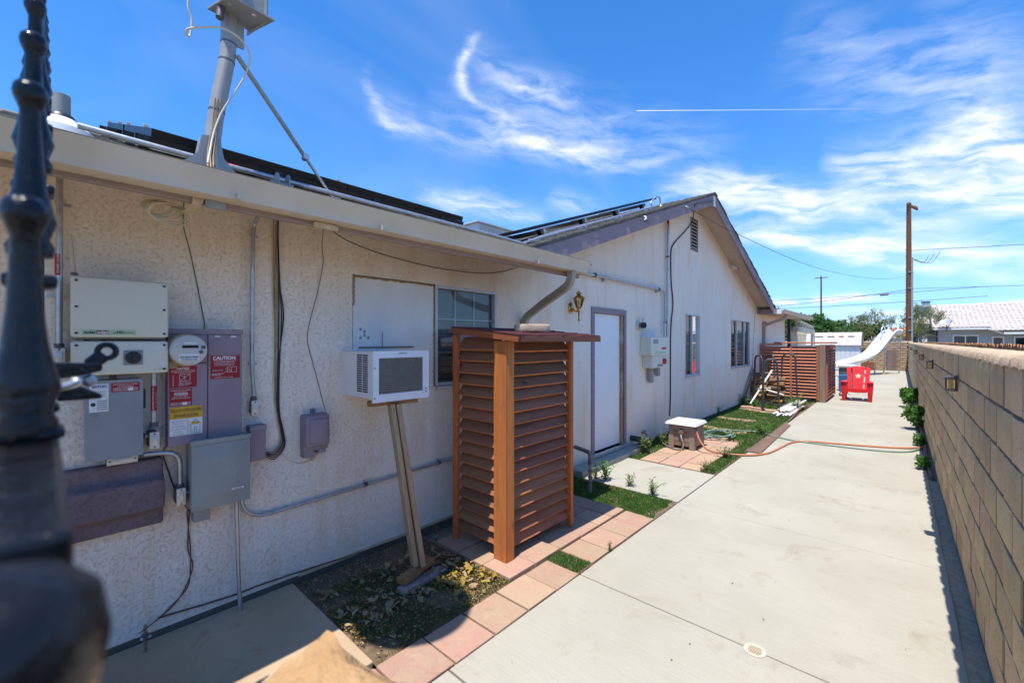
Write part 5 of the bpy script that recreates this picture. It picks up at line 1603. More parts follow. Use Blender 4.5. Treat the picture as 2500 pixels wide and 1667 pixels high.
# sloping top
def rz_(x): return 1.800 + .10 * (-2.125 - x)
ra = [(-2.905, 2.405), (-2.125, 2.405), (-2.09, 3.50), (-2.905, 3.50)]
m = MB()
top = [(x, y, rz_(x)) for x, y in ra]
m.add(top + [(x, y, z - .014) for x, y, z in top], [[0, 1, 2, 3], [7, 6, 5, 4], [0, 4, 5, 1], [1, 5, 6, 2], [2, 6, 7, 3], [3, 7, 4, 0]])
tp = m.build('top', M['lumber_y'], bx)
MB().beam((-2.905, 2.397, rz_(-2.905) - .028), (-2.113, 2.397, rz_(-2.113) - .028), .016, .052).build('fascia', M['fascia_x'], bx, bevel=.002)
MB().beam((-2.114, 2.406, rz_(-2.114) - .026), (-2.079, 3.50, rz_(-2.114) - .026), .022, .052).build('fascia', M['fascia_brown'], bx, bevel=.002)
for i in range(6):
    x = -2.10 - i * .135
    yy = 2.385
    while yy < 3.5:
        w_ = min(random.Random(int(yy * 91) + i * 7).choice((.16, .22, .3)), 3.53 - yy)
        xa, xb = x, max(x - .17, -2.915)
        sh = .03 * (yy - 2.405)
        MB().add([(xa + sh, yy, rz_(xa) + .002), (xa + sh, yy + w_ - .004, rz_(xa) + .002), (xb, yy + w_ - .004, rz_(xb) + .001), (xb, yy, rz_(xb) + .001),
                  (xa + sh, yy, rz_(xa) + .011), (xa + sh, yy + w_ - .004, rz_(xa) + .011), (xb, yy + w_ - .004, rz_(xb) + .004), (xb, yy, rz_(xb) + .004)], MB.BF).build('shingle', M['shingle_red'], tp)
        yy += w_
# stone slab on the box
ms = MB()
n_ = 14
outl = [(-.165, -.07), (-.15, -.085), (.10, -.085), (.14, -.07), (.17, -.03), (.175, .04), (.15, .08), (-.15, .085), (-.17, .07)]
sm_ = MB()
sm_.prism(outl, 'z', 0, .062)
mt_ = Matrix.Translation((-2.345, 2.83, rz_(-2.345) + .013)) @ Matrix.Rotation(R(45), 4, 'Z') @ Matrix.Diagonal((.9, .8, 1, 1))
sm_.v = [mt_ @ v for v in sm_.v]
tag(sm_.build('stone_slab', M['buff_stone'], None, bevel=.008, seg=2, smooth=50), 'small buff stone slab lying on top of the louvered box', 'stone')
bag = MB().ball((-2.52, 2.60, .055), .06, 12, 8, (1.3, .9, .8))
bag.v = [v + Vector((noise.noise(v * 30) * .012, noise.noise(v * 31 + Vector((3, 0, 0))) * .012, 0)) for v in bag.v]
tag(bag.build('plastic_bag', M['bag'], None, smooth=40), 'crumpled white bag tucked under the louvered box', 'bag')

# ------------------------------------------------------------------ on the near roof
vp = thing('vent_pipe', 'grey roof vent pipe with flared flashing at the left end of the roof', 'vent pipe', (-2.95, .05, near_z(-2.95)))
b_ = Vector((-2.95, .052, near_z(-2.95)))
MB().lathe([(.13, -.05), (.12, .005), (.065, .045), (.05, .07)], 20, Matrix.Translation(b_)).build('flashing', M['ac_white'], vp, smooth=40)
MB().lathe([(.058, .05), (.055, .065), (.045, .08)], 20, Matrix.Translation(b_)).build('collar', M['black_plastic'], vp, smooth=40)
MB().lathe([(.033, .03), (.033, .175), (.030, .175), (.030, .1)], 20, Matrix.Translation(b_)).build('pipe', M['grey_dull'], vp, smooth=40)

# solar array: panels and racking
def roof_pt(x, y, h): return Vector((x, y, near_z(x) + h))
nu = Vector((-1, 0, RS)).normalized()              # up the slope
nn = Vector((RS, 0, 1)).normalized()
rk = thing('solar_array', 'black framed solar array on rails lying on the near roof', 'solar array', roof_pt(-3.0, 1.4, 0))
for k, x in enumerate((-2.80, -3.30, -4.2, -4.8)):
    MB().beam(roof_pt(x, .30, .075), roof_pt(x, 2.43 + .02 * k, .075), .035, .04, nn).build('rail', M['solar_frame'], rk)
    for y in (.33, .95, 1.6, 2.2):
        p = roof_pt(x, y, 0)
        MB().obox(p + Vector((.03, 0, .04)), (.004, 0, 0), (0, .022, 0), (0, 0, .045)).build('foot', M['solar_frame'], rk, bevel=.002)
        MB().obox(p + Vector((0, 0, .006)), (.035, 0, -.035 * RS), (0, .025, 0), nn * .004).build('foot_plate', M['solar_frame'], rk)
for j in range(2):
    for i in range(2):
        ya, yb = .365 + 1.045 * i, .365 + 1.045 * i + 1.035
        x0 = -2.82 - j * 1.16
        L_ = 1.13
        a, b = roof_pt(x0, ya, .10), roof_pt(x0, yb, .10)
        up_ = nu * L_
        c_ = (a + b) / 2 + up_ / 2
        f = MB()
        f.obox((a + b) / 2 + nn * .018, nu * .006, (0, (yb - ya) / 2, 0), nn * .02)
        f.obox((a + b) / 2 + up_ + nn * .018, nu * .006, (0, (yb - ya) / 2, 0), nn * .02)
        f.obox(a + up_ / 2 + nn * .018 + Vector((0, .006, 0)), nu * (L_ / 2 - .006), (0, .006, 0), nn * .02)
        f.obox(b + up_ / 2 + nn * .018 - Vector((0, .006, 0)), nu * (L_ / 2 - .006), (0, .006, 0), nn * .02)
        pn = f.build('panel_frame', M['solar_frame'], rk)
        MB().obox(c_ + nn * .034, nu * (L_ / 2 - .012), (0, (yb - ya) / 2 - .012, 0), nn * .003).build('glass_face', M['solar_cell'], pn)
        for t_ in (.15, .8):
            MB().obox(a + up_ * t_ + nn * .045 + Vector((0, -.004, 0)), nu * .018, (0, .010, 0), nn * .008).build('clamp', M['alu'], pn, bevel=.002)
rc_ = thing('roof_conduit', 'long shiny conduit laid along the near roof edge and up the valley', 'conduit', roof_pt(-2.62, 1.5, 0))
MB().tube(curve([roof_pt(-2.75, .1, .055), roof_pt(-2.72, .6, .05), roof_pt(-2.72, 1.6, .05), roof_pt(-2.72, 2.7, .05), (-2.80, 3.25, gl_z(3.25) + .05), (-3.0, 3.5, gl_z(3.5) + .05), (-3.12, 4.2, gl_z(4.2) + .05), (-3.15, 5.2, gl_z(5.2) + .05), (-3.15, 7.3, gl_z(7.3) + .05)], 6), .014, 10).build('pipe', M['galv'], rc_, smooth=50)
MB().tube(curve([roof_pt(-3.3, 2.6, .06), (-3.25, 3.3, gl_z(3.3) + .05), (-3.27, 4.4, gl_z(4.4) + .06), (-3.27, 7.0, gl_z(7.0) + .05), (-3.27, 7.25, gl_z(7.25) + .14), (-3.27, 7.45, gl_z(7.45) + .21), (-3.27, 7.62, gl_z(7.62) + .17), (-3.27, 7.66, gl_z(7.66) + .02)], 6), .014, 10).build('pipe', M['galv'], rc_, smooth=50)
MB().lathe([(.05, 0), (.03, .03), (.02, .07)], 14, Matrix.Translation((-3.27, 7.66, gl_z(7.66) - .01))).build('flashing', M['galv'], rc_, smooth=40)
for y in (3.9, 4.9, 5.9, 6.9):
    MB().box(-3.31, -3.11, y - .015, y + .015, gl_z(y) + .015, gl_z(y) + .038).build('strut_foot', M['galv'], rc_, bevel=.002)
    for x in (-3.15, -3.27):
        MB().lathe([(.018, -.01), (.018, .01)], 10, Matrix.Translation((x, y, gl_z(y) + .05)) @ Matrix.Rotation(R(90), 4, 'X')).build('clamp', M['galv'], rc_, smooth=40)
MB().lathe([(.0148, -.1), (.0148, .1)], 10, Matrix.Translation((-3.15, 4.75, gl_z(4.75) + .05)) @ Matrix.Rotation(R(90) - math.atan(SL), 4, 'X').inverted()).build('red_sticker', M['ink_red'], rc_, smooth=40)
MB().lathe([(.0148, -.1), (.0148, .1)], 10, Matrix.Translation(roof_pt(-2.72, .62, .05)) @ Matrix.Rotation(R(90), 4, 'X')).build('red_sticker', M['ink_red'], rc_, smooth=40)
# arrays on the gable slope
gu = Vector((0, 1, SL)).normalized()
gn = Vector((0, -SL, 1)).normalized()
ga = thing('gable_solar_array', 'dark solar array raised above the gable roof slope', 'solar array', (-3.62, 4.1, gl_z(4.1)))
for i in range(2):
    a = Vector((-3.62, 4.1 + i * 2.1, gl_z(4.1 + i * 2.1) + .17))
    L_ = 2.2
    c_ = a + gu * L_ / 2 - Vector((.5, 0, 0))
    pn = MB().obox(c_ + gn * .01, gu * (L_ / 2), (.5, 0, 0), gn * .02).build('panel_frame', M['solar_frame'], ga, bevel=.002)
    MB().obox(c_ + gn * .032, gu * (L_ / 2 - .02), (.48, 0, 0), gn * .001).build('glass_face', M['solar_cell'], pn)
    for t_ in (.25, .75):
        MB().obox(c_ + gu * ((t_ - .5) * L_) - gn * .06, gu * .02, (.5, 0, 0), gn * .03).build('rail', M['alu'], ga)
        MB().obox(a + gu * (t_ * L_) - gn * .10 - Vector((.08, 0, 0)), gu * .03, (.03, 0, 0), gn * .06).build('foot', M['solar_frame'], ga)
rt = thing('rooftop_cooler', 'pale metal rooftop cooler half hidden behind the near roof', 'rooftop cooler', (-6.3, 6.0, near_z(-6.3)))
MB().box(-6.7, -5.95, 5.55, 6.5, near_z(-6.3) - .15, 4.02).build('cabinet', M['shed_wall'], rt, bevel=.01)
for k in range(8):
    y = 5.62 + k * .11
    MB().box(-5.952, -5.945, y, y + .06, 3.72, 3.96).build('louver', M['shed_roof'], rt)
MB().box(-6.75, -5.90, 5.5, 6.55, 4.02, 4.04).build('lid', M['shed_wall'], rt)

# satellite mast
mt = thing('satellite_mast', 'bent grey steel mast with dish, bracket and long brace on the roof edge', 'satellite dish', (-2.60, .57, near_z(-2.60)))
base = Vector((-2.60, .565, near_z(-2.60)))
P = curve([base + Vector((0, 0, -.01)), (-2.62, 0.588, 2.835), (-2.62, 0.608, 2.991), (-2.62, 0.635, 3.153), (-2.62, 0.652, 3.29), (-2.62, 0.656, 3.465)], 6)
MB().tube(P, .036, 18).build('pole', M['mast'], mt, smooth=50)
for i in (10, 21, 25):
    MB().tube([P[i] - (P[i + 1] - P[i]).normalized() * .004, P[i] + (P[i + 1] - P[i]).normalized() * .004], .0375, 18).build('pole_joint', M['dark_fit'], mt, smooth=40)
m = MB()
for s_ in (-1, 1):
    fan = [(-.02, 0), (.14, -.01), (.10, .02), (.055, .07), (.04, .16), (.0, .17)]
    pts = [Vector((base.x + .035, base.y + s_ * (f[0] + .0), base.z + f[1])) for f in fan]
    MB().add(pts + [p - Vector((.07, 0, 0)) for p in pts], [list(range(6)), [11 - i for i in range(6)]] + [[i, (i + 1) % 6, 6 + (i + 1) % 6, 6 + i] for i in range(6)]).build('base_gusset', M['mast'], mt)
MB().obox(base + Vector((0, 0, -.004)), nu * .11, (0, .15, 0), nn * .005).build('base_plate', M['mast'], mt, bevel=.003)
top = Vector((-2.62, 0.657, 3.488))
pl = MB().obox(top + Vector((.06, .04, -.02)), Vector((.115, .02, -.015)), Vector((-.02, .11, .008)), Vector((0, 0, .006))).build('mount_plate', M['mast'], mt, bevel=.003)
MB().obox(top + Vector((.02, .125, .08)), Vector((.10, .02, 0)), Vector((0, 0, .11)), Vector((-.001, .005, 0))).build('mount_bracket', M['mast'], mt, bevel=.003)
MB().obox(top + Vector((.145, .03, .08)), Vector((0, .09, 0)), Vector((0, 0, .11)), Vector((.004, 0, 0))).build('mount_bracket', M['mast'], mt, bevel=.003)
for d_ in ((.12, -.03), (.02, -.05), (.12, .08)):
    MB().ball(top + Vector((d_[0], d_[1], -.032)), .014, 8, 6, (1, 1, .6)).build('bolt', M['alu'], mt, smooth=60)
MB().tube([top + Vector((.06, -.05, -.03)), top + Vector((.07, -.06, -.10))], .018, 10).build('clamp_bolt', M['dark_fit'], mt, smooth=40)
MB().obox(P[-4] + Vector((.012, .045, 0)), (.006, 0, 0), (0, .022, 0), (0, 0, .06)).build('clamp_strap', M['mast'], mt, bevel=.003)
ft = Vector((-2.78, 1.30, near_z(-2.78)))
hp = Vector((-2.6, 0.686, 3.266))
MB().tube([hp, hp.lerp(ft, .66)], .0125, 10).build('brace', M['mast'], mt, smooth=40)
MB().tube([hp.lerp(ft, .64), ft], .0095, 10).build('brace', M['galv'], mt, smooth=40)
MB().lathe([(.018, -.02), (.018, .02)], 10, Matrix.Translation(hp.lerp(ft, .65)) @ RY).build('brace_clamp', M['galv'], mt, smooth=40)
MB().box(ft.x - .03, ft.x + .03, ft.y - .03, ft.y + .03, ft.z - .02, ft.z + .02).build('brace_foot', M['galv'], mt, bevel=.004)
# dish above the picture, its shadow falls on the planting bed
dc = Vector((-2.09, .46, 4.0))
dn = Vector((.25, -.55, .80)).normalized()
dm = Matrix.Translation(dc) @ dn.to_track_quat('Z', 'Y').to_matrix().to_4x4()
prof = [(.37 * t_, .09 * t_ * t_) for t_ in (0, .25, .5, .75, .9, 1)]
MB().lathe(prof + [(.375, .088), (.28, .04), (.001, -.012)], 32, dm).build('dish', M['steel_disc'], mt, smooth=40)
MB().beam(top + Vector((0, .03, .1)), dc - dn * .02, .06, .08).build('dish_arm', M['mast'], mt, bevel=.004)
MB().tube([dm @ Vector((0, -.35, .07)), dm @ Vector((0, -.1, .45))], .014, 8).build('feed_arm', M['mast'], mt, smooth=40)
MB().ball(dm @ Vector((0, -.08, .46)), .04).build('feed_horn', M['lid'], mt, smooth=60)
cable('mast_cable', 'white coaxial cable looping loosely around the satellite mast', [(-2.5, .50, 3.62), (-2.5, 0.459, 3.37), (-2.5, 0.473, 3.281), (-2.5, 0.465, 3.203), (-2.48, 0.446, 3.198), (-2.46, 0.456, 3.213), (-2.44, 0.512, 3.241), (-2.45, 0.589, 3.28), (-2.48, 0.672, 3.284), (-2.5, 0.719, 3.237), (-2.52, 0.706, 3.143), (-2.54, 0.656, 3.023), (-2.55, 0.606, 2.912), (-2.54, 0.57, 2.792), (-2.5, 0.545, 2.679), (-2.47, 0.53, 2.61)], .0048, 'white_cable', 6, 8)
for k in range(3):
    y_ = .545 + .012 * k
    cable('feed_cable', ('tan cable taped to the mast foot, left of three', 'tan cable taped to the mast foot, centre of three', 'tan cable taped to the mast foot, right of three')[k], [(base.x + .045, y_ + .035, base.z + .36), (base.x + .045, y_ + .02, base.z + .2), (base.x + .06, y_, base.z + .06), (-2.47, y_ - .01, 2.54)], .004, 'beige_cable')
fl = thing('roof_bracket', 'pair of small grey half-round brackets standing on the roof edge', 'bracket', roof_pt(-2.5, .86, 0))
for y in (.845, .90):
    m = MB()
    arc = [(.035 * math.cos(a), .05 + .035 * math.sin(a)) for a in [i * math.pi / 8 for i in range(9)]] + [(-.035, 0), (.035, 0)]
    m.prism([(-2.50 + p, near_z(-2.5) + q) for p, q in arc], 'y', y, y + .006)
    m.build('half_disc', M['mast'], fl)
    MB().prism([(-2.53, near_z(-2.53)), (-2.46, near_z(-2.46)), (-2.49, near_z(-2.49) + .04)], 'y', y - .03, y + .03).build('tab', M['mast'], fl)

# ------------------------------------------------------------------ gable wall: lantern, knob lamp, second inverter, pipes
ln = thing('wall_lantern', 'brass carriage lantern with tapered glass beside the door', 'lantern', ((-3.25, 4.725, 2.192)))
lc_ = Vector((-3.25, 4.725, 2.192))
MB().lathe([(.055, 0), (.055, .01), (.042, .022), (.02, .03)], 24, Matrix.Translation(lc_) @ RY @ Matrix.Diagonal((1.45, 1, 1, 1))).build('back_plate', M['brass'], ln, smooth=40)
lx = lc_ + Vector((.13, 0, .02))
MB().tube(curve([lc_ + Vector((.02, 0, 0)), lc_ + Vector((.08, 0, -.045)), lx + Vector((0, 0, -.05))], 6), .012, 10).build('arm', M['brass'], ln, smooth=50)
def lan(prof, n=6, rz=R(30)):
    return MB().lathe(prof, n, Matrix.Translation(lx) @ Matrix.Rotation(rz, 4, 'Z'))
MB().lathe([(.006, -.20), (.014, -.19), (.016, -.18), (.008, -.165), (.009, -.15), (.016, -.06), (.024, -.045), (.032, -.03), (.034, -.018)], 16, Matrix.Translation(lx)).build('stem', M['brass'], ln, smooth=50)
lan([(.036, -.018), (.072, .105)]).build('glass_shade', M['lantern_glass'], ln)
for k in range(6):
    a = R(60 * k + 30)
    MB().tube([lx + Vector((.036 * math.cos(a), .036 * math.sin(a), -.018)), lx + Vector((.072 * math.cos(a), .072 * math.sin(a), .105))], .0035, 5).build('cage_rib', M['brass'], ln)
lan([(.080, .102), (.082, .110), (.050, .135), (.026, .150), (.02, .152)]).build('roof', M['brass'], ln)
MB().lathe([(.018, .150), (.036, .166), (.036, .178), (.014, .192), (.006, .198), (.004, .225)], 16, Matrix.Translation(lx)).build('finial', M['brass'], ln, smooth=50)
MB().tube([lx + Vector((0, 0, -.01)), lx + Vector((0, 0, .07))], .010, 10).build('candle', M['ivory'], ln, smooth=40)

kn = thing('porch_light', 'small black swivel lamp on a round beige plate right of the door', 'lamp', ((-3.25, 6.707, 2.018)))
kc = Vector((-3.25, 6.707, 2.018))
MB().lathe([(.095, 0), (.095, .006), (.078, .018), (.045, .024)], 28, Matrix.Translation(kc) @ RY).build('plate', M['gutter'], kn, smooth=40)
MB().lathe([(.035, .02), (.04, .03), (.05, .06)], 20, Matrix.Translation(kc) @ RY).build('socket', M['grey_dull'], kn, smooth=40)
MB().lathe([(.045, .06), (.05, .07), (.05, .12), (.04, .13), (.035, .11)], 20, Matrix.Translation(kc) @ RY).build('lamp_head', M['black_plastic'], kn, smooth=40)

i2 = thing('second_inverter', 'cream two-part inverter with conduits on the gable wall near the white door', 'inverter', ((-3.25, 7.216, 1.338)))
u_ = yz((6.772, 1.825), (7.427, 1.511))
l_ = yz((6.864, 1.51), (7.439, 1.299))
ub = MB().box(W, W + .20, u_[0], u_[1], u_[2], u_[3]).build('upper_case', M['ivory'], i2, bevel=.012)
lb_ = MB().box(W, W + .18, l_[0], l_[1], l_[2], l_[3]).build('lower_case', M['ivory'], i2, bevel=.010)
sticker(ub, W + .20, u_[1] - .22, u_[1] - .05, u_[2] + .10, u_[2] + .14, 'ink_red', 'red_label')
sticker(ub, W + .20, u_[0] + .15, u_[1] - .05, u_[2] + .03, u_[2] + .065, 'green_sticker', 'brand_strip')
sticker(ub, W + .20, u_[0] + .08, u_[0] + .28, u_[2] + .20, u_[3] - .04, 'grey_dull', 'data_label')
MB().lathe([(.05, 0), (.05, .03), (.03, .045)], 18, Matrix.Translation((W + .18, l_[1] - .12, (l_[2] + l_[3]) / 2)) @ RY).build('red_switch', M['ink_red'], lb_, smooth=40)
sticker(lb_, W + .18, l_[0] + .2, l_[0] + .42, l_[2] + .02, l_[2] + .06, 'purple_metal', 'data_label')
for dy_, dz_ in ((.14, -.26), (.42, -.16)):
    MB().box(W + .03, W + .10, l_[0] + dy_, l_[0] + dy_ + .09, l_[2] + dz_, l_[2] - .005).build('conduit_body', M['grey_metal'], i2, bevel=.01)
MB().tube([(W + .05, u_[0] + .02, u_[3]), (W + .05, u_[0] + .015, u_[3] + .32)], .012, 8).build('antenna', M['ivory'], i2, smooth=40)
gc = thing('gable_conduit', 'pair of galvanized conduits climbing the gable wall, one bending level towards the gutter', 'conduit', ((-3.25, 7.838, 2.771)))
MB().tube([((-3.2, 7.792, 1.834)), ((-3.2, 7.83, 4.041))], .022, 10).build('pipe', M['galv'], gc, smooth=40)
MB().tube(curve([(-3.19, 7.638, 1.832), (-3.19, 7.674, 2.299), (-3.19, 7.674, 2.585), (-3.19, 7.601, 2.669), (-3.19, 7.335, 2.682), (-3.19, 6.613, 2.684), (-3.19, 5.552, 2.688), (-3.19, 4.84, 2.68), (-3.19, 4.428, 2.678)], 6), .021, 10).build('pipe', M['galv'], gc, smooth=50)
for p in ((-3.2, 7.811, 3.328), (-3.19, 7.674, 2.103)):
    coupling(gc, p, 'z', .030)
for p in ((-3.19, 5.235, 2.687), (-3.19, 7.387, 2.679)):
    coupling(gc, p, 'y', .030)
for p in ((-3.2, 5.522, 2.686), (-3.2, 7.376, 2.679)):
    MB().box(W, W + .06, p[1] - .015, p[1] + .015, p[2] - .06, p[2] + .03).build('strap', M['galv'], gc, bevel=.003)
MB().lathe([(.0235, -.14), (.0235, .14)], 12, Matrix.Translation((-3.2, 7.83, 3.904))).build('red_sticker', M['red_sticker'], gc, smooth=40)
cable('gable_cable', 'long dark cable hanging from the gable peak down to the hose reel', [(-2.78, 9.074, 4.579), (-2.79, 8.125, 4.29), (-2.85, 8.17, 4.206), (-3.2, 9.078, 4.247), (-3.23, 8.748, 3.977), (-3.235, 8.19, 3.634), (-3.235, 8.051, 3.415), (-3.235, 8.071, 2.87), (-3.235, 8.15, 2.483), (-3.235, 8.051, 2.008), (-3.235, 8.031, 1.227), (-3.235, 8.031, 0.759), (-3.235, 7.992, 0.335)], .011, 'black_cable', 6, 6)
cable('service_drop', 'dark cable running from the gable board to the utility pole', [(-2.78, 7.646, 4.115), (-2.56, 10.08, 4.04), (-1.96, 15.35, 3.99), (-1.19, 22.1, 4.34), (-.43, 28.8, 4.92), (.31, 35.5, 5.76)], .006, 'black_cable', 5, 5)
sd = MB().ball((-2.79, 7.634, 4.115), .035, 8, 6, (1, 1.6, .7)).build('wire_hook', M['galv'], None, smooth=60)
tag(sd, 'small metal wire hook on the purple gable board', 'hook')
hk = MB().tube(curve([(-2.79, 5.943, 3.589), (-2.76, 5.933, 3.575), (-2.75, 5.925, 3.542), (-2.77, 5.914, 3.531)], 4), .012, 6).build('white_hook', M['white_paint'], None, smooth=60)
tag(hk, 'small white hook screwed into the purple gable board', 'hook')
cable('soffit_wire', 'thin tan wire stapled under the sloping right eave of the gable', [(-2.86, 9.415, 4.578), (-2.86, 10.058, 4.342), (-2.88, 10.557, 4.214), (-2.86, 11.076, 3.967), (-2.86, 11.993, 3.597), (-2.86, 12.82, 3.296), (-2.87, 13.648, 3.114), (-2.86, 14.306, 2.904)], .009, 'brown_wire', 5, 5, 'wire')
sc_ = thing('security_camera', 'small pale security camera under the gable eave', 'camera', ((-3.22, 11.839, 3.692)))
p = Vector((-3.2, 11.837, 3.669))
MB().tube([p + Vector((-.03, -.1, .03)), p + Vector((.02, 0, 0))], .012, 8).build('arm', M['lid'], sc_, smooth=40)
MB().tube([p + Vector((.0, .02, 0)), p + Vector((.11, .12, -.05))], .038, 12).build('housing', M['lid'], sc_, smooth=40)
MB().tube([p + Vector((.105, .115, -.048)), p + Vector((.125, .135, -.058))], .034, 12).build('lens', M['black_plastic'], sc_, smooth=40)
cable('corner_wire', 'thin wire running down the far end of the gable wall', [(-3.2, 14.344, 2.793), (-3.235, 14.354, 2.279), (-3.235, 14.21, 1.543), (-3.235, 14.115, 0.695)], .007, 'cream_cable', 4, 5, 'wire')

gp = thing('gas_pipe', 'painted gas riser with elbow and valve between the louvered box and door', 'gas pipe', (-2.668, 4.279, 0))
g_ = WM[gp].translation
z_e = .36
MB().tube(curve([(g_.x - .28, g_.y + .10, z_e + .10), (g_.x - .07, g_.y + .02, z_e + .10), (g_.x - .015, g_.y + .005, z_e + .085), (g_.x, g_.y, z_e + .03), (g_.x, g_.y, z_e - .02)], 5), .024, 12).build('elbow', M['rust_pipe'], gp, smooth=50)
MB().tube([(g_.x, g_.y, -.02), (g_.x, g_.y, z_e)], .018, 12).build('riser', M['grey_dull'], gp, smooth=40)
for z in (.12, .17, .25, .33):
    MB().lathe([(.018, -.014), (.026, -.010), (.026, .010), (.018, .014)], 10, Matrix.Translation((g_.x, g_.y, z))).build('union', M['rust_pipe'], gp, smooth=30)
MB().box(g_.x - .02, g_.x + .02, g_.y - .01, g_.y + .05, .20, .23).build('valve', M['brass'], gp, bevel=.004)
MB().tube(curve([(g_.x, g_.y + .05, .25), (g_.x + .02, g_.y + .10, .22), (g_.x, g_.y + .11, .15)], 4), .005, 6).build('tag_wire', M['galv'], gp, smooth=50)
dp = thing('drain_pipe', 'stubby black pipe and faucet sticking out of the wall by the door', 'pipe', ((-3.25, 6.442, 0.166)))
p = Vector((-3.25, 6.442, 0.179))
MB().tube(curve([p, p + Vector((.10, .02, -.005)), p + Vector((.19, .05, -.03)), p + Vector((.21, .06, -.12)), p + Vector((.21, .06, -.26))], 5), .045, 14).build('pipe', M['black_plastic'], dp, smooth=50)
q = Vector((-3.25, 6.845, 0.203))
MB().tube(curve([q, q + Vector((.06, 0, 0)), q + Vector((.09, .01, -.05))], 4), .012, 8).build('faucet', M['rust'], dp, smooth=50)
MB().lathe([(.03, 0), (.03, .008)], 10, Matrix.Translation(q + Vector((.05, 0, .03)))).build('tap_handle', M['rust'], dp, smooth=40)

# ------------------------------------------------------------------ hose reel and hoses
hr = thing('hose_reel', 'taupe plastic hose reel box with pale lid on the pink pavers', 'hose reel', (-2.62, 7.17, 0))
hx0, hx1, hy0, hy1 = -2.83, -2.42, 6.95, 7.40
m = MB()
def taper(x0, x1, y0, y1, z0, z1, k):
    return [(x0, y0, z0), (x1, y0, z0), (x1, y1, z0), (x0, y1, z0), (x0 + k, y0 + k, z1), (x1 - k, y0 + k, z1), (x1 - k, y1 - k, z1), (x0 + k, y1 - k, z1)]
MB().add(taper(hx0, hx1, hy0, hy1, .055, .40, .012), MB.BF).build('body', M['taupe'], hr, bevel=.012, seg=2, smooth=30)
for x in (hx0, hx1 - .075):
    for y in (hy0, hy1 - .075):
        MB().add(taper(x - .006, x + .081, y - .006, y + .081, .012, .385, .006), MB.BF).build('corner_leg', M['taupe'], hr, bevel=.008)
for k, z in enumerate((.13, .21, .29)):
    MB().box(hx0 + .08, hx1 - .08, hy0 - .001, hy0 + .008, z, z + .006).build('groove', M['bronze'], hr)
MB().box(hx0 + .07, hx1 - .07, hy0 - .004, hy0 + .01, .30, .385).build('front_band', M['taupe'], hr, bevel=.004)
m = MB().add(taper(hx0 - .05, hx1 + .05, hy0 - .06, hy1 + .04, .40, .445, .03), MB.BF)
ld = m.build('lid', M['lid'], hr, bevel=.008, seg=2)
MB().box(hx1 - .035, hx1 + .012, hy0 + .02, hy0 + .10, .335, .395).build('hose_slot', M['dark_room'], hr)
MB().ball((-2.62, hy0 - .012, .27), .055, 14, 8, (1, .5, 1.3)).build('crank_hub', M['bronze'], hr, smooth=60)
MB().tube(curve([(-2.62, hy0 - .03, .24), (-2.60, hy0 - .05, .19), (-2.585, hy0 - .055, .15)], 4), .016, 10).build('inlet', M['galv'], hr, smooth=50)
cable('inlet_hose', 'short dark inlet hose curling from the hose reel to the lawn', [(-2.585, 6.89, .15), (-2.56, 6.87, .09), (-2.58, 6.83, .035), (-2.68, 6.80, .03), (-2.80, 6.88, .03), (-2.98, 7.05, .04), (-3.1, 7.25, .06)], .012, 'hose_grey', 6, 8, 'hose')
cable('orange_hose', 'orange garden hose running from the reel across the path to the wall', [(-2.42, 6.99, .36), (-2.38, 6.96, .30), (-2.33, 6.93, .20), (-2.22, 6.93, .08), (-2.06, 7.03, .03), (-1.75, 7.18, .022), (-1.53, 7.55, .016), (-1.44, 8.2, .016), (-1.37, 8.68, .016), (-1.15, 8.95, .016), (-.5, 9.17, .016), (.0, 9.4, .016), (.30, 9.65, .03)], .015, 'hose_orange', 8, 10, 'hose')
cable('green_hose', 'faded green hose crossing the path beside the orange one', [(-2.62, 8.75, .03), (-2.47, 8.98, .025), (-2.2, 9.15, .02), (-1.95, 9.17, .02), (-1.64, 8.98, .014), (-1.34, 8.85, .014), (-.75, 8.86, .014), (-.23, 8.95, .014), (.05, 9.12, .014), (.20, 9.4, .02), (.28, 9.75, .02)], .012, 'hose_green', 8, 8, 'hose')
pts = []
for i in range(78):
    a = i * .42
    r_ = .19 + .055 * math.sin(i * .37) + .03 * math.sin(i * 1.3)
    pts.append((-2.44 + .02 * math.sin(i * .2) + r_ * 1.05 * math.cos(a), 8.25 + r_ * 1.7 * math.sin(a), .03 + .0011 * i + .010 * math.sin(i * 1.9)))
cable('hose_coil', 'loose coil of green and white garden hose lying behind the reel', pts, .010, 'hose_green', 3, 6, 'hose')

dr2 = thing('drain_cover', 'small cream round drain grate set in the path joint', 'drain cover', ((-0.609, 2.711, 0)))
d_ = WM[dr2].translation
MB().lathe([(.056, 0), (.056, .003), (.046, .004), (.046, .0015), (.001, .0015)], 32, Matrix.Translation(d_ + Vector((0, 0, .001)))).build('rim', M['gutter'], dr2, smooth=30)
for i in range(6):
    y = -.03 + i * .012
    hw = math.sqrt(max(.0002, .044 ** 2 - y * y)) * .8
    MB().box(d_.x - hw, d_.x + hw, d_.y + y - .002, d_.y + y + .002, .0028, .0042).build('slot', M['joint'], dr2)

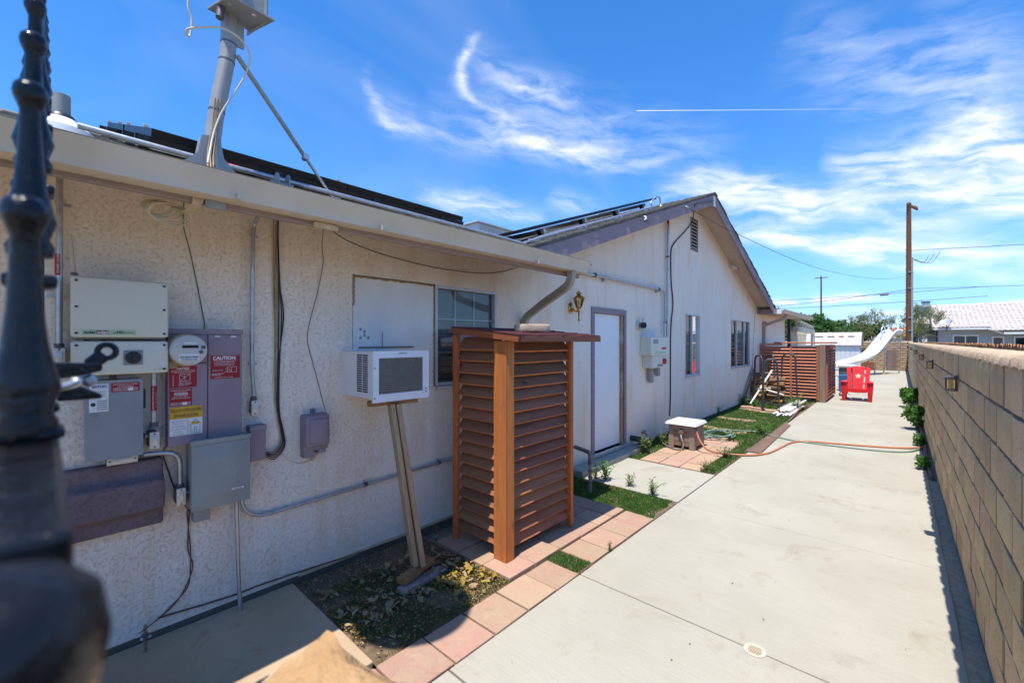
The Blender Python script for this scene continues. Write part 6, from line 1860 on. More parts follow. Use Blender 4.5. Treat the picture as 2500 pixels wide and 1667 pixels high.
# ------------------------------------------------------------------ red chair
ch = thing('adirondack_chair', 'bright red plastic adirondack chair with a star on its back on the path', 'chair', (-.94, 16.35, 0))
cx, cy = -.94, 16.0
def arch(y0, y1, x, w_, z):
    pass
for s_ in (-1, 1):
    xo = cx + s_ * .295
    m = MB()
    # front leg: broad at the top, tapering to the foot
    m.add([(xo - .045, cy + .0, 0), (xo + .045, cy + .0, 0), (xo + .045, cy + .10, 0), (xo - .045, cy + .10, 0),
           (xo - .075 + .01 * s_, cy - .02, .54), (xo + .075 + .01 * s_, cy - .02, .54), (xo + .06, cy + .10, .54), (xo - .06, cy + .10, .54)], MB.BF)
    m.build('front_leg', M['red_plastic'], ch, bevel=.012, seg=2, smooth=40)
    MB().beam((xo, cy + .62, 0), (xo - s_ * .02, cy + .48, .36), .06, .05).build('rear_leg', M['red_plastic'], ch, bevel=.008)
    MB().prism([(xo - .075, cy - .05), (xo + .075, cy - .05), (xo + .08, cy + .10), (xo + .03 - .02 * s_, cy + .62), (xo - .03 - .02 * s_, cy + .62), (xo - .08, cy + .10)], 'z', .54, .57).build('arm', M['red_plastic'], ch, bevel=.010, seg=2, smooth=40)
for i in range(6):
    t0_, t1_ = i / 6, (i + .9) / 6
    MB().beam((cx - .25, cy + .03 + .46 * (t0_ + t1_) / 2, .37 - .10 * (t0_ + t1_) / 2), (cx + .25, cy + .03 + .46 * (t0_ + t1_) / 2, .37 - .10 * (t0_ + t1_) / 2), .069, .018).build('seat_slat', M['red_plastic'], ch, bevel=.005)
MB().prism([(cx - .25, .375), (cx - .25, .29), (cx - .20, .26), (cx, .25), (cx + .20, .26), (cx + .25, .29), (cx + .25, .375)], 'y', cy + .0, cy + .03).build('apron', M['red_plastic'], ch, bevel=.006)
bk = Vector((0, .36, .93)).normalized()
b0 = Vector((cx, cy + .46, .27))
def back_strip(xa0, xb0, xa1, xb1, h0, h1, top0, top1):
    m = MB()
    n_ = 6
    vs_ = []
    for th in (0, .022):
        for i in range(n_ + 1):
            t_ = i / n_
            za, zb = h0, 0
            vs_.append(b0 + Vector((xa0 + (xa1 - xa0) * t_, -th, 0)) + bk * (top0 * t_))
            vs_.append(b0 + Vector((xb0 + (xb1 - xb0) * t_, -th, 0)) + bk * (top1 * t_))
    f = []
    o = 2 * (n_ + 1)
    for i in range(n_):
        f += [[2 * i, 2 * i + 1, 2 * i + 3, 2 * i + 2], [o + 2 * i + 2, o + 2 * i + 3, o + 2 * i + 1, o + 2 * i], [2 * i, 2 * i + 2, o + 2 * i + 2, o + 2 * i], [2 * i + 1, o + 2 * i + 1, o + 2 * i + 3, 2 * i + 3]]
    f += [[0, o, o + 1, 1], [2 * n_, 2 * n_ + 1, o + 2 * n_ + 1, o + 2 * n_]]
    m.add(vs_, f)
    return m.build('back_slat', M['red_plastic'], ch, bevel=.004)
back_strip(-.235, -.140, -.285, -.182, 0, 0, .71, .755)
cs = back_strip(-.112, .112, -.150, .150, 0, 0, .775, .775)
back_strip(.140, .235, .182, .285, 0, 0, .755, .71)
for t_ in (.30, .62):
    p = b0 + bk * (t_ * .76) + Vector((0, .02, 0))
    MB().obox(p, (.24, 0, 0), bk * .03, Vector((0, .012, 0))).build('back_rail', M['red_plastic'], ch, bevel=.004)
star = []
sc0 = b0 + bk * .47 + Vector((0, -.026, 0))
for i in range(10):
    r_ = .085 if i % 2 == 0 else .038
    a = math.pi / 2 + i * math.pi / 5
    star.append(sc0 + Vector((r_ * math.cos(a), 0, 0)) + bk * (r_ * math.sin(a)))
MB().add(star, [list(range(10))]).build('star_emblem', M['gutter'], cs)
ring = [sc0 + Vector((.105 * math.cos(i * math.pi / 12), .0015, 0)) + bk * (.08 * math.sin(i * math.pi / 12)) for i in range(24)]
MB().tube(ring, .004, 5, closed=True).build('emblem_ring', M['hose_orange'], cs)

# ------------------------------------------------------------------ weathered louver screen
sn = thing('louver_screen', 'weathered reddish louver screen fencing a corner beside the house', 'screen', (-2.4, 15.1, 0))
SY, SZ = 15.05, 1.66
for (x, w_) in ((-3.21, .05), (-2.42, .05), (-1.75, .09)):
    MB().box(x - w_ / 2, x + w_ / 2, SY - .02, SY + .025, .04, SZ - .04).build('stile', M['redwood_z'], sn, bevel=.004)
MB().box(-1.72, -1.58, SY - .05, SY + .10, 0, SZ).build('corner_post', M['grey_post'], sn, bevel=.008)
MB().box(-3.24, -2.65, SY - .02, SY + .02, SZ - .03, SZ + .03).build('top_rail', M['redwood'], sn, bevel=.004)
MB().box(-2.85, -1.45, SY - .05, SY + 1.6, SZ + .031, SZ + .075).build('top_board', M['redwood'], sn, bevel=.008)
for i in range(16):
    z = .12 + i * .093
    for (xa, xb) in ((-3.185, -2.445), (-2.395, -1.80)):
        MB().obox(((xa + xb) / 2, SY + .02, z + .035), ((xb - xa) / 2, 0, 0), (0, .045, .045), (0, -.007, .007)).build('slat', M['redwood'], sn)
for (y, w_) in ((SY + .16, .06), (SY + 1.05, .06), (SY + 2.15, .06)):
    MB().box(-1.60, -1.55, y - w_ / 2, y + w_ / 2, .06, SZ - .02).build('stile', M['redwood_z'], sn, bevel=.004)
for i in range(16):
    z = .12 + i * .093
    MB().obox((-1.60, SY + 1.15, z + .035), (0, .98, 0), (-.045, 0, .045), (.007, 0, .007)).build('slat', M['redwood_y'], sn)
MB().box(-1.62, -1.50, SY + .22, SY + 1.6, SZ - .12, SZ - .01).build('header_board', M['redwood_y'], sn, bevel=.02)

# ------------------------------------------------------------------ bent tube stands, firewood and pipes
def hoop(parent, a, b, h, r=.023):
    a, b = Vector(a), Vector(b)
    d = (b - a)
    lean = Vector((0, 0, 0))
    a2, b2 = a + d * .10, b - d * .10
    pts = [a, a2 + Vector((0, 0, h * .80)), a2 + d * .03 + Vector((0, 0, h * .92)), a2 + d * .14 + Vector((0, 0, h * .985)), a2 + d * .3 + Vector((0, 0, h)), b2 - d * .3 + Vector((0, 0, h)), b2 - d * .14 + Vector((0, 0, h * .985)), b2 - d * .03 + Vector((0, 0, h * .92)), b2 + Vector((0, 0, h * .80)), b]
    return MB().tube(curve(pts, 5), r, 10).build('hoop', M['tube_black'], parent, smooth=60)
A1, A2 = Vector((-3.02, 13.35, 0)), Vector((-2.72, 13.0, 0))
B1, B2 = Vector((-2.54, 12.05, 0)), Vector((-2.20, 12.15, 0))
t1 = thing('tube_stand', 'black bent-tube stand with two hoops nearest the house wall', 'stand', A2, group='bent tube stands on the lawn')
hoop(t1, A1, A2, 1.36)
hoop(t1, B1, B2, 1.30)
for p, q in ((A1, B1), (A2, B2)):
    MB().tube([p + Vector((0, 0, .16)), q + Vector((0, 0, .16))], .017, 10).build('base_bar', M['tube_black'], t1, smooth=40)
C1, C2 = Vector((-2.92, 14.2, 0)), Vector((-2.62, 13.95, 0))
D1, D2 = Vector((-2.62, 14.65, 0)), Vector((-2.18, 14.55, 0))
t2 = thing('tube_stand', 'black bent-tube stand with two hoops in front of the louver screen', 'stand', C2, group='bent tube stands on the lawn')
hoop(t2, C1, C2, 1.36)
hoop(t2, D1, D2, 1.38)
for p, q in ((D2, Vector((-2.25, 12.75, 0))), (D1, Vector((-2.55, 12.9, 0)))):
    MB().tube([p + Vector((0, 0, .19)), q + Vector((0, 0, .10))], .017, 10).build('base_bar', M['tube_black'], t2, smooth=40)
MB().tube([(-2.25, 12.75, 0), (-2.25, 12.75, .14)], .017, 8).build('stub_leg', M['tube_black'], t2, smooth=40)

rl = random.Random(21)
lg = 0
logv = []
for i in range(5):
    m = MB()
    n_ = rl.choice((4, 5, 6))
    angs = sorted(rl.uniform(0, 6.28) for _ in range(n_))
    angs = [k * 6.28 / n_ + rl.uniform(-.3, .3) for k in range(n_)]
    prof = [(.075 * rl.uniform(.75, 1.1) * math.cos(a), .075 * rl.uniform(.75, 1.1) * math.sin(a)) for a in angs]
    m.prism(prof, 'x', -.23, .23)
    me = m.mesh('firewood_log', M['firewood'] if i % 2 else M['bark'], bevel=.008, seg=1)
    logv.append(me)
ROWS = ('bottom', 'second', 'third', 'fourth', 'fifth', 'sixth', 'top')
for row in range(7):
    for back in range(2):
        for right in range(2):
            if row == 6 and (back or right): continue
            x = -3.02 + right * .40 + rl.uniform(-.05, .05)
            y = 13.95 + back * .19 + rl.uniform(-.03, .03)
            o = link('firewood_log', logv[rl.randrange(5)], None, (x, y, .078 + row * .118), (rl.uniform(0, 6.28), rl.uniform(-.10, .10), rl.uniform(-.3, .3)), (rl.uniform(.75, 1.0), rl.uniform(.85, 1.2), rl.uniform(.85, 1.1)))
            lab = 'split firewood log in the %s row of the pile, %s %s' % (ROWS[row], 'right' if right else 'left', 'behind' if back else 'in front')
            if row == 6: lab = 'single split firewood log crowning the pile'
            tag(o, lab, 'log', 'firewood pile')
ORD = ('first', 'second', 'third', 'fourth', 'fifth', 'sixth', 'seventh')
for i in range(13):
    x = -2.22 + (i % 7) * .052 + rl.uniform(-.01, .01)
    y0_ = 11.3 + rl.uniform(0, .5) + (.45 if i > 6 else 0)
    z = .035 + (.045 if i > 6 else 0)
    L_ = rl.uniform(1.6, 2.6)
    dx_ = rl.uniform(.0, .10)
    m = MB().tube([(x, y0_, z), (x + dx_, y0_ + L_, z + rl.uniform(0, .02))], .024, 10, caps=False)
    m.tube([(x, y0_, z), (x + dx_, y0_ + L_, z)], .019, 10, caps=False)
    o = m.build('pvc_pipe', M['pvc'], None, smooth=50)
    tag(o, 'white pvc pipe on the lawn edge, %s from the house in the %s layer' % (ORD[i % 7], 'upper' if i > 6 else 'lower'), 'pipe', 'bundle of white pipes on the lawn edge')
for k, (a, b, lab) in enumerate((((-3.02, 12.95, .05), (-2.72, 14.05, .92), 'white pipe leaning steeply against the firewood pile'), ((-3.15, 13.9, .36), (-2.62, 13.3, .48), 'white pipe lying level across the firewood pile'), ((-2.95, 13.8, .42), (-2.35, 13.6, .28), 'short white pipe sloping down in front of the firewood'))):
    o = MB().tube([a, b], .024, 10).build('white_pipe', M['pvc'], None, smooth=40)
    tag(o, lab, 'pipe')
o = MB().beam((-3.20, 12.9, .05), (-3.16, 14.1, 1.0), .03, .10, (0, 0, 1)).build('leaning_board', M['old_panel'], None, bevel=.003)
tag(o, 'narrow grey board leaning against the house wall behind the firewood', 'board')

# items behind the screen
o = thing('folding_chair', 'blue and white folding chair half hidden behind the louver screen', 'folding chair', (-1.35, 17.4, 0))
MB().obox((-1.35, 17.4, .42), (.02, .22, 0), (0, 0, .26), (.10, 0, .012)).build('seat_cloth', M['blue_cloth'], o, bevel=.01)
for s_ in (-1, 1):
    MB().tube([(-1.48, 17.4 + s_ * .2, 0), (-1.22, 17.4 - s_ * .2, .62)], .011, 8).build('tube_leg', M['alu'], o, smooth=40)
    MB().tube([(-1.22, 17.4 + s_ * .2, 0), (-1.48, 17.4 - s_ * .2, .62)], .011, 8).build('tube_leg', M['alu'], o, smooth=40)
o = thing('grill', 'small dark grill on legs behind the louver screen', 'grill', (-1.4, 19.2, 0))
MB().box(-1.62, -1.2, 19.0, 19.4, .55, .82).build('fire_box', M['dark_fit'], o, bevel=.03)
MB().box(-1.65, -1.15, 18.95, 19.45, .82, .93).build('lid', M['lid'], o, bevel=.04)
for x in (-1.58, -1.24):
    for y in (19.04, 19.36):
        MB().box(x - .02, x + .02, y - .02, y + .02, 0, .56).build('leg', M['dark_fit'], o)

# ------------------------------------------------------------------ pool slide
sld = thing('pool_slide', 'white curved pool slide with ladder rails at the end of the yard', 'slide', (-.6, 30.2, 0))
cl_ = curve([(-.15, 30.95, 2.16), (-.33, 30.75, 2.19), (-.50, 30.5, 2.03), (-.78, 30.0, 1.55), (-1.12, 29.3, 1.03), (-1.55, 28.4, .73), (-1.95, 27.4, .60), (-2.18, 26.9, .50)], 6)
m = MB()
sec = [(-.30, .16), (-.27, .20), (-.22, .17), (-.20, .03), (-.10, -.02), (.10, -.02), (.20, .03), (.22, .17), (.27, .20), (.30, .16), (.25, 0), (.12, -.06), (-.12, -.06), (-.25, 0)]
for i, p in enumerate(cl_):
    t_ = (cl_[min(i + 1, len(cl_) - 1)] - cl_[max(i - 1, 0)]).normalized()
    side = t_.cross(Vector((0, 0, 1))).normalized()
    up_ = side.cross(t_).normalized()
    for a, b in sec:
        m.v.append(p + side * a * 1.15 + up_ * b)
n_ = len(sec)
for i in range(len(cl_) - 1):
    for j in range(n_):
        m.f.append([i * n_ + j, i * n_ + (j + 1) % n_, (i + 1) * n_ + (j + 1) % n_, (i + 1) * n_ + j])
m.f.append(list(range(n_)))
m.f.append([(len(cl_) - 1) * n_ + j for j in range(n_)][::-1])
m.build('runway', M['slide_white'], sld, smooth=50)
for (bx_, by_, tx, ty_) in ((-0.663, 30.179, -.62, 30.75), (-0.051, 32.145, .02, 31.05)):
    MB().tube(curve([(bx_, by_, 0), (bx_ * .5 + tx * .5, (by_ + ty_) / 2, 1.1), (tx, ty_, 2.1), (tx, ty_ - .05, 2.46), (tx - .06, ty_ - .25, 2.58), (tx - .12, ty_ - .45, 2.42), (tx - .14, ty_ - .52, 2.2)], 6), .032, 8).build('ladder_rail', M['alu'], sld, smooth=50)
pa, pb_ = Vector((((-0.663, 30.179, 0)))), Vector((((-0.051, 32.145, 0))))
for k in range(5):
    t_ = (k + 1) / 6
    a = pa.lerp(Vector((-.62, 30.75, 2.1)), t_)
    b = pb_.lerp(Vector((.02, 31.05, 2.1)), t_)
    MB().tube([a, b], .02, 8).build('rung', M['alu'], sld, smooth=40)
for p in (((-1.045, 30.62, 0)),):
    MB().tube([p, (-.95, 29.65, 1.15)], .03, 8).build('support_leg', M['alu'], sld, smooth=40)
MB().box(pa.x - .07, pa.x + .07, pa.y - .07, pa.y + .07, 0, .06).build('foot', M['yellow_sticker'], sld, bevel=.01)

# ------------------------------------------------------------------ shed
sh = thing('garden_shed', 'pale metal garden shed with rusty gambrel roof', 'shed', (-3.0, 33.2, 0))
x0, x1, y0, y1 = -4.3, -1.78, 32.2, 34.2
MB().box(x0, x1, y0, y1, 0.02, 1.60).build('wall', M['shed_wall'], sh)
k = 0
x = x0 + .02
while x < x1 - .1:
    MB().box(x, x + .20, y0 - .016, y0 - .001, .05, 1.46).build('wall_panel', M['shed_wall'], sh, bevel=.006)
    x += .235
for k in range(5):
    MB().box(x1 + .001, x1 + .014, y0 + .06 + k * .4, y0 + .36 + k * .4, .05, 1.52).build('wall_panel', M['shed_wall'], sh, bevel=.006)
gp_ = [(y0 - .12, 1.54), (y0 + .10, 2.06), (y0 + .75, 2.30), (y1 - .75, 2.30), (y1 - .1, 2.06), (y1 + .12, 1.54)]
MB().prism([(y0 - .02, 1.56), (y0 + .15, 2.02), (y0 + .75, 2.25), (y1 - .75, 2.25), (y1 - .15, 2.02), (y1 + .02, 1.56)], 'x', x0 + .02, x1 - .02).build('gable_end', M['shed_wall'], sh)
rfp = []
for a, b in zip(gp_, gp_[1:]):
    rf = MB().prism([a, b, (b[0], b[1] - .03), (a[0], a[1] - .03)], 'x', x0 - .08, x1 + .10).build('roof_panel', M['shed_roof'], sh)
    for q in range(9):
        xx = x0 + .1 + q * .3
        MB().prism([(a[0], a[1] + .012), (b[0], b[1] + .012), (b[0], b[1]), (a[0], a[1])], 'x', xx, xx + .03).build('roof_seam', M['shed_roof'], rf)
for (q, w_) in ((x0 + .3, .5), (x0 + 1.0, .35), (x0 + 1.55, .25), (x0 + 2.0, .3)):
    MB().box(q, q + w_, y0 + .06, y0 + .115, 2.045, 2.085).build('rust_patch', M['rust'], sh, bevel=.008)
# leftovers along the back wall
o = MB().box(-.62, -.15, 34.44, 34.49, 0, 1.25).build('plank_sheet', M['old_panel'], None, bevel=.004)
tag(o, 'grey plank sheet leaning on the back wall behind the slide', 'sheet')
o = MB().box(-2.0, -1.4, 34.42, 34.47, .75, 1.35).build('brown_sheet', M['bronze'], None, bevel=.004)
tag(o, 'square brown sheet leaning on the back wall beside the shed', 'sheet')
o = MB().box(-1.95, -1.15, 33.6, 33.95, .05, .50).build('rusty_crate', M['rust'], None, bevel=.02)
tag(o, 'rusty metal crate on the ground behind the slide', 'crate')
cable('yard_wire', 'loose dark wire hanging over the back wall', [(-1.2, 34.45, 1.0), (-1.12, 34.4, 1.25), (-.95, 34.4, 1.42), (-.75, 34.45, 1.55)], .014, 'black_cable', 5, 6, 'wire')

# ------------------------------------------------------------------ wall lamps
for k, (y, z) in enumerate(((5.025, 1.418), (8.461, 1.437), (11.726, 1.45), (16.413, 1.464), (22.742, 1.479))):
    wlamp = thing('wall_lamp', ('small bronze solar lamp on the block wall, nearest the camera', 'small bronze solar lamp on the block wall, second along the path', 'small bronze solar lamp on the block wall, third along the path', 'small bronze solar lamp on the block wall, fourth along the path', 'small bronze solar lamp on the block wall, farthest along')[k], 'wall lamp', (.345, y, z - .06), group='lamps along the block wall')
    X0 = .342
    MB().prism([(X0, z + .055), (X0 - .075, z + .038), (X0 - .075, z + .022), (X0, z + .022)], 'y', y - .05, y + .05).build('hood', M['purple_lamp'], wlamp, bevel=.003)
    for dy_ in (-.046, .034):
        MB().box(X0 - .066, X0 - .056, y + dy_, y + dy_ + .012, z - .062, z + .022).build('bar', M['purple_lamp'], wlamp)
        MB().box(X0 - .012, X0 - .001, y + dy_, y + dy_ + .012, z - .062, z + .022).build('bar', M['purple_lamp'], wlamp)
    MB().box(X0 - .07, X0, y - .05, y + .05, z - .072, z - .060).build('base', M['purple_lamp'], wlamp, bevel=.002)
    MB().box(X0 - .052, X0 - .014, y - .032, y + .032, z - .060, z + .022).build('diffuser', M['lantern_glass'], wlamp)

# ------------------------------------------------------------------ neighbour: picket fence and house
fn = thing('picket_fence', 'new orange cedar dog-ear fence beyond the block wall', 'fence', (1.0, 15, 0))
pk = MB().prism([(-.068, 0), (.068, 0), (.068, 1.68), (.040, 1.715), (-.040, 1.715), (-.068, 1.68)], 'x', -.009, .009).mesh('picket', M['fence_wood'])
rf_ = random.Random(9)
y = 3.0
while y < 33:
    link('picket', pk, fn, (1.0 + rf_.uniform(-.004, .004), y, rf_.uniform(-.012, .012)), (0, 0, rf_.uniform(-.02, .02)))
    y += .1415
for z in (.4, 1.2):
    MB().box(1.012, 1.05, 2.9, 33, z, z + .09).build('rail', M['fence_wood'], fn)

nh = thing('neighbour_house', 'blue-grey stucco house with pale tiled roof beyond the fences', 'house', (4, 43, 0))
NY = 43.0
MB().box(2.05, 14, NY + .6, NY + 9, -.05, 2.72).build('wall', M['blue_stucco'], nh)
MB().box(1.02, 2.0, NY + 2.2, NY + 9, -.05, 2.95).build('wing_wall', M['blue_stucco'], nh)
MB().box(1.00, 1.06, NY + 2.14, NY + 2.2, 0, 3.0).build('corner_trim', M['white_paint'], nh)
MB().box(1.22, 1.52, NY + 2.12, NY + 2.18, 1.4, 2.25).build('shutter', M['white_paint'], nh)
ey, ez, ry, rz2 = NY - .1, 2.70, NY + 4.6, 4.52
def roof_z(y): return ez + (rz2 - ez) * (y - ey) / (ry - ey)
MB().prism([(ey, ez - .03), (ry, rz2 - .03), (NY + 9.6, ez), (NY + 9.6, ez - .1), (ry, rz2 - .15), (ey, ez - .12)], 'x', 1.72, 14.5).build('roof_deck', M['tile'], nh)
# dip of the eave over the entry
fasc = [(1.80, 2.70), (4.35, 2.70), (5.02, 2.36), (6.35, 2.36), (6.9, 2.62), (14, 2.62)]
for a, b in zip(fasc, fasc[1:]):
    MB().prism([(a[0], a[1]), (b[0], b[1]), (b[0], b[1] - .13), (a[0], a[1] - .13)], 'y', ey - .06 - (.55 if a[1] < 2.6 and b[1] < 2.6 else .25 if (a[1] < 2.6) != (b[1] < 2.6) else 0), ey - .02).build('fascia', M['white_paint'], nh)
tl = MB()
tv = [(-.12, 0), (-.09, .045), (-.03, .065), (.03, .045), (.06, .01), (.12, 0)]
rows_ = 15
for r_ in range(rows_ + 2):
    t0_ = (r_ - 2) / rows_
    for c_ in range(52):
        x = 1.80 + c_ * .235
        y = ey + (ry - ey) * t0_
        if t0_ < 0 and not (4.6 < x < 6.7): continue
        y2 = y + (ry - ey) / rows_ * 1.12
        n0 = len(tl.v)
        jz = rf_.uniform(-.008, .008)
        for (q, w_) in tv:
            tl.v.append(Vector((x + q, y, roof_z(y) + w_ + .045 + jz)))
        for (q, w_) in tv:
            tl.v.append(Vector((x + q, y2, roof_z(y2) + w_ * .8 + jz)))
        for i in range(5):
            tl.f.append([n0 + i, n0 + i + 1, n0 + 7 + i, n0 + 6 + i])
        tl.f.append([n0 + i for i in range(6)])
tl.build('roof_tiles', M['tile'], nh, kind='stuff')
for i in range(40):
    x = 1.75 + i * .32
    MB().lathe([(.09, 0), (.075, .34)], 10, Matrix.Translation((x, ry, rz2 + .03)) @ RY).build('ridge_tile', M['tile'], nh)
for i in range(14):
    y = ey + i * .34
    MB().lathe([(.09, 0), (.075, .36)], 8, Matrix.Translation((1.76, y, roof_z(y) + .03)) @ Matrix.Rotation(R(-90) + math.atan((rz2 - ez) / (ry - ey)), 4, 'X')).build('rake_tile', M['tile'], nh)
# low side roof and chimney
MB().prism([(NY + 1.9, 3.02), (NY + 3.4, 3.65), (NY + 3.4, 3.5), (NY + 1.9, 2.9)], 'x', .82, 1.76).build('side_roof', M['tile'], nh)
MB().box(.9, 1.75, NY + 1.85, NY + 1.93, 2.84, 2.98).build('side_fascia', M['blue_stucco'], nh)
cm = MB().box(1.0, 1.72, NY + 3.4, NY + 4.4, 2.8, 4.55).build('chimney', M['blue_stucco'], nh)
MB().box(.92, 1.80, NY + 3.32, NY + 4.48, 4.45, 4.62).build('chimney_crown', M['blue_stucco'], cm)
MB().box(1.25, 1.72, NY + 3.6, NY + 4.2, 4.62, 4.80).build('chimney_cap', M['galv'], cm)
MB().box(1.22, 1.75, NY + 3.55, NY + 4.25, 4.82, 4.90).build('chimney_lid', M['dark_fit'], cm)
wy = NY + .6
def nwin(xa, xb, za, zb, split):
    f = MB()
    for b in ((xa, xb, za, za + .07), (xa, xb, zb - .09, zb), (xa, xa + .07, za + .07, zb - .09), (xb - .07, xb, za + .07, zb - .09)):
        f.box(b[0], b[1], wy - .05, wy - .003, b[2], b[3])
    o = f.build('window', M['white_paint'], nh)
    if split:
        MB().box((xa + xb) / 2 - .03, (xa + xb) / 2 + .03, wy - .045, wy - .003, za + .07, zb - .09).build('mullion', M['white_paint'], o)
    MB().box(xa + .07, xb - .07, wy - .02, wy - .008, za + .07, zb - .09).build('pane', M['solar_cell'], o)
    return o
nwin(2.75, 4.02, .9, 2.22, True)
nwin(4.62, 5.18, .9, 2.10, False)
nwin(5.60, 6.50, .9, 2.10, False)
MB().box(6.85, 7.35, wy - .03, wy - .002, .2, 2.1).build('side_door', M['gutter'], nh)
nd = thing('roof_dish', 'grey satellite dish on the eave of the blue-grey house', 'satellite dish', (2.35, NY - .15, 2.6))
MB().tube(curve([(2.42, NY - .1, 2.5), (2.42, NY - .3, 2.62), (2.42, NY - .3, 2.92)], 4), .03, 8).build('arm', M['dark_fit'], nd, smooth=40)
MB().lathe([(.001, 0), (.2, .03), (.36, .09), (.37, .085), (.2, .015), (.001, -.015)], 24, Matrix.Translation((2.38, NY - .35, 3.05)) @ Vector((-.25, -.55, .8)).to_track_quat('Z', 'Y').to_matrix().to_4x4()).build('dish', M['steel_disc'], nd, smooth=40)
MB().tube([(2.50, NY - .3, 2.82), (2.62, NY - .75, 3.2)], .02, 8).build('feed_arm', M['dark_fit'], nd, smooth=40)

# ------------------------------------------------------------------ utility poles and wires
up1 = thing('utility_pole', 'tall brown utility pole with crossarm and grey riser behind the back wall', 'utility pole', (.39, 36.0, 0))
MB().tube([(.39, 36, 0), (.39, 36, 10.3)], [.165, .115], 14).build('pole', M['pole_wood'], up1, smooth=40)
MB().beam((.34, 35.75, 10.15), (.80, 37.4, 10.15), .10, .13).build('crossarm', M['pole_wood'], up1, bevel=.008)
for (x, y, z) in ((.37, 35.85, 10.21), (.45, 36.2, 10.21), (.70, 37.1, 10.21), (.77, 37.32, 10.21)):
    MB().lathe([(.02, 0), (.05, .06), (.03, .08), (.045, .12), (.02, .16)], 10, Matrix.Translation((x, y, z))).build('insulator', M['grey_dull'], up1, smooth=40)
MB().tube([(.53, 35.88, 0), (.53, 35.88, 6.9)], .055, 12).build('riser_pipe', M['grey_metal'], up1, smooth=40)
for z in (2.4, 3.2, 5.0, 6.0):
    MB().box(.36, .60, 35.82, 35.90, z, z + .04).build('riser_strap', M['galv'], up1)
for k in range(3):
    MB().tube(curve([(.53, 35.88, 6.85), (.8 + .12 * k, 35.8, 6.6 - .03 * k), (1.05 + .18 * k, 35.7, 6.5), (1.25 + .25 * k, 35.6, 6.85 + .1 * k)], 5), .012, 5).build('drip_loop', M['black_cable'], up1, smooth=50)
for z in (7.4, 7.0, 6.2, 4.6, 3.5):
    MB().box(.20, .26, 35.80, 35.95, z, z + .02).build('step_bolt', M['galv'], up1)
for (x, y, h, lab, arm) in ((-13.2, 118, 16.5, 'thin distant utility pole with small crossarm above the shed', 1.2), (-25.5, 140, 11.5, 'smaller distant utility pole above the green trees', .6), (-12.6, 190, 9, 'faint farthest utility pole left of the slide', .5)):
    o = thing('distant_pole', lab, 'utility pole', (x, y, 0))
    MB().tube([(x, y, 0), (x, y, h)], [.22, .14], 8).build('pole', M['pole_wood'], o, smooth=40)
    MB().beam((x - arm, y, h - .4), (x + arm, y, h - .4), .14, .16).build('crossarm', M['pole_wood'], o)
def wire(lab, a, b, sag, r=.02):
    a, b = Vector(a), Vector(b)
    pts = [a.lerp(b, t_ / 10) - Vector((0, 0, sag * 4 * (t_ / 10) * (1 - t_ / 10))) for t_ in range(11)]
    o = MB().tube(pts, r, 5).build('power_line', M['black_cable'], None, smooth=60)
    tag(o, lab, 'power line')
wire('power line leaving the big pole towards the right', (.45, 35.9, 7.35), (30, 42, 7.9), .5, .016)
wire('lower line leaving the big pole towards the right', (.45, 35.9, 5.0), (30, 44, 5.4), .3, .012)
wire('line with a black splice running left from the big pole', (.35, 36, 4.95), (-14, 34, 4.0), .25, .016)
o = MB().tube([(-.95, 35.8, 4.70), (-.55, 35.86, 4.74)], .07, 10).build('cable_splice', M['dark_fit'], None, smooth=40)
tag(o, 'black cable splice hanging on the line left of the big pole', 'cable splice')
wire('faint line between the distant poles, upper one', (-60, 128, 13.5), (12, 118, 12.0), .8, .05)
wire('faint line between the distant poles, lower one', (-60, 128, 11.2), (12, 118, 10.2), .8, .05)

# ------------------------------------------------------------------ trees
def quad_cloud(m, rnd_, centre, rad, n, size, squash=1.0, shell=.55):
    for _ in range(n):
        d = Vector((rnd_.gauss(0, 1), rnd_.gauss(0, 1), rnd_.gauss(0, 1))).normalized()
        r_ = rad * (shell + (1 - shell) * rnd_.random())
        c = Vector(centre) + Vector((d.x * r_, d.y * r_, d.z * r_ * squash))
        a = Vector((rnd_.gauss(0, 1), rnd_.gauss(0, 1), rnd_.gauss(0, 1))).normalized()
        b = a.cross(d + a * .3).normalized()
        s_ = size * rnd_.uniform(.6, 1.3)
        n0 = len(m.v)
        m.v += [c - a * s_, c + b * s_ * .5, c + a * s_, c - b * s_ * .5]
        m.f.append([n0, n0 + 1, n0 + 2, n0 + 3])

def leafy_tree(loc, h, rad, lab, seed, n=2600, mat='tree', size=.16, group='green trees beyond the yard'):
    rt_ = random.Random(seed)
    o = thing('leafy_tree', lab, 'tree', loc, group=group)
    L0 = Vector(loc)
    tr = MB()
    tr.tube([L0, L0 + Vector((.1, 0, h * .35)), L0 + Vector((0, .1, h * .6))], [rad * .10, rad * .08, rad * .05], 8)
    for k in range(5):
        a = k * 1.256 + rt_.uniform(-.3, .3)
        tr.tube([L0 + Vector((.05, 0, h * .33)), L0 + Vector((math.cos(a) * rad * .35, math.sin(a) * rad * .35, h * .55)), L0 + Vector((math.cos(a) * rad * .7, math.sin(a) * rad * .7, h * .75))], [rad * .05, rad * .035, rad * .015], 6)
    tr.build('trunk', M['trunk'], o, smooth=50)
    m = MB()
    for k in range(16):
        d = Vector((rt_.gauss(0, 1), rt_.gauss(0, 1), rt_.gauss(0, .6))).normalized()
        c = L0 + Vector((0, 0, h * .66)) + Vector((d.x * rad * .68, d.y * rad * .68, d.z * h * .26)) * rt_.uniform(.45, 1.0)
        quad_cloud(m, rt_, c, rad * rt_.uniform(.28, .46), n // 16, size, .8)
    m.build('crown', M[mat], o)
    return o
leafy_tree((-19.6, 92, 0), 7.0, 3.6, 'rounded green tree at the left, beside the pergola', 31, size=.3)
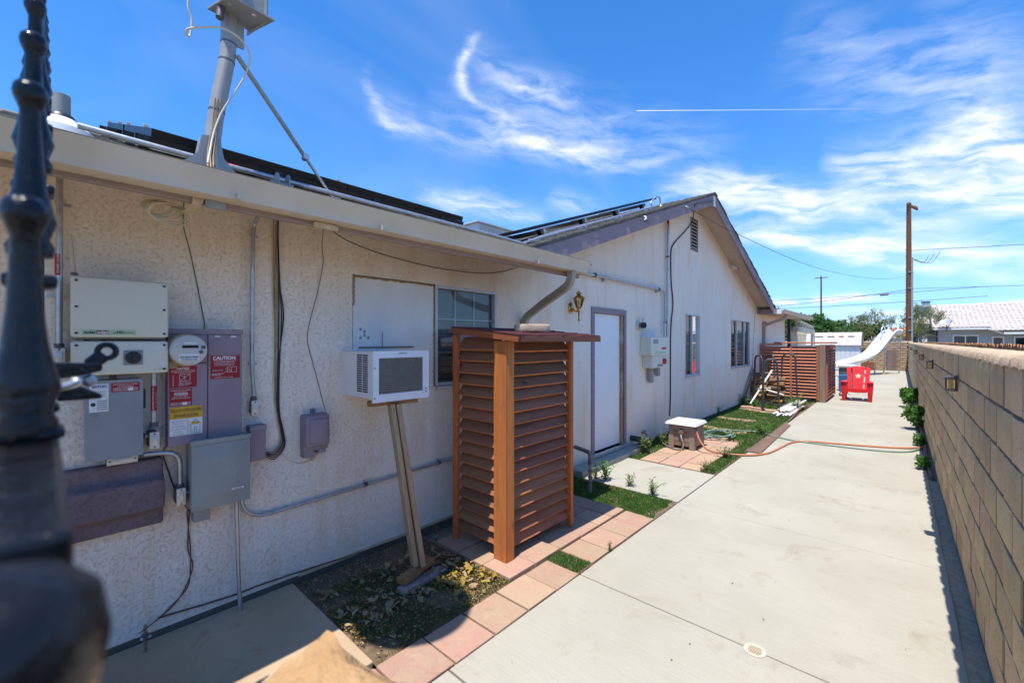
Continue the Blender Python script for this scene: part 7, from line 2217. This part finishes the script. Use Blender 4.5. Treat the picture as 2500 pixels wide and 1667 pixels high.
leafy_tree((-17.2, 100, 0), 6.6, 4.6, 'broad green tree above the left part of the shed', 32, size=.32)
leafy_tree((-13.6, 98, 0), 7.6, 4.2, 'taller green tree above the middle of the shed', 33, size=.32)
leafy_tree((-9.6, 96, 0), 6.2, 3.2, 'green tree just right of the distant pole', 34, size=.3)
leafy_tree((-2.7, 46, 0), 3.9, 2.1, 'dark green bushy tree between the shed and the slide', 35, 3000, 'tree', .16)
leafy_tree((-5.9, 38, 0), 2.9, 1.6, 'low yellowish green shrub left of the shed', 36, 2000, 'palo', .12)
leafy_tree((1.75, 52, 0), 3.1, 1.3, 'olive green tree right of the big pole', 37, 2400, 'palo', .14)
leafy_tree((6.6, 41.2, 0), 2.4, .9, 'small green shrub in front of the blue-grey house', 38, 1500, 'bush', .10)

def palo_verde(loc, h, lab, seed):
    rt_ = random.Random(seed)
    o = thing('sparse_tree', lab, 'tree', loc)
    tw, lv = MB(), MB()
    L0 = Vector(loc)
    def grow(p, d, ln, r_, lev):
        q = p + d * ln
        mid_ = p.lerp(q, .5) + Vector((rt_.gauss(0, .05), rt_.gauss(0, .05), rt_.gauss(0, .04))) * ln
        tw.tube([p, mid_, q], [r_, r_ * .85, r_ * .65], 5)
        if lev >= 4:
            for k in range(16):
                c = p.lerp(q, rt_.random()) + Vector((rt_.gauss(0, .12), rt_.gauss(0, .12), rt_.gauss(0, .12)))
                a = Vector((rt_.gauss(0, 1), rt_.gauss(0, 1), rt_.gauss(0, 1))).normalized() * .085
                b = a.orthogonal().normalized() * .028
                n0 = len(lv.v)
                lv.v += [c - a, c + b, c + a, c - b]
                lv.f.append([n0, n0 + 1, n0 + 2, n0 + 3])
            return
        for k in range(rt_.choice((2, 3, 3))):
            nd_ = (d + Vector((rt_.gauss(0, .55), rt_.gauss(0, .55), rt_.gauss(.10, .30)))).normalized()
            grow(q, nd_, ln * rt_.uniform(.66, .86), r_ * .6, lev + 1)
    for k in range(6):
        a = k * 1.05 + rt_.uniform(-.2, .2)
        grow(L0 + Vector((0, 0, .1)), Vector((math.cos(a) * .75, math.sin(a) * .6, .8)).normalized(), h * .30, .07, 0)
    tw.build('trunk', M['palo_twig'], o, smooth=60)
    lv.build('crown', M['palo'], o)
palo_verde((-.3, 44, 0), 5.0, 'sparse pale green desert tree behind the big pole', 41)

# small far houses low on the skyline
for k, (x, y, w_, lab) in enumerate(((1.9, 60, 4.5, 'low distant house with a reddish roof right of the big pole'), (-1.2, 78, 5, 'low pale distant house left of the big pole'))):
    o = thing('distant_house', lab, 'house', (x, y, 0))
    MB().box(x - w_ / 2, x + w_ / 2, y, y + 6, 0, 2.3).build('wall', M['lid'], o)
    MB().prism([(y - .4, 2.25), (y + 3, 3.3), (y + 6.4, 2.25)], 'x', x - w_ / 2 - .4, x + w_ / 2 + .4).build('roof', M['hose_orange'] if k == 0 else M['shed_roof'], o)
    MB().box(x - .5, x + .3, y - .03, y - .005, .9, 1.9).build('window', M['solar_cell'], o)

# ------------------------------------------------------------------ weeds, turf, leaves
def weed(loc, h, n, lab, mat, seed, spread=.5, group=None, broad=.16, name='weed'):
    rw = random.Random(seed)
    o = thing(name, lab, 'weed', loc, group=group)
    L0 = Vector(loc)
    m, st_ = MB(), MB()
    for i in range(n):
        a = rw.uniform(0, 6.28)
        tilt = rw.uniform(.15, 1.0) * spread
        hh = h * rw.uniform(.55, 1.0)
        tip = L0 + Vector((math.cos(a) * hh * tilt, math.sin(a) * hh * tilt, hh * (1 - .35 * tilt)))
        midp = L0.lerp(tip, .5) + Vector((0, 0, hh * .12))
        st_.tube([L0, midp, tip], [.004, .003, .0015], 4)
        nl = 5
        for k in range(nl):
            t_ = .25 + .75 * k / (nl - 1)
            c = L0.lerp(midp, min(1, t_ * 2)) if t_ < .5 else midp.lerp(tip, t_ * 2 - 1)
            d = Vector((rw.gauss(0, 1), rw.gauss(0, 1), rw.uniform(.1, .9))).normalized()
            ll = h * rw.uniform(.20, .34)
            s_ = d.cross(Vector((0, 0, 1)))
            if s_.length < .05: s_ = Vector((1, 0, 0))
            s_ = s_.normalized() * ll * broad
            n0 = len(m.v)
            droop = Vector((0, 0, -ll * .25))
            m.v += [c, c + d * ll * .45 + s_, c + d * ll + droop, c + d * ll * .45 - s_, c + d * ll * .5 + Vector((0, 0, ll * .05))]
            m.f += [[n0, n0 + 1, n0 + 4], [n0 + 1, n0 + 2, n0 + 4], [n0 + 2, n0 + 3, n0 + 4], [n0 + 3, n0, n0 + 4]]
    st_.build('stem', M[mat], o, smooth=60)
    m.build('foliage', M[mat], o)
    return o
weed((-2.747, 4.761, 0), .26, 16, 'leafy green weed clump by the gas pipe at the slab corner', 'weed', 1, .7)
weed((-2.868, 4.737, 0), .17, 10, 'small yellowish weed close to the gas pipe', 'weed_pale', 12, .7)
weed((-2.422, 4.749, 0), .17, 12, 'grey-green weed on the near edge of the door slab', 'weed_pale', 2, .6)
weed((-2.09, 4.662, 0), .21, 10, 'single upright weed growing at the slab joint', 'weed', 3, .6)
weed((-2.977, 6.341, 0), .28, 22, 'tall pale weeds in front of the black pipe stub', 'weed_pale', 4, .55)
weed((-2.977, 7.059, 0), .26, 14, 'spiky weed left of the hose reel', 'weed_pale', 5, .6)
weed((-1.942, 6.048, 0), .16, 14, 'dark low weeds at the near end of the lawn edge', 'weed_pale', 6, .9)
weed((-1.942, 6.87, 0), .20, 16, 'dry leafy weeds where the orange hose meets the path', 'weed_pale', 7, .8)
weed((-2.017, 7.934, 0), .12, 10, 'short weed on the lawn edge behind the hoses', 'weed', 8, .9)
weed((-1.92, 9.004, 0), .34, 26, 'bright grassy weed leaning over the path edge', 'weed', 9, .9, None, .09)
weed((-3.259, 10.943, 0), .24, 12, 'weed at the foot of the gable wall, nearer one', 'weed', 10, .6)
weed((-3.408, 9.924, 0), .24, 12, 'dark weed behind the hose reel by the wall', 'weed_pale', 13, .6)
weed((-3.18, 12.787, 0), .34, 18, 'leafy weed under the tube stand by the wall', 'weed', 11, .8)
weed((-2.841, 12.519, 0), .28, 14, 'weed growing over the stacked pavers', 'weed', 14, .9)
weed((-1.959, 12.96, 0), .44, 24, 'grassy weed sprouting among the white pipes', 'weed', 15, .8, None, .09)
weed((-1.9, 15.252, 0), .44, 26, 'yellow-green weed clump at the foot of the louver screen', 'weed', 16, .9, None, .10)
weed((-2.261, 15.656, 0), .40, 14, 'thin dry weeds in front of the louver screen', 'weed_pale', 17, .5, None, .07)
weed((-1.804, 3.194, 0), .10, 3, 'tiny weed sprouting between two pink pavers', 'weed', 18, .4)
def shrub(loc, h, w_, lab, seed, n=900):
    rw = random.Random(seed)
    o = thing('wall_shrub', lab, 'shrub', loc, group='shrubs along the block wall')
    m = MB()
    L0 = Vector(loc)
    st_ = MB()
    for k in range(11):
        c = L0 + Vector((rw.uniform(-w_ * .5, w_ * .12), rw.uniform(-w_, w_) * .8, h * rw.uniform(.25, .8)))
        st_.tube([L0, L0.lerp(c, .5) + Vector((0, 0, .02)), c], [.006, .005, .002], 5)
        quad_cloud(m, rw, c, h * .24, n // 11, h * .085, .9, .3)
    st_.build('stem', M['palo_twig'], o, smooth=60)
    m.build('foliage', M['bush'], o)
shrub((.24, 15.4, -.02), .60, .30, 'tallest leafy shrub along the wall, farthest back near the chair', 1)
shrub((.25, 11.6, -.02), .52, .24, 'bright shrub at the wall, second from the far end', 2, 700)
shrub((.27, 9.9, -.02), .28, .16, 'small shrub at the wall behind the hoses', 3, 400)
shrub((.26, 8.15, -.02), .24, .14, 'lowest bright weed shrub at the wall, nearest the camera', 4, 400)
weed((.17, 17.2, 0), .25, 20, 'thin grassy tuft in the path joint near the chair', 'weed_pale', 21, 1.0, None, .06)
cable('dead_vine', 'dry reddish vine creeping along the foot of the block wall', [(.30, 7.6, .01), (.28, 8.8, .05), (.31, 10.2, .03), (.29, 12.5, .06), (.32, 15, .04), (.29, 18, .05), (.31, 22, .04)], .022, 'bronze', 6, 6, 'vine')

def blades(name, areas, mat, h, seed, w_=.0035, parent=None):
    rg = random.Random(seed)
    v, f = [], []
    for (x0, x1, y0, y1, per, skip) in areas:
        for _ in range(int(per * (x1 - x0) * (y1 - y0))):
            x, y = rg.uniform(x0 - .025, x1 + .025), rg.uniform(y0 - .025, y1 + .025)
            if skip and skip(x, y): continue
            rag = .018 * noise.noise((x * 9, y * 9, 4)) + rg.uniform(-.01, .01)
            if x < x0 + rag or x > x1 + rag or y < y0 + rag or y > y1 + rag: continue
            d = noise.noise((x * 2.5, y * 2.5, seed))
            if rg.random() < .55 and noise.noise((x * 5, y * 5, seed + 9)) > .22: continue
            hh = h * rg.uniform(.5, 1.15) * (1 + .4 * d)
            a = rg.uniform(0, 6.28)
            lean = rg.uniform(.1, .9) * hh
            n0 = len(v)
            ca, sa = math.cos(a), math.sin(a)
            b = rg.uniform(0, 6.28)
            v += [(x - sa * w_, y + ca * w_, -.008), (x + sa * w_, y - ca * w_, -.008), (x + math.cos(b) * lean, y + math.sin(b) * lean, hh)]
            f.append((n0, n0 + 1, n0 + 2))
    me = bpy.data.meshes.new(name)
    me.from_pydata(v, [], f)
    me.materials.append(M[mat])
    o = link(name, me, parent)
    o['kind'] = 'stuff'
    return o
edge1 = lambda x, y: noise.noise((x * 4, y * 4, 2)) < -.12 and x < -2.5
g = blades('turf', [(-2.11, -1.81, 2.725, 2.912, 26000, None), (-3.24, -1.80, 4.05, 4.645, 22000, lambda x, y: x > -1.84 + .05 * noise.noise((y * 6, 0, 0)))], 'grass', .018, 3)
tag(g, 'short bright turf in the strips between the pavers and the slab', 'grass')
inpav = lambda x, y: -2.86 < x < -2.0 and y < 8.3
g = blades('lawn_turf', [(-3.24, -1.83, 5.95, 9.0, 5200, inpav), (-3.24, -1.85, 9.0, 15.0, 3400, None)], 'grass', .03, 4, .006)
tag(g, 'green lawn turf between the gable wall and the path', 'grass')
g = blades('path_edge_weeds', [(-2.02, -1.79, 5.93, 9.4, 2600, lambda x, y: noise.noise((x * 5, y * 3, 7)) < -.1)], 'weed_pale', .06, 5, .006)
tag(g, 'rough weeds along the lawn edge of the path', 'grass')
g = blades('bed_turf', [(-3.0, -2.10, 1.23, 2.285, 15000, lambda x, y: noise.noise((x * 3, y * 3, 5)) < -.18 + (.35 if x < -2.75 else 0))], 'grass_dark', .016, 6)
tag(g, 'thin patchy turf in the planting bed', 'grass')
g = blades('bed_sun_patch', [(-2.55, -2.10, 1.75, 2.285, 16000, lambda x, y: noise.noise((x * 3, y * 3, 15)) < -.12)], 'grass', .016, 8)  # brighter blades added to paint the sunlit part of the bed
tag(g, 'brighter turf painting the sunlit patch of the planting bed', 'grass')
g = blades('joint_straw', [(-2.13, -2.08, 1.21, 2.3, 9000, None), (-1.805, -1.78, 1.2, 4.1, 5000, lambda x, y: noise.noise((x, y * 5, 1)) < .05), (-3.0, -1.8, 4.03, 4.10, 6000, None), (-3.1, -2.5, 4.5, 4.66, 4000, None)], 'straw', .010, 7, .003)
tag(g, 'dry straw caught in the paver joints', 'straw')

# fallen leaves: the larger ones each a piece of the bed, the rest as litter
def leaf_mesh(seed, s_):
    r_ = random.Random(seed)
    out = [(-.5, 0), (-.25, .22), (.05, .30 * r_.uniform(.7, 1.2)), (.32, .16), (.52, 0), (.30, -.18), (.0, -.28 * r_.uniform(.7, 1.2)), (-.28, -.2)]
    v = [(p * s_, q * s_, s_ * (.55 * q * q + .12 * r_.uniform(-1, 1) + .25 * p * p)) for p, q in out] + [(0, 0, 0)]
    f = [(i, (i + 1) % 8, 8) for i in range(8)]
    return v, f
lvs = []
for i in range(6):
    v, f = leaf_mesh(i, .055)
    me = bpy.data.meshes.new('fallen_leaf')
    me.from_pydata(v, [], f)
    me.materials.append(M['yellow_leaf'] if i == 5 else M['dead_leaf'])
    lvs.append(me)
rlf = random.Random(77)
for i in range(210):
    if i < 165:
        x, y = -3.0 + rlf.random() * .62, 1.24 + rlf.random() * 1.0
    else:
        x, y = rlf.uniform(-2.5, -2.2), rlf.uniform(1.9, 2.28)
    mesh_ = lvs[5] if i >= 165 and rlf.random() < .7 else lvs[rlf.randrange(5)]
    link('fallen_leaf', mesh_, bed, (x, y, .016 + rlf.uniform(0, .012)), (rlf.uniform(-.5, .5), rlf.uniform(-.5, .5), rlf.uniform(0, 6.28)), (rlf.uniform(.6, 1.35),) * 3)
def litter(name, areas, mat, seed, s_=(.010, .022), parent=None):
    rr = random.Random(seed)
    v, f = [], []
    for (x0, x1, y0, y1, n_) in areas:
        for _ in range(n_):
            lv_, lf = leaf_mesh(rr.randrange(999), rr.uniform(*s_))
            mt_ = Matrix.Translation((rr.uniform(x0, x1), rr.uniform(y0, y1), rr.uniform(.004, .018))) @ Matrix.Rotation(rr.uniform(0, 6.28), 4, 'Z') @ Matrix.Rotation(rr.uniform(-.6, .6), 4, 'X')
            n0 = len(v)
            v += [tuple(mt_ @ Vector(p)) for p in lv_]
            f += [tuple(i + n0 for i in t_) for t_ in lf]
    me = bpy.data.meshes.new(name)
    me.from_pydata(v, [], f)
    me.materials.append(M[mat])
    o = link(name, me, parent)
    o['kind'] = 'stuff'
    return o
tag(litter('leaf_litter', [(-3.2, -2.12, 1.22, 2.28, 1500), (-3.0, -2.7, 2.2, 2.6, 60), (-3.15, -2.4, 4.2, 4.7, 160), (-3.1, -2.0, 4.1, 4.6, 120)], 'dead_leaf', 5), 'small dry leaf fragments on the planting beds', 'leaf litter')
tag(litter('yellow_litter', [(-2.5, -2.12, 1.85, 2.28, 260), (-2.75, -2.3, 1.22, 1.42, 110), (-3.05, -2.5, 4.35, 4.62, 140)], 'yellow_leaf', 6), 'small yellow leaf fragments in the sunny bed', 'leaf litter')
tag(litter('lawn_litter', [(-3.2, -1.9, 6.0, 14.5, 420)], 'straw', 8, (.012, .03)), 'dry bits scattered over the lawn', 'leaf litter')
tag(litter('path_crumbs', [(-1.7, .2, 1.6, 12, 60)], 'bronze', 9, (.006, .016)), 'a few dry crumbs on the concrete path', 'debris')

# ------------------------------------------------------------------ iron gate beside the camera
gt = thing('iron_gate', 'glossy black wrought iron gate with ball-tipped spear pickets at the far left', 'gate', (-1.6, -.008, 0))
GY = -.0075
def gz(x):
    """arched top line of the picket balls"""
    t_ = min(1.0, max(0.0, (-x - .2) / 1.45))
    return 1.66 + .90 * math.sin(t_ * math.pi / 2) ** .95
RZT = 1.694
MB().box(-3.1, -.183, GY - .013, GY + .0135, RZT - .028, RZT).build('rail', M['black_iron'], gt, bevel=.003)
MB().box(-3.1, -.10, GY - .013, GY + .0135, .18, .21).build('rail', M['black_iron'], gt, bevel=.003)
xs = [-(.153 + .0905 * k) / .6737 for k in range(21)]
tops = {1: 1.822, 2: 1.941, 3: 2.044, 4: 2.15, 0: 1.70}
fin = [(.0125, -.125), (.0135, -.118), (.0105, -.112), (.0145, -.098), (.0135, -.094), (.0095, -.075), (.0075, -.055), (.0062, -.030), (.0058, -.014), (.0070, -.010), (.0092, -.004), (.0097, .0), (.0088, .005), (.006, .0085), (.001, .0097)]
for k, x in enumerate(xs):
    tz = tops.get(k, gz(x) if k > 4 else 1.7)
    if k > 4: tz = min(2.62, 2.15 + .085 * (k - 4))
    if k == 0: continue
    MB().box(x - .0068, x + .0068, GY - .0068, GY + .0068, .05, tz - .12).build('picket', M['black_iron'], gt, bevel=.0015, seg=1)
    s_ = MB().lathe(fin, 20, Matrix.Translation((x, GY, tz))).build('spear_tip', M['black_iron'], gt, smooth=50)
    MB().box(x - .0145, x + .0145, GY - .0145, GY + .0145, tz - .150, tz - .140).build('collar', M['black_iron'], gt, bevel=.003)
    MB().box(x - .0115, x + .0115, GY - .0115, GY + .0155, RZT + .001, RZT + .007).build('collar', M['black_iron'], gt, bevel=.002)
# post with domed cap next to the lens
MB().lathe([(.015, -1.62), (.015, -.03), (.020, -.03), (.020, -.018), (.018, -.012), (.021, 0), (.024, .010), (.0255, .020), (.0235, .032), (.015, .041), (.001, .045)], 28, Matrix.Translation((-.172, -.012, 1.648))).build('gate_post', M['black_iron'], gt, smooth=50)
lt_ = thing('gate_latch', 'black steel gate latch with round lever and silver bolt', 'latch', ((-0.75, 0.019, 1.717)))
MB().prism([(0.005, 1.729), (0.041, 1.727), (0.041, 1.719), (0.026, 1.715), (0.007, 1.712)], 'x', -.64, -.62).build('upper_plate', M['black_iron'], lt_, bevel=.002)
MB().prism([(0.008, 1.7), (0.024, 1.704), (0.041, 1.694), (0.041, 1.69), (0.01, 1.69)], 'x', -.64, -.62).build('lower_plate', M['black_iron'], lt_, bevel=.002)
MB().prism([(0.005, 1.728), (0.01, 1.728), (0.012, 1.688), (0.009, 1.688)], 'x', -.66, -.641).build('back_plate', M['black_iron'], lt_, bevel=.002)
MB().beam((-0.645, 0.032, 1.724), (-0.645, 0.044, 1.736), .012, .014).build('lever', M['black_iron'], lt_, bevel=.003)
MB().tube([Vector((-0.645, 0.046, 1.739)) + Vector((0, .0075 * math.cos(i * math.pi / 8), .0075 * math.sin(i * math.pi / 8))) for i in range(16)], .0030, 8, closed=True).build('lever_eye', M['black_iron'], lt_, smooth=50)
MB().tube(curve([(-0.62, 0.008, 1.704), (-0.612, 0.015, 1.706), (-0.608, 0.02, 1.708), (-0.608, 0.022, 1.71), (-0.612, 0.02, 1.711)], 5), .0042, 10).build('bolt', M['galv'], lt_, smooth=50)
MB().beam((-0.645, 0.027, 1.705), (-0.645, 0.037, 1.712), .01, .014).build('cam', M['galv'], lt_, bevel=.004)

# stone-topped pier just below the lens
pr_ = thing('stone_pier', 'sunlit sandstone top of a gate pier just below the camera', 'pier', (-.28, .19, 0))
m = MB()
n_, k_ = 40, 14
pc_ = Vector((-.372, .162, 0))
for i in range(k_ + 1):
    t_ = i / k_
    rr_ = math.sqrt(max(0.0, 1 - (t_ * .98) ** 3.2))
    for j in range(n_):
        a = 2 * math.pi * j / n_
        ex = abs(math.cos(a)) ** .55 * math.copysign(1, math.cos(a))
        ey_ = abs(math.sin(a)) ** .55 * math.copysign(1, math.sin(a))
        q = Vector((ex * .125 * rr_, ey_ * .080 * rr_, 1.350 + t_ * .095))
        d_ = noise.noise(q * 24) * .014 + noise.noise(q * 70) * .007
        m.v.append(pc_ + q * 1.0 + Vector((ex * d_, ey_ * d_, d_)))
for i in range(k_):
    for j in range(n_):
        m.f.append([i * n_ + j, i * n_ + (j + 1) % n_, (i + 1) * n_ + (j + 1) % n_, (i + 1) * n_ + j])
m.f.append([k_ * n_ + j for j in range(n_)])
mm = Matrix.Translation(pc_) @ Matrix.Rotation(R(12), 4, 'Z') @ Matrix.Translation(-pc_)
m.v = [mm @ v for v in m.v]
m.build('capstone', M['sandstone'], pr_, smooth=60)
MB().box(-.44, -.30, .11, .22, 0, 1.37).build('shaft', M['back_block'], pr_, bevel=.006)
